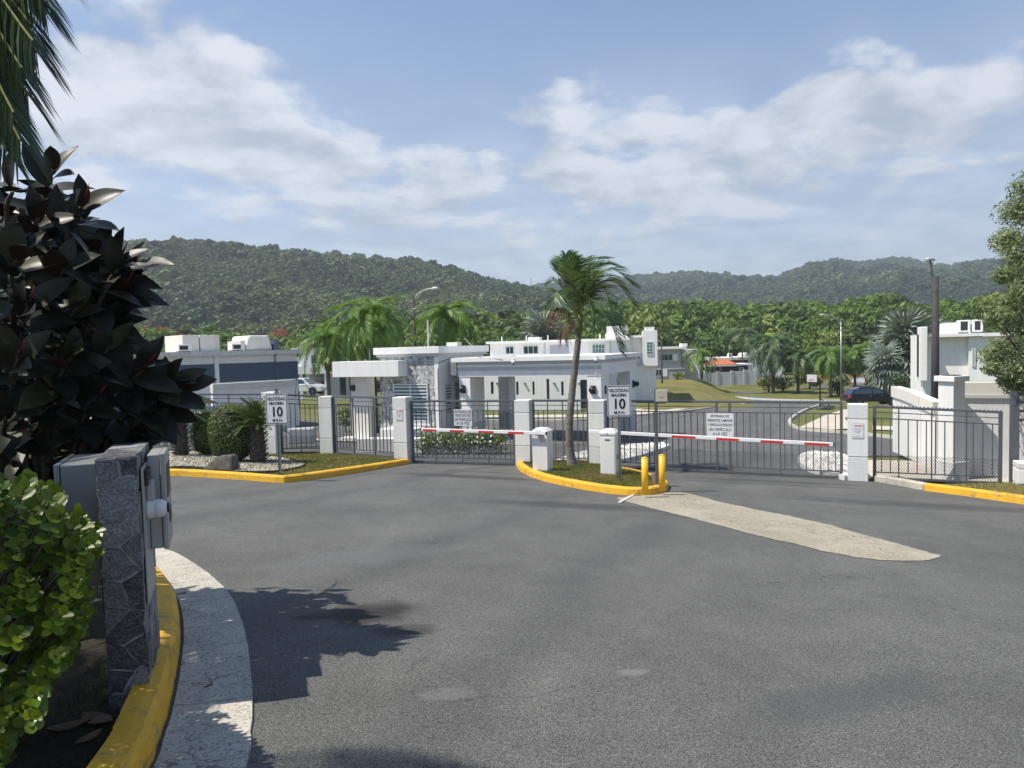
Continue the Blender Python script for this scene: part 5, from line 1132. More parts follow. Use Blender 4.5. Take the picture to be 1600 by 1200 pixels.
# ------------------------------------------------------------------ vehicles
def car(label, p, rz, col, kind='suv', L=4.55, Wd=1.84, H=1.66):
    T = thing('parked_car' if kind != 'pickup' else 'pickup_truck', label, 'car' if kind != 'pickup' else 'truck', p, rz); h = Wd / 2
    body = simple('car_paint_' + label.split()[0], col, .25, .3, .05); body.node_tree.nodes['Principled BSDF'].inputs['Coat Weight'].default_value = .6
    if kind == 'suv': low = [(-2.2, .42), (-2.26, .75), (-2.2, 1.02), (-1.2, 1.08), (.75, 1.06), (1.5, 1.0), (2.1, .86), (2.26, .66), (2.2, .36)]; gh = [(-2.08, 1.03), (-1.78, 1.52), (-1.2, 1.655), (-.2, 1.66), (.35, 1.58), (1.12, 1.04)]
    else: low = [(-2.6, .5), (-2.62, 1.05), (-.75, 1.07), (-.7, 1.1), (1.2, 1.1), (2.3, 1.02), (2.55, .85), (2.55, .45)]; gh = [(-.72, 1.08), (-.62, 1.75), (.3, 1.78), (1.0, 1.1)]
    sx = L / 4.52 if kind == 'suv' else 1
    low = [(x * sx, z) for x, z in low]; gh = [(x * sx, z) for x, z in gh]
    b = MB(); k = .10
    for s0, s1, ins0, ins1 in ((-h, -h + k, .06, 0), (-h + k, h - k, 0, 0), (h - k, h, 0, .06)):
        r0 = [(x * (1 - ins0 * .3), s0, lerp(z, .7, ins0 * .8)) for x, z in low]; r1 = [(x * (1 - ins1 * .3), s1, lerp(z, .7, ins1 * .8)) for x, z in low]; b.hexa(r0, r1)
    bo = b.build('body', body, T, bevel=.02)
    top = h - .22; g = MB(); n = len(gh); ring = lambda s, sg: [(x, sg * lerp(h - .04, top, (z - 1.03) / .62), z) for x, z in s]
    g.hexa(ring(gh, -1), ring(gh, 1)); g.build('cabin', body, T, bevel=.015)
    # windows, set 6 mm proud on the tapering cabin
    def side_win(x0, x1, x2, x3, z0, z1):
        for sg in (-1, 1):
            y = lambda z: sg * (lerp(h - .04, top, (z - 1.03) / .62) + .008); w = MB(); w.add([(x0, y(z0), z0), (x1, y(z0), z0), (x2, y(z1), z1), (x3, y(z1), z1), (x0, y(z0) - sg * .02, z0), (x1, y(z0) - sg * .02, z0), (x2, y(z1) - sg * .02, z1), (x3, y(z1) - sg * .02, z1)], [(0, 1, 2, 3), (4, 5, 6, 7), (0, 1, 5, 4), (1, 2, 6, 5), (2, 3, 7, 6), (3, 0, 4, 7)]); w.build('side_window', M['glass'], T)
    if kind == 'suv':
        side_win(-1.85 * sx, -1.25 * sx, -1.25 * sx, -1.62 * sx, 1.13, 1.53); side_win(-1.2 * sx, -.3 * sx, -.3 * sx, -1.2 * sx, 1.11, 1.56); side_win(-.22 * sx, .78 * sx, .28 * sx, -.22 * sx, 1.11, 1.54)
        a, c_ = (.40 * sx, 1.54), (1.06 * sx, 1.10)
    else:
        side_win(-.6, .0, .0, -.55, 1.16, 1.66); side_win(.06, .82, .30, .06, 1.16, 1.66); a, c_ = (.36, 1.72), (.98, 1.14)
    wy = lambda z: lerp(h - .1, top - .06, (z - 1.03) / .62); MB().add([(a[0] + .02, -wy(a[1]), a[1] + .012), (a[0] + .02, wy(a[1]), a[1] + .012), (c_[0] + .02, wy(c_[1]), c_[1] + .012), (c_[0] + .02, -wy(c_[1]), c_[1] + .012)], [(0, 1, 2, 3)]).build('windscreen', M['glass'], T)
    wx = (-1.38 * sx, 1.38 * sx) if kind == 'suv' else (-1.55, 1.6)
    rim = simple('alloy_rim', (.45, .45, .46), .3, .8) if 'alloy_rim' not in bpy.data.materials else bpy.data.materials['alloy_rim']
    for x in wx:
        for sg in (-1, 1):
            w = MB().lathe([(.25, -.11), (.345, -.10), (.36, -.05), (.36, .05), (.345, .10), (.25, .11)], 22, (0, 0, 0), 'y').build('wheel', M['black'], T, loc=(x, sg * (h - .10), .36)); r = MB()
            r.lathe([(.23, -.112), (.235, .112)], 18, (0, 0, 0), 'y'); r.build('rim', M['dark'], w)
            sp = MB()
            for k2 in range(5): a2 = 2 * pi * k2 / 5; sp.bar((0, sg * .118, 0), (.22 * cos(a2), sg * .118, .22 * sin(a2)), .05, .012)
            sp.build('spokes', rim, w)
            ar = MB(); ar.lathe([(.41, -.004), (.41, .004)], 24, (0, 0, 0), 'y'); ar.build('wheel_arch', M['black'], T, loc=(x, sg * (h + .001), .40))
    for sg in (-1, 1):
        MB().box(low[-2][0] - .22, low[-2][0] - .02, sg * h - (.3 if sg > 0 else -.0) if sg > 0 else -h - .004, h + .004 if sg > 0 else -h + .3, .72, .84).build('headlight', M['louver'], T); MB().box(low[1][0] - .012, low[1][0] + .2, (h - .25) if sg > 0 else -h - .006, h + .006 if sg > 0 else -h + .25, .80, .98).build('tail_light', M['red'], T)
        MB().box(.62 * sx, .8 * sx, sg * (h + .09) - .09, sg * (h + .09) + .09, 1.08, 1.2).build('mirror', body, T, bevel=.03)
        if kind == 'suv':
            for xx in (-.45, .55): MB().box(xx - .1, xx + .1, sg * (h + .012) - .01, sg * (h + .012) + .01, .93, .96).build('door_handle', M['galv'], T)
        MB().bar((-1.35 * sx, sg * (top - .05), 1.675 if kind == 'suv' else 1.79), (.2 * sx, sg * (top - .05), 1.665 if kind == 'suv' else 1.79), .03).build('roof_rail', M['black'], T) if kind == 'suv' else None
    return T
c = gp(1366, 637); car('dark blue SUV parked at the kerb left of the curved wall', c + V((0.2, .9, .12)), radians(-4), (.007, .009, .034))
c = at(1343, 600, 98); car('silver car behind the blue SUV under the palms', V((c.x, 98, G(c.x, 98))), radians(60), (.30, .31, .33))
c = at(470, 612, 68); car('white SUV beside the carport left of the guardhouse', V((c.x + .2, 68, at(480, 617, 68).z)), radians(-8), (.75, .76, .76))
c = at(500, 605, 76); car('silver pickup truck inside the carport', V((c.x, 78, at(500, 611, 76).z)), radians(80), (.34, .36, .38), 'pickup')

# ================================================================== HILLS, FOREST
from mathutils import noise as mnoise
def interp(x, pts):
    if x <= pts[0][0]: return pts[0][1]
    for (a, ya), (b, yb) in zip(pts, pts[1:]):
        if x <= b: k = (x - a) / (b - a); k = k * k * (3 - 2 * k); return ya + (yb - ya) * k
    return pts[-1][1]
class Hill:
    def __init__(s, name, prof, Db, Dr, amp, tree_h, px0, px1):
        s.prof, s.Db, s.Dr, s.amp, s.th, s.px0, s.px1 = prof, Db, Dr, amp, tree_h, px0, px1
        n, m = 120, 34; vs_, fs = [], []
        for j in range(m + 1):
            r = lerp(Db, Dr * 1.5, j / m)
            for i in range(n + 1): vs_.append(s.pos(lerp(px0, px1, i / n), r))
        for j in range(m):
            for i in range(n): a = j * (n + 1) + i; fs.append((a, a + 1, a + n + 2, a + n + 1))
        o = MB().add(vs_, fs).build(name, M['hillsoil'], None, True); o['kind'] = 'structure'
    def pos(s, px, r):
        v = ray(px, 545); az = v.x / v.y; k = r / sqrt(1 + az * az); x, y = az * k, k
        kr = s.Dr / sqrt(1 + az * az); zr = at(px, interp(px, s.prof), kr).z - s.th; u = (r - s.Db) / (s.Dr - s.Db)
        if u <= 1: e = 0.35 * u + 0.65 * (u * u * (3 - 2 * u))
        else: e = 1 - 0.9 * min(1, (u - 1) * 1.2)
        g = mnoise.fractal(V((x, y, 3)) / (s.Dr * .22), 1.0, 2.0, 4) * s.amp * min(1, u * 3) * max(0, min(1, (1.05 - u) * 2.2))
        return V((x, y, -5.6 + (zr + 5.6) * e + g))
M['hillsoil'] = mk_grass('hill_undergrowth', ((0.018, 0.03, 0.01), (0.03, 0.045, 0.014), (0.05, 0.06, 0.022)), 0.05)
hillA = Hill('near_hill', [(-700, 420), (-200, 392), (100, 384), (240, 383), (320, 380), (420, 389), (500, 397), (600, 405), (660, 409), (700, 421), (760, 437), (830, 449), (880, 470), (960, 505), (1050, 530)], 215, 640, 9, 5, -700, 1080)
hillB = Hill('far_hill', [(600, 470), (760, 462), (840, 453), (900, 448), (960, 448), (1000, 441), (1060, 436), (1120, 435), (1180, 438), (1220, 433), (1250, 419), (1275, 410), (1300, 408), (1340, 413), (1400, 410), (1440, 416), (1480, 422), (1540, 414), (1600, 407), (1800, 402), (2100, 415)], 330, 1450, 26, 6, 640, 2100)

def tree_variant(name, mat, nclump, per, size, shape='round', aspect=.62):
    blobs = []
    for k in range(nclump):
        d = rand_dir(1)[0]; d[2] = abs(d[2]) * (1.15 if shape == 'round' else 1) - .25; q = RNG.uniform(.35, .8)
        c = np.array([0, 0, .62]) + d * np.array([.42, .42, .36]) * q * 1.25
        if shape == 'bamboo': a = RNG.uniform(0, 2 * pi); rr = RNG.uniform(0, .34); h = RNG.uniform(.2, .93); c = np.array([rr * cos(a) * (1.1 - .5 * h), rr * sin(a) * (1.1 - .5 * h), h])
        r = RNG.uniform(.13, .22) * (1 if shape == 'round' else .8); blobs.append((c, (r, r, r * .8)))
    return crown_leaves(name, blobs, per, size, mat, aspect, .5, .25 if shape == 'round' else .5)
def scatter(name, pts, scl, rot, idx, tint, variants, label):
    me = bpy.data.meshes.new(name); n = len(pts); me.vertices.add(n); me.vertices.foreach_set('co', np.asarray(pts, np.float32).ravel())
    for nm, ty, val in (('scl', 'FLOAT', scl), ('rotz', 'FLOAT', rot), ('vidx', 'INT', idx), ('tint', 'FLOAT', tint)):
        a = me.attributes.new(nm, ty, 'POINT'); a.data.foreach_set('value', np.asarray(val, np.int32 if ty == 'INT' else np.float32))
    o = link(name, me); tag(o, label, None, None, 'stuff'); o['category'] = 'trees'
    ng = bpy.data.node_groups.new(name, 'GeometryNodeTree'); ng.interface.new_socket('Geometry', in_out='INPUT', socket_type='NodeSocketGeometry'); ng.interface.new_socket('Geometry', in_out='OUTPUT', socket_type='NodeSocketGeometry')
    N = ng.nodes.new; L = ng.links.new; gi, go = N('NodeGroupInput'), N('NodeGroupOutput'); jn = N('GeometryNodeJoinGeometry')
    def attr(nm, ty):
        q = N('GeometryNodeInputNamedAttribute'); q.data_type = ty; q.inputs[0].default_value = nm; return q.outputs[0]
    sc, rz, vi = attr('scl', 'FLOAT'), attr('rotz', 'FLOAT'), attr('vidx', 'INT'); cx = N('ShaderNodeCombineXYZ'); L(rz, cx.inputs[2])
    for k, me_v in enumerate(variants):
        ob = bpy.data.objects.new(name + '_tree', me_v); oi = N('GeometryNodeObjectInfo'); oi.inputs[0].default_value = ob; oi.inputs['As Instance'].default_value = True
        cm = N('FunctionNodeCompare'); cm.data_type = 'INT'; cm.operation = 'EQUAL'; L(vi, cm.inputs[2]); cm.inputs[3].default_value = k
        ip = N('GeometryNodeInstanceOnPoints'); L(gi.outputs[0], ip.inputs['Points']); L(cm.outputs[0], ip.inputs['Selection']); L(oi.outputs['Geometry'], ip.inputs['Instance']); L(cx.outputs[0], ip.inputs['Rotation']); L(sc, ip.inputs['Scale']); L(ip.outputs[0], jn.inputs[0])
    L(jn.outputs[0], go.inputs[0]); md = o.modifiers.new('scatter', 'NODES'); md.node_group = ng; return o
HILLCOL = [(0.0, (0.034, 0.068, 0.024)), (0.35, (0.068, 0.115, 0.032)), (0.6, (0.115, 0.158, 0.042)), (0.8, (0.18, 0.19, 0.055)), (0.93, (0.15, 0.135, 0.085)), (1.0, (0.18, 0.165, 0.13))]
mh = mk_leaf_inst('hill_leaf', HILLCOL, .12)
hv = [tree_variant('hill_crown', mh, 11, 40, .19, aspect=.8) for _ in range(5)]
def hill_trees(hill, name, n, px0, px1, u0, u1, s0, s1, label, yellow, mean=.36):
    P, S, T = [], [], []
    while len(P) < n:
        px = random.uniform(px0, px1); u = sqrt(random.random()) * (u1 - u0) + u0; r = lerp(hill.Db, hill.Dr, u); p = hill.pos(px, r); s = random.uniform(s0, s1) * (1 + .75 * (random.random() < .05)); p.z -= s * .30
        t = mean + .5 * mnoise.noise(V((p.x, p.y, 0)) / (hill.Dr * .09)) + random.gauss(0, .10)
        t += yellow * max(0, mnoise.noise(V((p.x + 400, p.y, 5)) / (hill.Dr * .17)))
        P.append(p[:]); S.append(s); T.append(min(1, max(0, t)))
    scatter(name, P, S, [random.uniform(0, 6.28) for _ in P], [random.randrange(5) for _ in P], T, hv, label)
hill_trees(hillA, 'hill_forest', 27000, -400, 1000, 0, 1.06, 3.4, 7.0, 'dense green forest covering the near hill on the left', .7)
hill_trees(hillB, 'far_hill_forest', 30000, 740, 1750, .1, 1.05, 6, 11, 'dark green forest covering the far hills on the right', .1, .2)
# forest belt on the valley floor
FCOL = [(0.0, (0.035, 0.07, 0.016)), (0.3, (0.075, 0.12, 0.022)), (0.6, (0.105, 0.18, 0.03)), (0.85, (0.155, 0.23, 0.042)), (1.0, (0.21, 0.24, 0.055))]
mf = mk_leaf_inst('forest_leaf', FCOL, .25)
fv = [tree_variant('forest_crown', mf, 22, 62, .115) for _ in range(3)] + [tree_variant('forest_crown', mf, 30, 50, .10, 'bamboo', .45) for _ in range(3)]
TL = [(-300, 500), (180, 508), (300, 512), (440, 520), (500, 500), (560, 497), (640, 500), (740, 492), (800, 487), (870, 482), (960, 476), (1040, 472), (1120, 471), (1200, 476), (1290, 472), (1340, 463), (1372, 457), (1410, 466), (1470, 476), (1530, 466), (1600, 460), (1900, 455)]
P, S, R_, I_, T_ = [], [], [], [], []
for row, (d0, drop, sp) in enumerate(((126, 42, 26), (136, 22, 24), (147, 9, 23), (160, 0, 22))):
    px = -260
    while px < 1850:
        px += random.uniform(.6, 1.4) * sp; d = d0 + random.uniform(-4, 4) + (22 if 1000 < px < 1400 else 0); top = interp(px, TL) + drop + random.uniform(-5, 7)
        z = at(px, top, d).z; x = at(px, 540, d).x; h = max(4, z + 5.6)
        P.append((x, d, -5.6)); S.append(h * 1.02); R_.append(random.uniform(0, 6.28)); bam = px > 860 and random.random() < .7; I_.append(random.randrange(3) + (3 if bam else 0)); T_.append(min(1, max(0, random.gauss(.5 + (.1 if px > 860 else 0), .22))))
scatter('forest_belt', P, S, R_, I_, T_, fv, 'bright green tree and bamboo belt on the valley floor')
# undergrowth line in front of the forest so that trunks stand in shade
# flame trees
def bush_tree(label, cat, name, p, w, h, mat, n=10, per=60, size=.12, trunk=True, group=None, asp=.5):
    T = thing(name, label, cat, p, random.uniform(0, 6), group); blobs = []
    for k in range(n):
        d = rand_dir(1)[0]; c = np.array([d[0] * w * .33, d[1] * w * .33, h * (.62 if trunk else .5) + d[2] * h * (.24 if trunk else .3)]); r = RNG.uniform(.2, .3) * w; blobs.append((c, (r, r, r * .72 * min(1.2, h / w))))
    link('crown' if trunk else 'foliage', crown_leaves('crown', blobs, per, size, mat, asp, .4, .2), T)
    mb = MB(); mb.tube([(0, 0, -.2), (.03 * w, 0, h * .3), (0, .02 * w, h * .62)], [w * .045, w * .035, w * .015], 7)
    for k in range(4): a = k * 1.6; mb.tube([(.02 * w, 0, h * .28), (cos(a) * w * .18, sin(a) * w * .18, h * .5), (cos(a) * w * .28, sin(a) * w * .28, h * .66)], [w * .025, w * .016, w * .006], 5)
    mb.build('trunk' if trunk else 'stem', M['barkd'], T, True); return T
for px, py, w, lab in ((228, 512, 8, 'flame tree with red blossom behind the rubber plant leaves'), (430, 500, 7, 'flame tree with faded red blossom at the hill foot'), (262, 506, 6, 'small red flame tree left of the roof boxes')):
    d = 150; p = at(px, py, d); bush_tree(lab, 'tree', 'flame_tree', (p.x, d, -5.6), w, p.z + 5.6 + w * .2, M['redleaf'] if w > 6.5 else M['redleaf'], 9, 70, .5, group='flame trees')

# ------------------------------------------------------------------ palms
def std_fronds(mat, n=4, ll=.36, lw=.021, nleaf=58, droop=.9, arch=.55):
    out = []
    for k in range(n):
        a = arch * random.uniform(.8, 1.2)
        out.append(frond_mesh('frond', [(0, 0, 0), (.30, .0, .13), (.62, random.uniform(-.04, .04), .10 - .1 * a), (.86, random.uniform(-.06, .06), -.07 - .35 * a), (1.0, random.uniform(-.08, .08), -.2 - .75 * a)], mat, nleaf, ll, lw, droop, rach=.012, sag=.75, vee=.35))
    return out
FR_B = std_fronds(M['palmb']); FR_D = std_fronds(M['palm'])
def palm(label, base, height, fl, nf, meshes, r0=.13, r1=.1, lean=(0, 0), bark='bark', spread=(-.5, 1.15), fruit=False, name='palm_tree', wind=.0):
    T = thing(name, label, 'palm tree', base, 0, 'palms of the estate'); mb = MB(); n = 9
    pts = [V((lean[0] * (k / (n - 1)) ** 1.5, lean[1] * (k / (n - 1)) ** 1.5, -.2 + (height + .2) * k / (n - 1))) for k in range(n)]
    mb.tube(pts, [lerp(r0 * (1.35 if k == 0 else 1), r1, k / (n - 1)) for k in range(n)], 10); mb.build('trunk', M[bark], T, True); top = pts[-1]
    MB().tube([top - V((0, 0, .05)), top + V((0, 0, fl * .12)), top + V((0, 0, fl * .28))], [r1 * 1.1, r1 * 1.2, r1 * .4], 8).build('crownshaft', M['shaft'], T, True)
    for k in range(nf):
        a = k * 2.4 + random.uniform(-.2, .2); el = lerp(spread[1], spread[0], ((k + .5) / nf) ** .8) + random.uniform(-.1, .1); s = fl * random.uniform(.85, 1.1) * (.8 if el > .9 else 1)
        link('frond', random.choice(meshes), T, top + V((0, 0, fl * .14)), (random.uniform(-.25, .25), -el, a), (s, s, s))
    if fruit:
        fb = MB()
        for k in range(9): a = k * .7; fb.tube([top + V((cos(a) * .1, sin(a) * .1, 0)), top + V((cos(a) * .22, sin(a) * .22, -.5)), top + V((cos(a) * .16, sin(a) * .16, -1.2))], [.05, .06, .02], 5)
        fb.build('fruit_bunch', simple('palm_fruit', (.42, .26, .03), .7, 0, .3, 12), T)
    return T
def palm_px(label, px, by, d, ty, fl, nf, meshes, **k):
    b = at(px, by, d); z0 = G(b.x, d) if by is None or k.pop('ground', True) else b.z; top = at(px, ty, d).z
    return palm(label, (b.x, d, z0), top - z0, fl, nf, meshes, **k)
palm_px('feathery queen palm left of the guardhouse canopy', 515, 640, 41, 545, 1.75, 20, FR_B, fruit=True, r0=.14, bark='bark')
palm_px('bright green queen palm right behind the guardhouse canopy', 588, 690, 32, 512, 1.75, 28, FR_B, bark='barkd', spread=(-.55, 1.3))
palm_px('bright green queen palm behind the stone guardhouse wall', 702, 640, 44, 508, 2.1, 28, FR_B, spread=(-.6, 1.3))
palm_px('queen palm low between lamp post and guardhouse canopy', 555, 640, 50, 540, 2.1, 24, FR_B, spread=(-.4, 1.3))
palm_px('tall thin palm against the wooded hill above the canopy', 577, 600, 78, 486, 2.4, 14, FR_B)
palm_px('slender young palm in front of the distant grey house', 1096, 603, 96, 560, 2.3, 18, FR_B, r0=.12)
palm_px('dark coconut palm right of the panelled compound wall', 1208, 603, 94, 545, 3.1, 26, FR_D, r0=.22, r1=.16, bark='barkd', spread=(-.7, 1.1))
palm_px('broad palm left of the tall street lamp', 1247, 603, 92, 565, 2.6, 22, FR_D, r0=.2, bark='barkd', spread=(-.5, 1.2))
palm_px('green palm just left of the tall street lamp', 1298, 608, 84, 562, 2.3, 24, FR_B, r0=.2, bark='bark', spread=(-.8, 1.2))
palm_px('green palm right of the tall street lamp', 1336, 608, 86, 560, 2.5, 24, FR_B, r0=.2, bark='bark', spread=(-.8, 1.2))
palm_px('leaning palm beyond the red band house', 1160, 580, 128, 530, 3.2, 18, FR_D)
# fan palms
def fan_mesh(mat, n=20):
    vs_, fs, rn, mi = [], [], [], []; r0 = .42
    for i in range(n):
        a = lerp(-2.25, 2.25, i / (n - 1)); da = 2.25 / (n - 1) * 1.02; L = random.uniform(.9, 1.05); c, s = cos(a), sin(a); bl = len(vs_); z = .05 * (i % 2); dr = -.22 * random.uniform(.6, 1.4)
        vs_ += [(0.35, 0, 0), (.35 + r0 * cos(a - da), r0 * sin(a - da), .05), (.35 + r0 * cos(a + da), r0 * sin(a + da), .05), (.35 + .72 * cos(a - da * .55) * L, .72 * sin(a - da * .55) * L, .03 + dr * .2), (.35 + .72 * cos(a + da * .55) * L, .72 * sin(a + da * .55) * L, .03 + dr * .2), (.35 + L * c, L * s, dr)]
        fs += [(bl, bl + 1, bl + 2), (bl + 1, bl + 3, bl + 4, bl + 2), (bl + 3, bl + 5, bl + 4)]; rn += [random.random()] * 6
    b = len(vs_); vs_ += [(0, -.03, 0), (0, .03, 0), (.5, .015, .02), (.5, -.015, .02), (0, 0, -.03), (.5, 0, -.01)]; fs += [(b, b + 1, b + 2, b + 3), (b, b + 4, b + 5, b + 3), (b + 1, b + 4, b + 5, b + 2)]; rn += [.6] * 6
    me = bpy.data.meshes.new('fan'); me.from_pydata(vs_, [], fs); me.materials.append(mat); q = me.attributes.new('rnd', 'FLOAT', 'POINT'); q.data.foreach_set('value', rn); return me
FANS = [fan_mesh(M['silver']) for _ in range(3)]
def fan_palm(label, px, d, ty, sz, n, stretch=1.0, bark='bark', r=.22):
    b = at(px, 600, d); z0 = G(b.x, d); top = at(px, ty, d).z; T = thing('fan_palm', label, 'palm tree', (b.x, d, z0), 0, 'silver fan palms'); H = top - z0
    MB().tube([(0, 0, -.2), (0, 0, H * .5), (0, 0, H)], [r * 1.2, r, r * .8], 10).build('trunk', M[bark], T, True)
    for k in range(n):
        a = k * 2.399; u = (k + .5) / n; el = lerp(1.35, -.75, u ** .85); s = sz * random.uniform(.8, 1.1); h = H - u * sz * .9 * stretch
        link('fan', random.choice(FANS), T, (cos(a) * .1, sin(a) * .1, h), (random.uniform(-.5, .5), -el, a), (s, s, s))
    return T
fan_palm('tall silver fan palm left of the dark wooden pole', 1413, 74, 525, 2.9, 46, 1.7, 'barkd', .3)
fan_palm('smaller silver fan palm with pale trunk beside the tall one', 1383, 70, 562, 1.7, 22, .8)
fan_palm('silver fan palm behind the white house roof', 850, 96, 520, 3.0, 34, 1.2)
fan_palm('silver fan palm peeking over the dark pole side', 1445, 80, 520, 2.6, 26, 1.2, 'barkd')

# ---- the wind-swept palm on the island
def island_palm():
    b = gp(894, 727, .118); d = b.y; T = thing('palm_tree', 'wind-swept coconut palm with leaning trunk on the middle island', 'palm tree', b, 0); L = lambda px, py, dd=0.0: at(px, py, d + dd) - b
    path = catmull([L(895, 733), L(891, 705), L(889.5, 675), L(891, 645), L(894.5, 608), L(899, 570), L(902.5, 540), L(904, 520)], 5); m = len(path)
    mb = MB(); rad = []
    for i in range(m): u = i / (m - 1); rad.append(lerp(.100, .070, u) + .10 * math.exp(-u * 22) + (.006 if i % 2 else 0))
    mb.tube(path, rad, 14); mb.build('trunk', M['bark'], T, True)
    rings = MB()
    for i in range(2, 42):
        k = i / 43 * (m - 1); a = int(k); p = path[a].lerp(path[min(a + 1, m - 1)], k - a); r = lerp(rad[a], rad[min(a + 1, m - 1)], k - a); rings.tube([p - V((0, 0, .012)), p, p + V((0, 0, .012))], [r * .99, r * 1.045, r * .99], 14, False)
    rings.build('trunk_rings', M['bark'], T, True)
    top = path[-1]; sh = L(905, 492)
    MB().tube([top - V((0, 0, .02)), top.lerp(sh, .35), top.lerp(sh, .7), sh], [.10, .115, .095, .05], 12).build('crownshaft', M['shaft'], T, True)
    wind = V((.55, .05, 0)); O = L(905, 497)
    F = [((893, 440), (889, 412), (884, 398), -.3, 56), ((900, 435), (903, 412), (916, 402), .4, 56), ((882, 455), (868, 440), (858, 441), .1, 44), ((915, 438), (935, 412), (966, 416), -.5, 60), ((922, 440), (955, 420), (990, 446), .3, 60),
         ((925, 450), (960, 440), (992, 478), -.2, 56), ((918, 460), (942, 448), (955, 492), -.9, 52), ((928, 486), (952, 500), (968, 548), -.6, 60), ((930, 488), (955, 492), (972, 520), .7, 50), ((885, 470), (872, 455), (866, 470), -.7, 40), ((890, 430), (880, 408), (892, 396), .8, 50), ((910, 425), (922, 405), (945, 402), .9, 54), ((898, 448), (892, 425), (898, 405), -.8, 50), ((915, 470), (925, 470), (930, 505), -1.0, 36), ((888, 448), (874, 424), (876, 408), .5, 48), ((918, 445), (945, 430), (976, 452), -.9, 54)]
    for i, (c1, c2, e, dd, nl) in enumerate(F):
        me = frond_mesh('frond', [O, L(*c1, dd * .35), L(*c2, dd * .8), L(*e, dd)], M['palm'], nl, .60, .030, .55, wind * (1.0 if e[0] > 900 else .45), rach=.02, vee=.3, sag=.45, start=.16); link('frond', me, T)
    me = frond_mesh('dead_frond', [O, L(888, 487, -.3), L(870, 480, -.5), L(862, 498, -.6)], M['palmd'], 44, .5, .016, .9, V((-.25, 0, -.35)), rach=.02, vee=.0, sag=.8, start=.3); o = link('frond', me, T); o['label'] = 'brown dead frond hanging to the left'
    me = frond_mesh('dead_frond', [O, L(893, 497, -.5), L(884, 505, -.8), L(880, 525, -.9)], M['palmd'], 34, .42, .014, .9, V((.1, 0, -.4)), rach=.016, vee=.0, sag=.8, start=.3); link('frond', me, T)
    # fallen sheath bits
    db = MB()
    for k in range(26):
        p = gp(random.uniform(905, 972), random.uniform(736, 745), .13); a = random.uniform(-.5, .5); l_ = random.uniform(.08, .3); db.bar(p, p + V((cos(a) * l_, sin(a) * l_ * .6, random.uniform(0, .02))), .02, .008)
    o = db.build('palm_litter', M['deadleaf']); tag(o, 'brown palm litter lying at the palm foot', 'litter', None, 'stuff')
island_palm()

# ------------------------------------------------------------------ shrubs beyond the gate
def shrub_px(label, px, py, w, h, mat, n=9, per=80, size=.1, d=None):
    p = gp(px, py) if d is None else at(px, py, d); return bush_tree(label, 'shrub', 'shrub', p, w, h, M[mat], n, per, size, False, 'garden shrubs', .6)
shrub_px('yellow-green shrub at the far roundabout lawn', 1201, 613, 3.2, 2.6, 'yshrub', 10, 120, .22)
shrub_px('dark round shrub right of the yellow-green shrub', 1224, 611, 3.4, 2.5, 'darktree', 10, 120, .22)
shrub_px('yellowish shrub left of the far side road', 1247, 608, 2.6, 3.0, 'yshrub', 8, 120, .22)
shrub_px('dark shrub beside the far side road', 1265, 608, 3.6, 3.0, 'darktree', 10, 120, .25)
shrub_px('low dark shrub at the foot of the tall street lamp', 1312, 618, 3.0, 2.4, 'darktree', 9, 110, .22)
shrub_px('dark agave-like shrub behind the blue SUV', 1371, 612, 3.4, 2.6, 'darktree', 9, 110, .25)
shrub_px('dark shrub left of the curved white wall', 1418, 622, 2.6, 2.0, 'darktree', 8, 110, .2, 52)
shrub_px('small green shrub left of the canopy column', 540, 668, 1.0, 1.0, 'shrub', 8, 90, .1, 33)
shrub_px('low garden shrub on top of the lawn mound', 1058, 592, 2.6, .9, 'shrub', 6, 90, .2, 96)
def flowering_hedge():
    c = [gp(648, 711), gp(768, 711)]; c = [V((p.x, p.y, 0)) + SX * .5 for p in c]; o = V((c[0].x, c[0].y, G(c[0].x, c[0].y))); T = thing('flowering_hedge', 'white-flowering hedge behind the visitor gate', 'hedge', o, 0); d = c[1] - c[0]; blobs = []
    for k in range(20): u = k / 19; p = d * u; blobs.append(((p.x + random.uniform(-.1, .1), p.y + random.uniform(-.2, .2), G(c[0].x + p.x, c[0].y + p.y) - o.z + random.uniform(.3, .55)), (.36, .36, .36)))
    link('foliage', crown_leaves('foliage', blobs, 190, .085, M['shrub'], .55, .4), T)
    fl = [(b[0], (.40, .40, .40)) for b in blobs]; link('flowers', crown_leaves('flowers', fl, 14, .075, M['flower'], .95, 1.0, shell=.97), T)['kind'] = 'stuff'
    st = MB()
    for k in range(14): p = d * (k / 13); z = G(c[0].x + p.x, c[0].y + p.y) - o.z; st.tube([(p.x, p.y, z - .05), (p.x + .05, p.y, z + .5)], .012, 4)
    st.build('stem', M['twig'], T)
flowering_hedge()
p = gp(776, 702); bush_tree('small red croton plant at the portico column', 'shrub', 'shrub', p, .35, .75, M['redleaf'], 6, 26, .12, False)
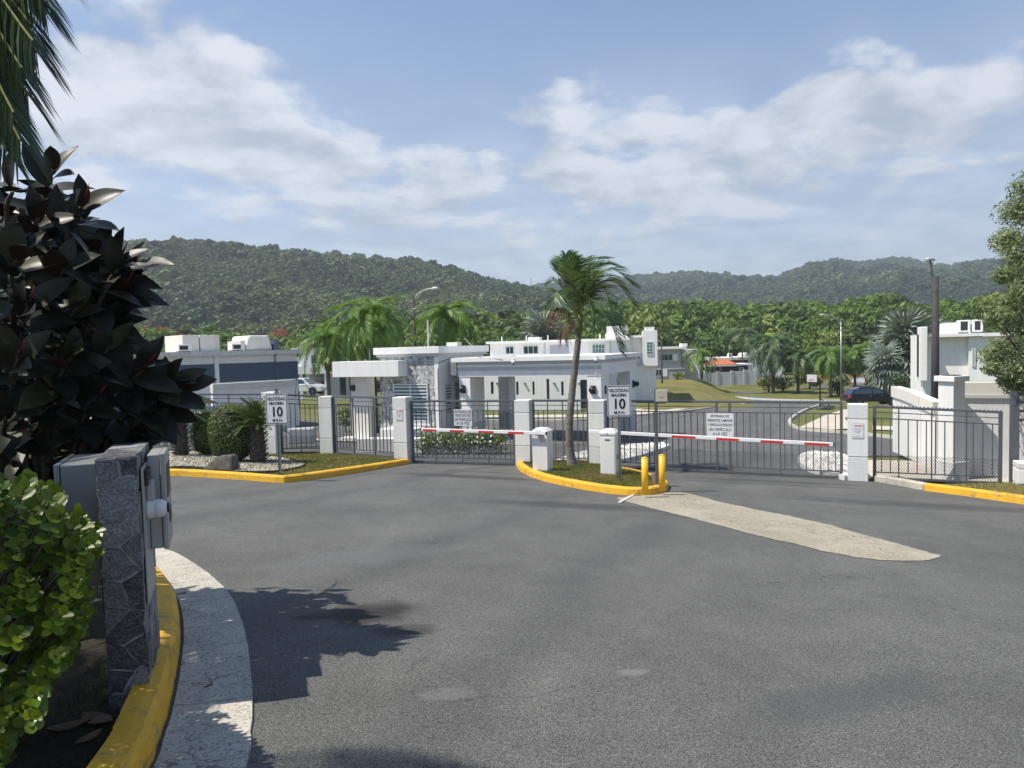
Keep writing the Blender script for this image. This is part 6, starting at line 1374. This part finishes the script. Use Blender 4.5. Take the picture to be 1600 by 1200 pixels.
# pebbles on the beds
def in_poly(P, poly):
    x, y = P[:, 0], P[:, 1]; r = np.zeros(len(P), bool); n = len(poly)
    for i in range(n):
        a, b = poly[i], poly[(i + 1) % n]; c = ((a.y > y) != (b.y > y)) & (x < (b.x - a.x) * (y - a.y) / ((b.y - a.y) + 1e-12) + a.x); r ^= c
    return r
def sample(poly, n):
    xs = [p.x for p in poly]; ys = [p.y for p in poly]; out = np.zeros((0, 2))
    while len(out) < n:
        q = np.stack([RNG.uniform(min(xs), max(xs), n * 2), RNG.uniform(min(ys), max(ys), n * 2)], 1); out = np.concatenate([out, q[in_poly(q, poly)]])
    return out[:n]
GBx = np.array([g[0] for g in GB]); GBz = np.array([g[1] for g in GB])
def Gv(P): return np.interp(P[:, 0] * SX.x + P[:, 1] * SX.y, GBx, GBz)
def pebbles(name, poly, n, size, dz, mat, label):
    P = sample(poly, n); z = Gv(P) + dz; oc = np.array([[1, 0, 0], [0, 1, 0], [-1, 0, 0], [0, -1, 0], [0, 0, .7], [0, 0, -.5]]); fc = np.array([[0, 1, 4], [1, 2, 4], [2, 3, 4], [3, 0, 4]])
    s = size * RNG.uniform(.6, 1.4, (n, 1, 1)); a = RNG.uniform(0, 6.28, n); R = np.stack([np.stack([np.cos(a), -np.sin(a) * .7, 0 * a], 1), np.stack([np.sin(a), np.cos(a) * .7, 0 * a], 1), np.stack([0 * a, 0 * a, 1 + 0 * a], 1)], 1)
    v = np.einsum('nij,kj->nki', R, oc + RNG.normal(size=(6, 3)) * .12) * s + np.concatenate([P, z[:, None]], 1)[:, None, :]
    l = (np.arange(n)[:, None, None] * 6 + fc[None]).reshape(-1)
    o = link(name, arr_mesh(name, v.reshape(-1, 3), l, 3, mat, np.repeat(RNG.random(n), 6))); tag(o, label, 'gravel', None, 'stuff')
def blades(name, poly, n, h, dz, mat, label, w=.006, patch=None):
    P = sample(poly, n); z = Gv(P) + dz; a = RNG.uniform(0, 6.28, n); hh = h * RNG.uniform(.5, 1.3, n); d = np.stack([np.cos(a) * .5, np.sin(a) * .5, np.ones(n)], 1); s = np.stack([-np.sin(a), np.cos(a), 0 * a], 1) * w
    b = np.concatenate([P, z[:, None]], 1); v = np.stack([b - s, b + s, b + d * hh[:, None]], 1).reshape(-1, 3)
    pn = np.array([mnoise.noise(V((x * .9, y * .9, 2))) for x, y in P]); rn = np.clip(.62 + pn * 1.1 + RNG.normal(0, .18, n), 0, 1)
    o = link(name, arr_mesh(name, v, np.arange(3 * n), 3, mat, np.repeat(rn, 3))); tag(o, label, 'grass', None, 'stuff')
pebbles('median_gravel', bed_a, 1500, .075, .10, M['pebblew'], 'white stones filling the kerbed median bed by the portico')
pebbles('corner_gravel', bed_b, 900, .085, .10, M['pebblew'], 'white stones in the kerbed corner bed behind the wide gate')
pebbles('canopy_gravel', [V((p.x, p.y, 0)) for p in pA], 2200, .035, .05, M['pebble'], 'grey gravel along the guardhouse wall')
lg = P3d([(230, 729), (300, 731.5), (350, 737.5), (400, 739.5), (440, 737), (476, 728), (455, 719), (420, 713), (330, 705), (230, 706)], .118)
lgp = catmull(lg, 4, True); sheet('gravel_patch', lgp, .124, M['gravelbed']); pebbles('island_gravel', lgp, 9000, .022, .126, M['pebble'], 'pale gravel round the hedges on the left island')
e = sweep(lgp, [(-.012, .08), (-.012, .165), (.012, .165), (.012, .08)], None, True).build('gravel_edging', M['black']); tag(e, 'thin black edging strip round the island gravel', 'edging')
blades('island_grass', isl_poly[:len(lipath)] + [P2w, P1w, P0w, V((-14, 21, 0))], 26000, .055, .115, M['blade'], 'patchy short grass on the left island', .007)
blades('middle_grass', offset_path(catmull(mi, 5, True), .17, True), 13000, .05, .115, M['blade'], 'patchy short grass on the middle island', .006)
blades('verge_grass', offset_path(rv, .17) + [W(11, 17.1), W(4.2, 17.1)], 5000, .05, .115, M['blade'], 'dry short grass on the right verge', .006)
blades('bed_grass', [p for p in offset_path(kpath, .19) if p.y > 1.6 and p.x > -3][::1] + [V((-2.6, 5.2, 0)), V((-2.2, 2.0, 0))], 1600, .022, .02, M['bedblade'], 'sparse dark grass behind the yellow kerb', .003)

# ------------------------------------------------------------------ left island planting
def hedge(label, px, by, ty, w, dpt):
    b = gp(px, by, .12); h = at(px, ty, b.y).z - b.z; T = thing('clipped_hedge', label, 'hedge', b + V((0, dpt * .5, 0)), 0, 'clipped hedges'); n = 5200
    d = rand_dir(n); e = 2.5; k = (np.abs(d[:, 0]) ** e + np.abs(d[:, 1]) ** e + np.abs(d[:, 2]) ** e) ** (-1 / e); p = d * k[:, None] * RNG.uniform(.93, 1.03, n)[:, None]; P = p * np.array([w / 2, dpt / 2, h / 2]) + np.array([0, 0, h / 2])
    nn = unit(d * np.array([1 / w, 1 / dpt, 1 / h]) + RNG.normal(size=(n, 3)) * .3); dd = unit(np.cross(nn, rand_dir(n)))
    link('foliage', leaf_mesh('foliage', P, dd, nn, RNG.uniform(.035, .06, n), RNG.uniform(.022, .036, n), M['hedge']), T)['kind'] = 'stuff'
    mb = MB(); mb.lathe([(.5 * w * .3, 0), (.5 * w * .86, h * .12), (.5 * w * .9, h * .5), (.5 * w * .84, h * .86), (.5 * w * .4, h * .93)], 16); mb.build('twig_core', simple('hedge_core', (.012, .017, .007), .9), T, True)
hedge('rounded clipped hedge beside the sago palm', 353, 724, 634, 1.12, 1.1)
hedge('second clipped hedge half hidden behind the rounded one', 313, 712, 645, .75, .9)
def sago(label, px, by, cy, fl, n):
    b = gp(px, by, .12); T = thing('sago_palm', label, 'sago palm', b, 0, 'sago palms'); H = at(px, cy, b.y).z - b.z; mb = MB(); mb.tube([(0, 0, -.05), (0, 0, H * .4), (0, 0, H)], [.17, .19, .15], 12); 
    for k in range(90): a = k * 2.4; z = H * k / 90; mb.bar((cos(a) * .15, sin(a) * .15, z), (cos(a) * .25, sin(a) * .25, z + .06), .04, .02)
    mb.build('trunk', M['barkd'], T)
    ms = [frond_mesh('frond', [(0, 0, 0), (.3, 0, .14), (.65, random.uniform(-.05, .05), .16), (1.0, random.uniform(-.08, .08), .0)], M['cycad'], 46, .17, .016, .25, rach=.012, vee=.45, sag=.2) for _ in range(3)]
    for k in range(n): a = k * 2.399; el = lerp(1.3, -.25, ((k + .5) / n) ** .9); s = fl * random.uniform(.85, 1.1); link('frond', random.choice(ms), T, (0, 0, H), (random.uniform(-.2, .2), -el, a), (s, s, s))
sago('sago palm behind the left speed sign post', 404, 723, 668, .80, 56); sago('sago palm partly hidden by the rubber plant leaves', 283, 712, 655, .85, 40)
b = gp(331, 738, .12); T = tag(MB().hexa([(-.42, -.1, -.05), (.30, -.16, -.05), (.36, .22, -.05), (-.3, .28, -.05)], [(-.12, .02, .26), (.26, -.02, .30), (.32, .2, .29), (-.02, .22, .27)]).build('boulder', M['rock'], None, bevel=.05, loc=b + V((0, .45, 0))), 'dark angular boulder in front of the clipped hedge', 'boulder')
q = gp(432, 716, .12); T = tag(MB().box(0, .9, 0, .35, -.05, .5).build('bin', M['housegrey'], None, bevel=.05, loc=gp(438, 702) + V((0, .8, .1)), rot=(0, 0, .1)), 'grey box with dark lid behind the left fence', 'box')

# ------------------------------------------------------------------ grey-green tree on the right edge
def right_tree():
    d0 = 15.0; p = at(1668, 700, d0); T = thing('leafy_tree', 'grey-green narrow-leaved tree at the right edge of the picture', 'tree', (p.x, d0, G(p.x, d0)), 0); o = V((p.x, d0, G(p.x, d0)))
    spots = [(1590, 330, 34), (1620, 290, 40), (1575, 375, 30), (1600, 400, 40), (1570, 430, 22), (1605, 455, 36), (1572, 480, 34), (1560, 495, 28), (1600, 510, 45), (1640, 420, 70), (1660, 520, 80), (1650, 330, 60), (1575, 545, 34), (1555, 555, 26), (1600, 570, 42), (1630, 600, 50), (1590, 600, 26), (1573, 592, 18), (1700, 420, 90), (1700, 560, 90), (1540, 480, 14), (1550, 575, 16)]
    blobs = []
    for px, py, r in spots:
        for k in range(2): dd = d0 + random.uniform(-1.2, 1.5); c = at(px, py, dd) - o; rr = r / FPX * d0 * random.uniform(.75, 1.05); blobs.append((c[:], (rr, rr * 1.1, rr * .8)))
    link('crown', crown_leaves('crown', blobs, lambda r: int(220 + 1500 * r[0] ** 1.6), .115, M['greytree'], .26, .5, .15, .25), T)['kind'] = 'stuff'
    mb = MB(); mb.tube([(0, 0, -.2), (.05, 0, 1.5), (-.05, .1, 3.0)], [.16, .13, .09], 9); mb.build('trunk', M['barkd'], T, True)
    br = MB()
    for c, r in blobs[::2]: c = V(c); br.tube([(0, .05, 1.6), c * .5 + V((0, 0, .7)), c], [.05, .03, .008], 5)
    br.build('branches', M['barkd'], T, True)
right_tree()

# ================================================================== FOREGROUND LEFT
# ---- stone pedestal with kiosk boxes
def clip_cell(rect, sites, i, w, h):
    poly = [(0, 0), (w, 0), (w, h), (0, h)]; sx_, sz_ = sites[i]
    for j, (tx, tz) in enumerate(sites):
        if j == i: continue
        mx, mz = (sx_ + tx) / 2, (sz_ + tz) / 2; nx, nz = tx - sx_, tz - sz_; out = []
        for k in range(len(poly)):
            a, b = poly[k], poly[(k + 1) % len(poly)]; da = (a[0] - mx) * nx + (a[1] - mz) * nz; db = (b[0] - mx) * nx + (b[1] - mz) * nz
            if da <= 0: out.append(a)
            if da * db < 0: t = da / (da - db); out.append((a[0] + (b[0] - a[0]) * t, a[1] + (b[1] - a[1]) * t))
        poly = out
        if len(poly) < 3: return None
    return poly
def stones(parent, w, h, n, fn, seed, prot=.010):
    r = random.Random(seed); sites = []
    nx = max(1, round(sqrt(n * w / h))); nz = max(1, round(n / nx))
    for a in range(nx):
        for b in range(nz): sites.append(((a + .5 + r.uniform(-.42, .42)) * w / nx, (b + .5 + r.uniform(-.42, .42)) * h / nz))
    for i in range(len(sites)):
        poly = clip_cell(None, sites, i, w, h)
        if not poly: continue
        cx = sum(p[0] for p in poly) / len(poly); cz = sum(p[1] for p in poly) / len(poly); pts = []
        for k in range(len(poly)):     # ragged edges
            a, b = poly[k], poly[(k + 1) % len(poly)]; pts.append(a)
            if (a[0] - b[0]) ** 2 + (a[1] - b[1]) ** 2 > .0025: pts.append(((a[0] + b[0]) / 2 + r.uniform(-.008, .008), (a[1] + b[1]) / 2 + r.uniform(-.008, .008)))
        ins = .0045
        def shrink(p, e):
            dx, dz = cx - p[0], cz - p[1]; l = max(1e-6, sqrt(dx * dx + dz * dz)); return (min(w, max(0, p[0])) + dx / l * e, min(h, max(0, p[1])) + dz / l * e)
        hgt = prot * r.uniform(.7, 1.25); ba = [fn(*shrink(p, ins), -.004) for p in pts]; tp2 = [fn(*shrink(p, ins + .003), hgt) for p in pts]
        MB().hexa(ba, tp2).build('stone', CLAD[r.choice((0, 0, 1, 1, 2))], parent)
def pedestal():
    rz = radians(22); fr = V((-1.812, 3.40, 0)); w, dp = .180, .62; ux = V((cos(rz), sin(rz), 0)); O = fr - ux * w; z0 = G(O.x, O.y) - .05; top = at(218, 712, 3.40).z; H = top - z0
    T = thing('stone_pedestal', 'narrow slate-clad pedestal carrying grey kiosk boxes', 'pedestal', (O.x, O.y, z0), rz)
    e = .011
    MB().box(e, w - e, e, dp - e, -.05, H - e).build('core', M['grout'], T)
    stones(T, w, H, 18, lambda u, v, h: (u, e - h, v), 3); stones(T, dp, H, 34, lambda u, v, h: (w - e + h, u, v), 5); stones(T, w, dp, 6, lambda u, v, h: (u, v, H - e + h), 8); stones(T, dp, H, 24, lambda u, v, h: (e - h, dp - u, v), 11)
    k = MB().box(-.165, -.006, .12, .52, .66, H - .035).build('cabinet', M['kiosk'], T, bevel=.006); MB().box(-.190, -.168, .115, .525, .655, H - .03).build('door', M['kiosk'], k, bevel=.004)
    # right side plate, kiosk box with door and screen
    MB().box(w + .003, w + .012, .06, .42, .55, H - .07).build('mounting_plate', M['kiosk2'], T, bevel=.003)
    x0 = w + .013; k = MB().box(x0, x0 + .058, .28, .56, H - .53, H - .035).build('kiosk_box', M['kiosk2'], T, bevel=.005)
    dr = MB().box(x0 + .0605, x0 + .085, .265, .575, H - .535, H - .03).build('kiosk_door', M['kiosk2'], k, bevel=.005)
    MB().box(x0 + .0855, x0 + .0875, .31, .53, H - .27, H - .10).build('screen', M['black'], k); MB().box(x0 + .0855, x0 + .089, .38, .5, H - .42, H - .34).build('keypad', M['black'], k)
    MB().box(w + .0125, w + .03, .12, .26, H - .17, H - .09).build('card_reader', M['black'], T, bevel=.004)
    MB().box(w + .0125, w + .05, .15, .27, H - .26, H - .15).build('junction_box', M['kiosk2'], T, bevel=.01)
    # turret camera
    zc = at(236, 793, 3.6).z - z0; c = MB().lathe([(.052, 0), (.052, .012), (.046, .03), (.046, .05)], 20, (0, 0, 0), 'x').build('security_camera', M['cab'], T, True, loc=(w + .0125, .17, zc))
    b = MB(); n = 9; prof = [(.046 * sin(pi * j / n) + .0005, -.046 * cos(pi * j / n)) for j in range(n + 1)]; b.lathe(prof, 18, (.055, -.004, .0), 'x'); b.build('camera_ball', M['cab'], c, True); MB().lathe([(.026, .086), (.026, .103)], 16, (0, -.004, 0), 'x').build('lens', M['black'], c)
pedestal()

# ---- burgundy rubber plant
def ficus_leaf():
    n = 9; vs_, fs = [], []
    for i in range(n + 1):
        u = i / n; wd = (sin(pi * min(1, u * .95 + .03)) ** .56) * .5 * (1 - .10 * u); wd = .004 if i == n else max(wd, .02); z = -.16 * u * u + .03 * sin(u * 3); x = u
        if i == n: x = 1.10; z -= .03
        vs_ += [(x, -wd * .53, z + .055 * wd * 2), (x, -wd * .26, z + .012), (x, 0, z - .012), (x, wd * .26, z + .012), (x, wd * .53, z + .055 * wd * 2)]
    for i in range(n):
        for k in range(4): a = i * 5 + k; fs.append((a, a + 5, a + 6, a + 1))
    b = len(vs_); vs_ += [(-.18, -.014, .0), (-.18, .014, 0), (.02, .014, -.004), (.02, -.014, -.004)]; fs.append((b, b + 3, b + 2, b + 1))
    me = bpy.data.meshes.new('leaf'); me.from_pydata(vs_, [], fs); me.materials.append(M['ficus']); me.polygons.foreach_set('use_smooth', [True] * len(fs)); me.update()
    if me.polygons[0].normal.z < 0: me.flip_normals()
    return me
def rot_from(d, up):
    d = d.normalized(); y = up.cross(d); y = V((0, 1, 0)) if y.length < 1e-3 else y.normalized(); z = d.cross(y); return Matrix((d, y, z)).transposed().to_euler()
def rubber_plant():
    root = V((-3.2, 4.7, 0)); root.z = G(root.x, root.y) + .08; T = thing('rubber_plant', 'burgundy rubber plant with large dark glossy leaves', 'rubber plant', root, 0); leaf = ficus_leaf(); rnd = random.Random(21)
    tips = [(85, 265, 4.5), (128, 322, 4.4), (205, 415, 4.6), (90, 350, 4.5), (285, 605, 4.5), (60, 340, 4.3), (150, 392, 4.4), (185, 408, 4.5), (100, 420, 4.3), (30, 400, 4.2), (192, 452, 4.5), (185, 420, 4.3), (120, 480, 4.3), (45, 480, 4.2), (175, 505, 4.5), (170, 545, 4.4), (225, 575, 4.4), (272, 596, 4.45), (110, 560, 4.2), (30, 560, 4.1), (215, 620, 4.4), (262, 640, 4.5), (150, 625, 4.3), (75, 630, 4.2), (10, 650, 4.1), (225, 675, 4.5), (170, 672, 4.6), (100, 690, 4.4), (30, 690, 4.2), (20, 300, 4.3)]
    cnt = 0; stems = MB()
    for ti, (px, py, d) in enumerate(tips):
        d -= .3 * max(0, min(1, (660 - py) / 120)); tip = at(px, py, d) - root; b0 = V((rnd.uniform(-.15, .15), rnd.uniform(-.15, .15), .15)); mid = b0.lerp(tip, .55) + V((0, 0, .22)); ax = (tip - mid).normalized(); ax = (ax + V((.55, -.25, .35))).normalized()
        stems.tube(catmull([b0, mid, tip - ax * .2, tip], 4), [.03, .028, .026, .024, .022, .02, .018, .016, .014, .013, .012, .011, .009], 6)
        sd = ax.cross(V((0, 0, 1))).normalized(); up = sd.cross(ax)
        for k in range(10):
            a = k * 2.399 + ti; sp = lerp(.35, 1.35, k / 9) + rnd.uniform(-.15, .15); dr = (ax * cos(sp) + (sd * cos(a) + up * sin(a)) * sin(sp)); dr.z -= .12; s = .245 * rnd.uniform(.75, 1.15) * (.7 if k == 0 else 1)
            if cnt < 290: link('leaf', leaf, T, tip - ax * (.035 * k), rot_from(dr, (ax * .5 + V((rnd.uniform(-.3, .5), rnd.uniform(-1.1, -.1), rnd.uniform(.1, .8)))).normalized()), (s, s * rnd.uniform(.9, 1.15), s)); cnt += 1
        if ti % 3 == 1: MB().tube([tip, tip + ax * .08, tip + ax * .15], [.007, .006, .001], 6).build('sheath', M['sheath'], T, True)
    stems.build('branches', M['barkd'], T, True)
    MB().tube([(0, 0, -.1), (.02, 0, .2), (0, 0, .45)], [.07, .06, .045], 8).build('trunk', M['barkd'], T, True)
    # inner leaf mass, joined
    base = np.array([v.co[:] for v in leaf.vertices]); polys = np.array([p.vertices[:] for p in leaf.polygons]); V_, L_ = [], []; k = 0
    reg = [(-120, 240, 60, 700)]
    for i in range(950):
        py = rnd.uniform(290, 900); xm = interp(py, [(280, 70), (340, 110), (400, 165), (470, 150), (520, 140), (580, 205), (640, 235), (700, 215), (740, 120), (900, 110)]); px = rnd.uniform(-330, xm); d = rnd.uniform(4.35, 5.3); p = at(px, py, d) - root
        if p.z < .05: continue
        e = rot_from(V((rnd.uniform(-.6, 1), rnd.uniform(-1, .5), rnd.uniform(-.7, .6))), V((rnd.uniform(-.4, .4), rnd.uniform(-1.2, .1), rnd.uniform(.1, 1))).normalized()).to_matrix(); s = .25 * rnd.uniform(.75, 1.1); m = np.array(e) * s
        V_.append(base @ m.T + np.array(p)); L_.append(polys + k * len(base)); k += 1
    o = link('inner_leaves', arr_mesh('inner_leaves', np.concatenate(V_), np.concatenate(L_).ravel(), 4, M['ficus'], smooth=True), T); o['kind'] = 'stuff'
rubber_plant()

# ---- round-leaved light green shrub in the corner
def round_shrub():
    root = gp(30, 1190, .1) + V((-.35, .25, 0)); T = thing('round_leaf_shrub', 'light green round-leaved shrub in the lower left corner', 'shrub', root, 0); rnd = random.Random(5)
    n = 12; vs_ = [(0, 0, 0)]; fs = []; 
    ring = [(.5 - .5 * cos(2 * pi * k / n), .40 * sin(2 * pi * k / n)) for k in range(n)]
    vs_ = [(x, y, .10 * abs(y) * 2 - .08 * x * x) for x, y in ring] + [(.25, 0, -.03), (.5, 0, -.04), (.78, 0, -.06)]; c = [n, n + 1, n + 2]
    pick = lambda x: c[0] if x < .36 else c[1] if x < .66 else c[2]
    for k in range(n):
        a, b = k, (k + 1) % n; ca, cb = pick(ring[a][0]), pick(ring[b][0])
        if ca == cb: fs.append((a, b, ca))
        else: fs += [(a, b, cb), (a, cb, ca)]
    me = bpy.data.meshes.new('leaf'); me.from_pydata(vs_, [], fs); me.materials.append(M['shrubobj']); me.polygons.foreach_set('use_smooth', [True] * len(fs)); me.update()
    base = np.array(vs_); tri = np.array(fs); V_, L_, R_ = [], [], []; cnt = 0; stems = MB()
    bound = [(735, 70), (760, 108), (800, 145), (830, 180), (870, 170), (930, 160), (985, 165), (1005, 140), (1060, 105), (1110, 85), (1150, 40), (1200, 35)]
    tips = []
    for i in range(270):
        py = rnd.uniform(745, 1190); xm = interp(py, bound) - 18; px = xm - abs(rnd.gauss(0, 1)) * 62 if i % 3 else rnd.uniform(-40, xm); tips.append((px, py, rnd.uniform(2.5, 3.1)))
    for i in range(150):
        py = rnd.uniform(750, 1190); xm = interp(py, bound) - 35; tips.append((rnd.uniform(-60, xm), py, rnd.uniform(2.9, 3.25)))
    tips.sort(key=lambda t: -t[0] + abs(t[1] - 950) * .02 + t[2] * 30); leaves = []
    for px, py, d in tips:
        tip = at(px, py, d) - root; b0 = V((rnd.uniform(-.12, .12), rnd.uniform(-.1, .1), .02)); mid = b0.lerp(tip, .6) + V((-.05, .02, .02)); path = catmull([b0, mid, tip], 6); stems.tube(path, [.0035] * (len(path) - 1) + [.002], 4, False); ax = (path[-1] - path[-4]).normalized(); ax = (ax + V((.35, -.35, .45))).normalized(); sd = ax.cross(V((0, 0, 1))).normalized(); up = sd.cross(ax)
        for k in range(11):
            a = k * pi / 2 * 1.02 + (k // 2) * .5; q = tip - ax * (.014 * k); sp = .55 + .09 * k; dr = ax * cos(sp) + (sd * cos(a) + up * sin(a)) * sin(sp); s = (.034 + .0032 * min(k, 5)) * rnd.uniform(.8, 1.25); leaves.append((q, dr, (ax + V((rnd.uniform(-.3, .3), -.25 + rnd.uniform(-.3, .3), .5))).normalized(), s))
    for i, (q, dr, nn, s) in enumerate(leaves):
        if i < 290: link('leaf', me, T, q, rot_from(dr, nn), (s, s, s))
        else:
            e = np.array(rot_from(dr, nn).to_matrix()) * s; L_.append(tri + len(V_) * len(base)); V_.append(base @ e.T + np.array(q)); R_ += [rnd.random()] * len(base)
    o = link('leaf_mass', arr_mesh('leaf_mass', np.concatenate(V_), np.concatenate(L_).ravel(), 3, M['shrub'], R_, True), T); o['kind'] = 'stuff'
    stems.build('stems', M['barkd'], T)
def mk_shrubobj():
    n = NT('round_shrub_leaf_single'); a = n.N('ShaderNodeObjectInfo'); k = n.ramp(a.outputs['Random'], [(0.0, (.055, .11, .012)), (.7, (.12, .19, .02)), (1.0, (.20, .27, .03))]); n.col(k); n.set(.36, 0, .5)
    tr = n.N('ShaderNodeBsdfTranslucent'); n.L(n.mix(1.0, k, (1.5, 1.35, .6), 'MULTIPLY'), tr.inputs[0]); m = n.N('ShaderNodeMixShader'); m.inputs[0].default_value = .3; n.L(n.b.outputs[0], m.inputs[1]); n.L(tr.outputs[0], m.inputs[2]); n.L(m.outputs[0], n.out.inputs[0]); return n.m
M['shrubobj'] = mk_shrubobj()
round_shrub()

# ---- palm overhanging the top left corner
def corner_palm():
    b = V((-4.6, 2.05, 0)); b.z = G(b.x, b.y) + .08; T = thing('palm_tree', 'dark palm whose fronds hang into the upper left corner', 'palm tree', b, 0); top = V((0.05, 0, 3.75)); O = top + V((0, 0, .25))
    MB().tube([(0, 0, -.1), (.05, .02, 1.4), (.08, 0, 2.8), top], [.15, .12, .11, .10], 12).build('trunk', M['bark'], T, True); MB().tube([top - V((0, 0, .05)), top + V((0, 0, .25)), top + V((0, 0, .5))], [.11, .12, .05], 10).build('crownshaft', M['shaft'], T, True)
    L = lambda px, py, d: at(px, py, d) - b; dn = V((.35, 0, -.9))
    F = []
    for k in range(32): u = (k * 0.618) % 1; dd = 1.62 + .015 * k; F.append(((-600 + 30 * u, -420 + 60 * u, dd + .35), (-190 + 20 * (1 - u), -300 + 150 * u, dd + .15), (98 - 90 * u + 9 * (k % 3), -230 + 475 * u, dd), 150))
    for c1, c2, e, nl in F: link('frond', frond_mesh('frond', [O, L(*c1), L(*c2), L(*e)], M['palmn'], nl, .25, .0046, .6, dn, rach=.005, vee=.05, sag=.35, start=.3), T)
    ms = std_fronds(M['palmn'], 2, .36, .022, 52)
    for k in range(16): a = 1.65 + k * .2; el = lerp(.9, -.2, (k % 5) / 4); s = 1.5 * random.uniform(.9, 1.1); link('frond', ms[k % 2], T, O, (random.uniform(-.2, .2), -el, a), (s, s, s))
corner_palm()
# ---- fallen leaves and small litter
def fallen(label, px, py, s, rz, mat='deadleaf', dz=.025):
    p = gp(px, py, dz); lf = []; mb = MB(); n = 6; vs_, fs = [], []
    for i in range(n + 1): u = i / n; w_ = .22 * sin(pi * min(1, u * .95 + .04)) ** .8; z = .12 * (u - .5) ** 2 * 4; vs_ += [(u - .5, -w_, z * .5 + .08), (u - .5, 0, z * .4 + .015), (u - .5, w_, z * .5 + .09)]
    for i in range(n):
        for k in range(2): a = i * 3 + k; fs.append((a, a + 3, a + 4, a + 1))
    o = MB().add([(x * s, y * s, z * s) for x, y, z in vs_], fs).build('fallen_leaf', M[mat], None, True, loc=p, rot=(0, 0, rz)); tag(o, label, 'leaf', 'fallen leaves')
fallen('curled brown leaf on the soil at the pedestal foot', 152, 1128, .20, -.4); fallen('brown leaf lying left of the pedestal foot', 108, 1138, .17, .5); fallen('small dark leaf below the pedestal', 140, 1155, .13, 1.2)
fallen('small brown leaf on the upper gutter slab', 284, 928, .07, .3, dz=.01); fallen('tiny dark leaf on the middle gutter slab', 326, 1072, .05, 1.0, dz=.01)

# ================================================================== HAZE
hz = MB().box(-2420, 2420, -90, 2620, -8.5, 330).build('haze', None or M['dark']); hz['kind'] = 'stuff'; hz.data.materials.clear()
hm = new_mat('haze_air'); ho = hm.node_tree.nodes.new('ShaderNodeOutputMaterial'); hvol = hm.node_tree.nodes.new('ShaderNodeVolumePrincipled')
hvol.inputs['Color'].default_value = (0.80, 0.88, 1.0, 1); hvol.inputs['Density'].default_value = 0.00042; hvol.inputs['Anisotropy'].default_value = 0.2
hm.node_tree.links.new(hvol.outputs[0], ho.inputs['Volume']); hz.data.materials.append(hm)
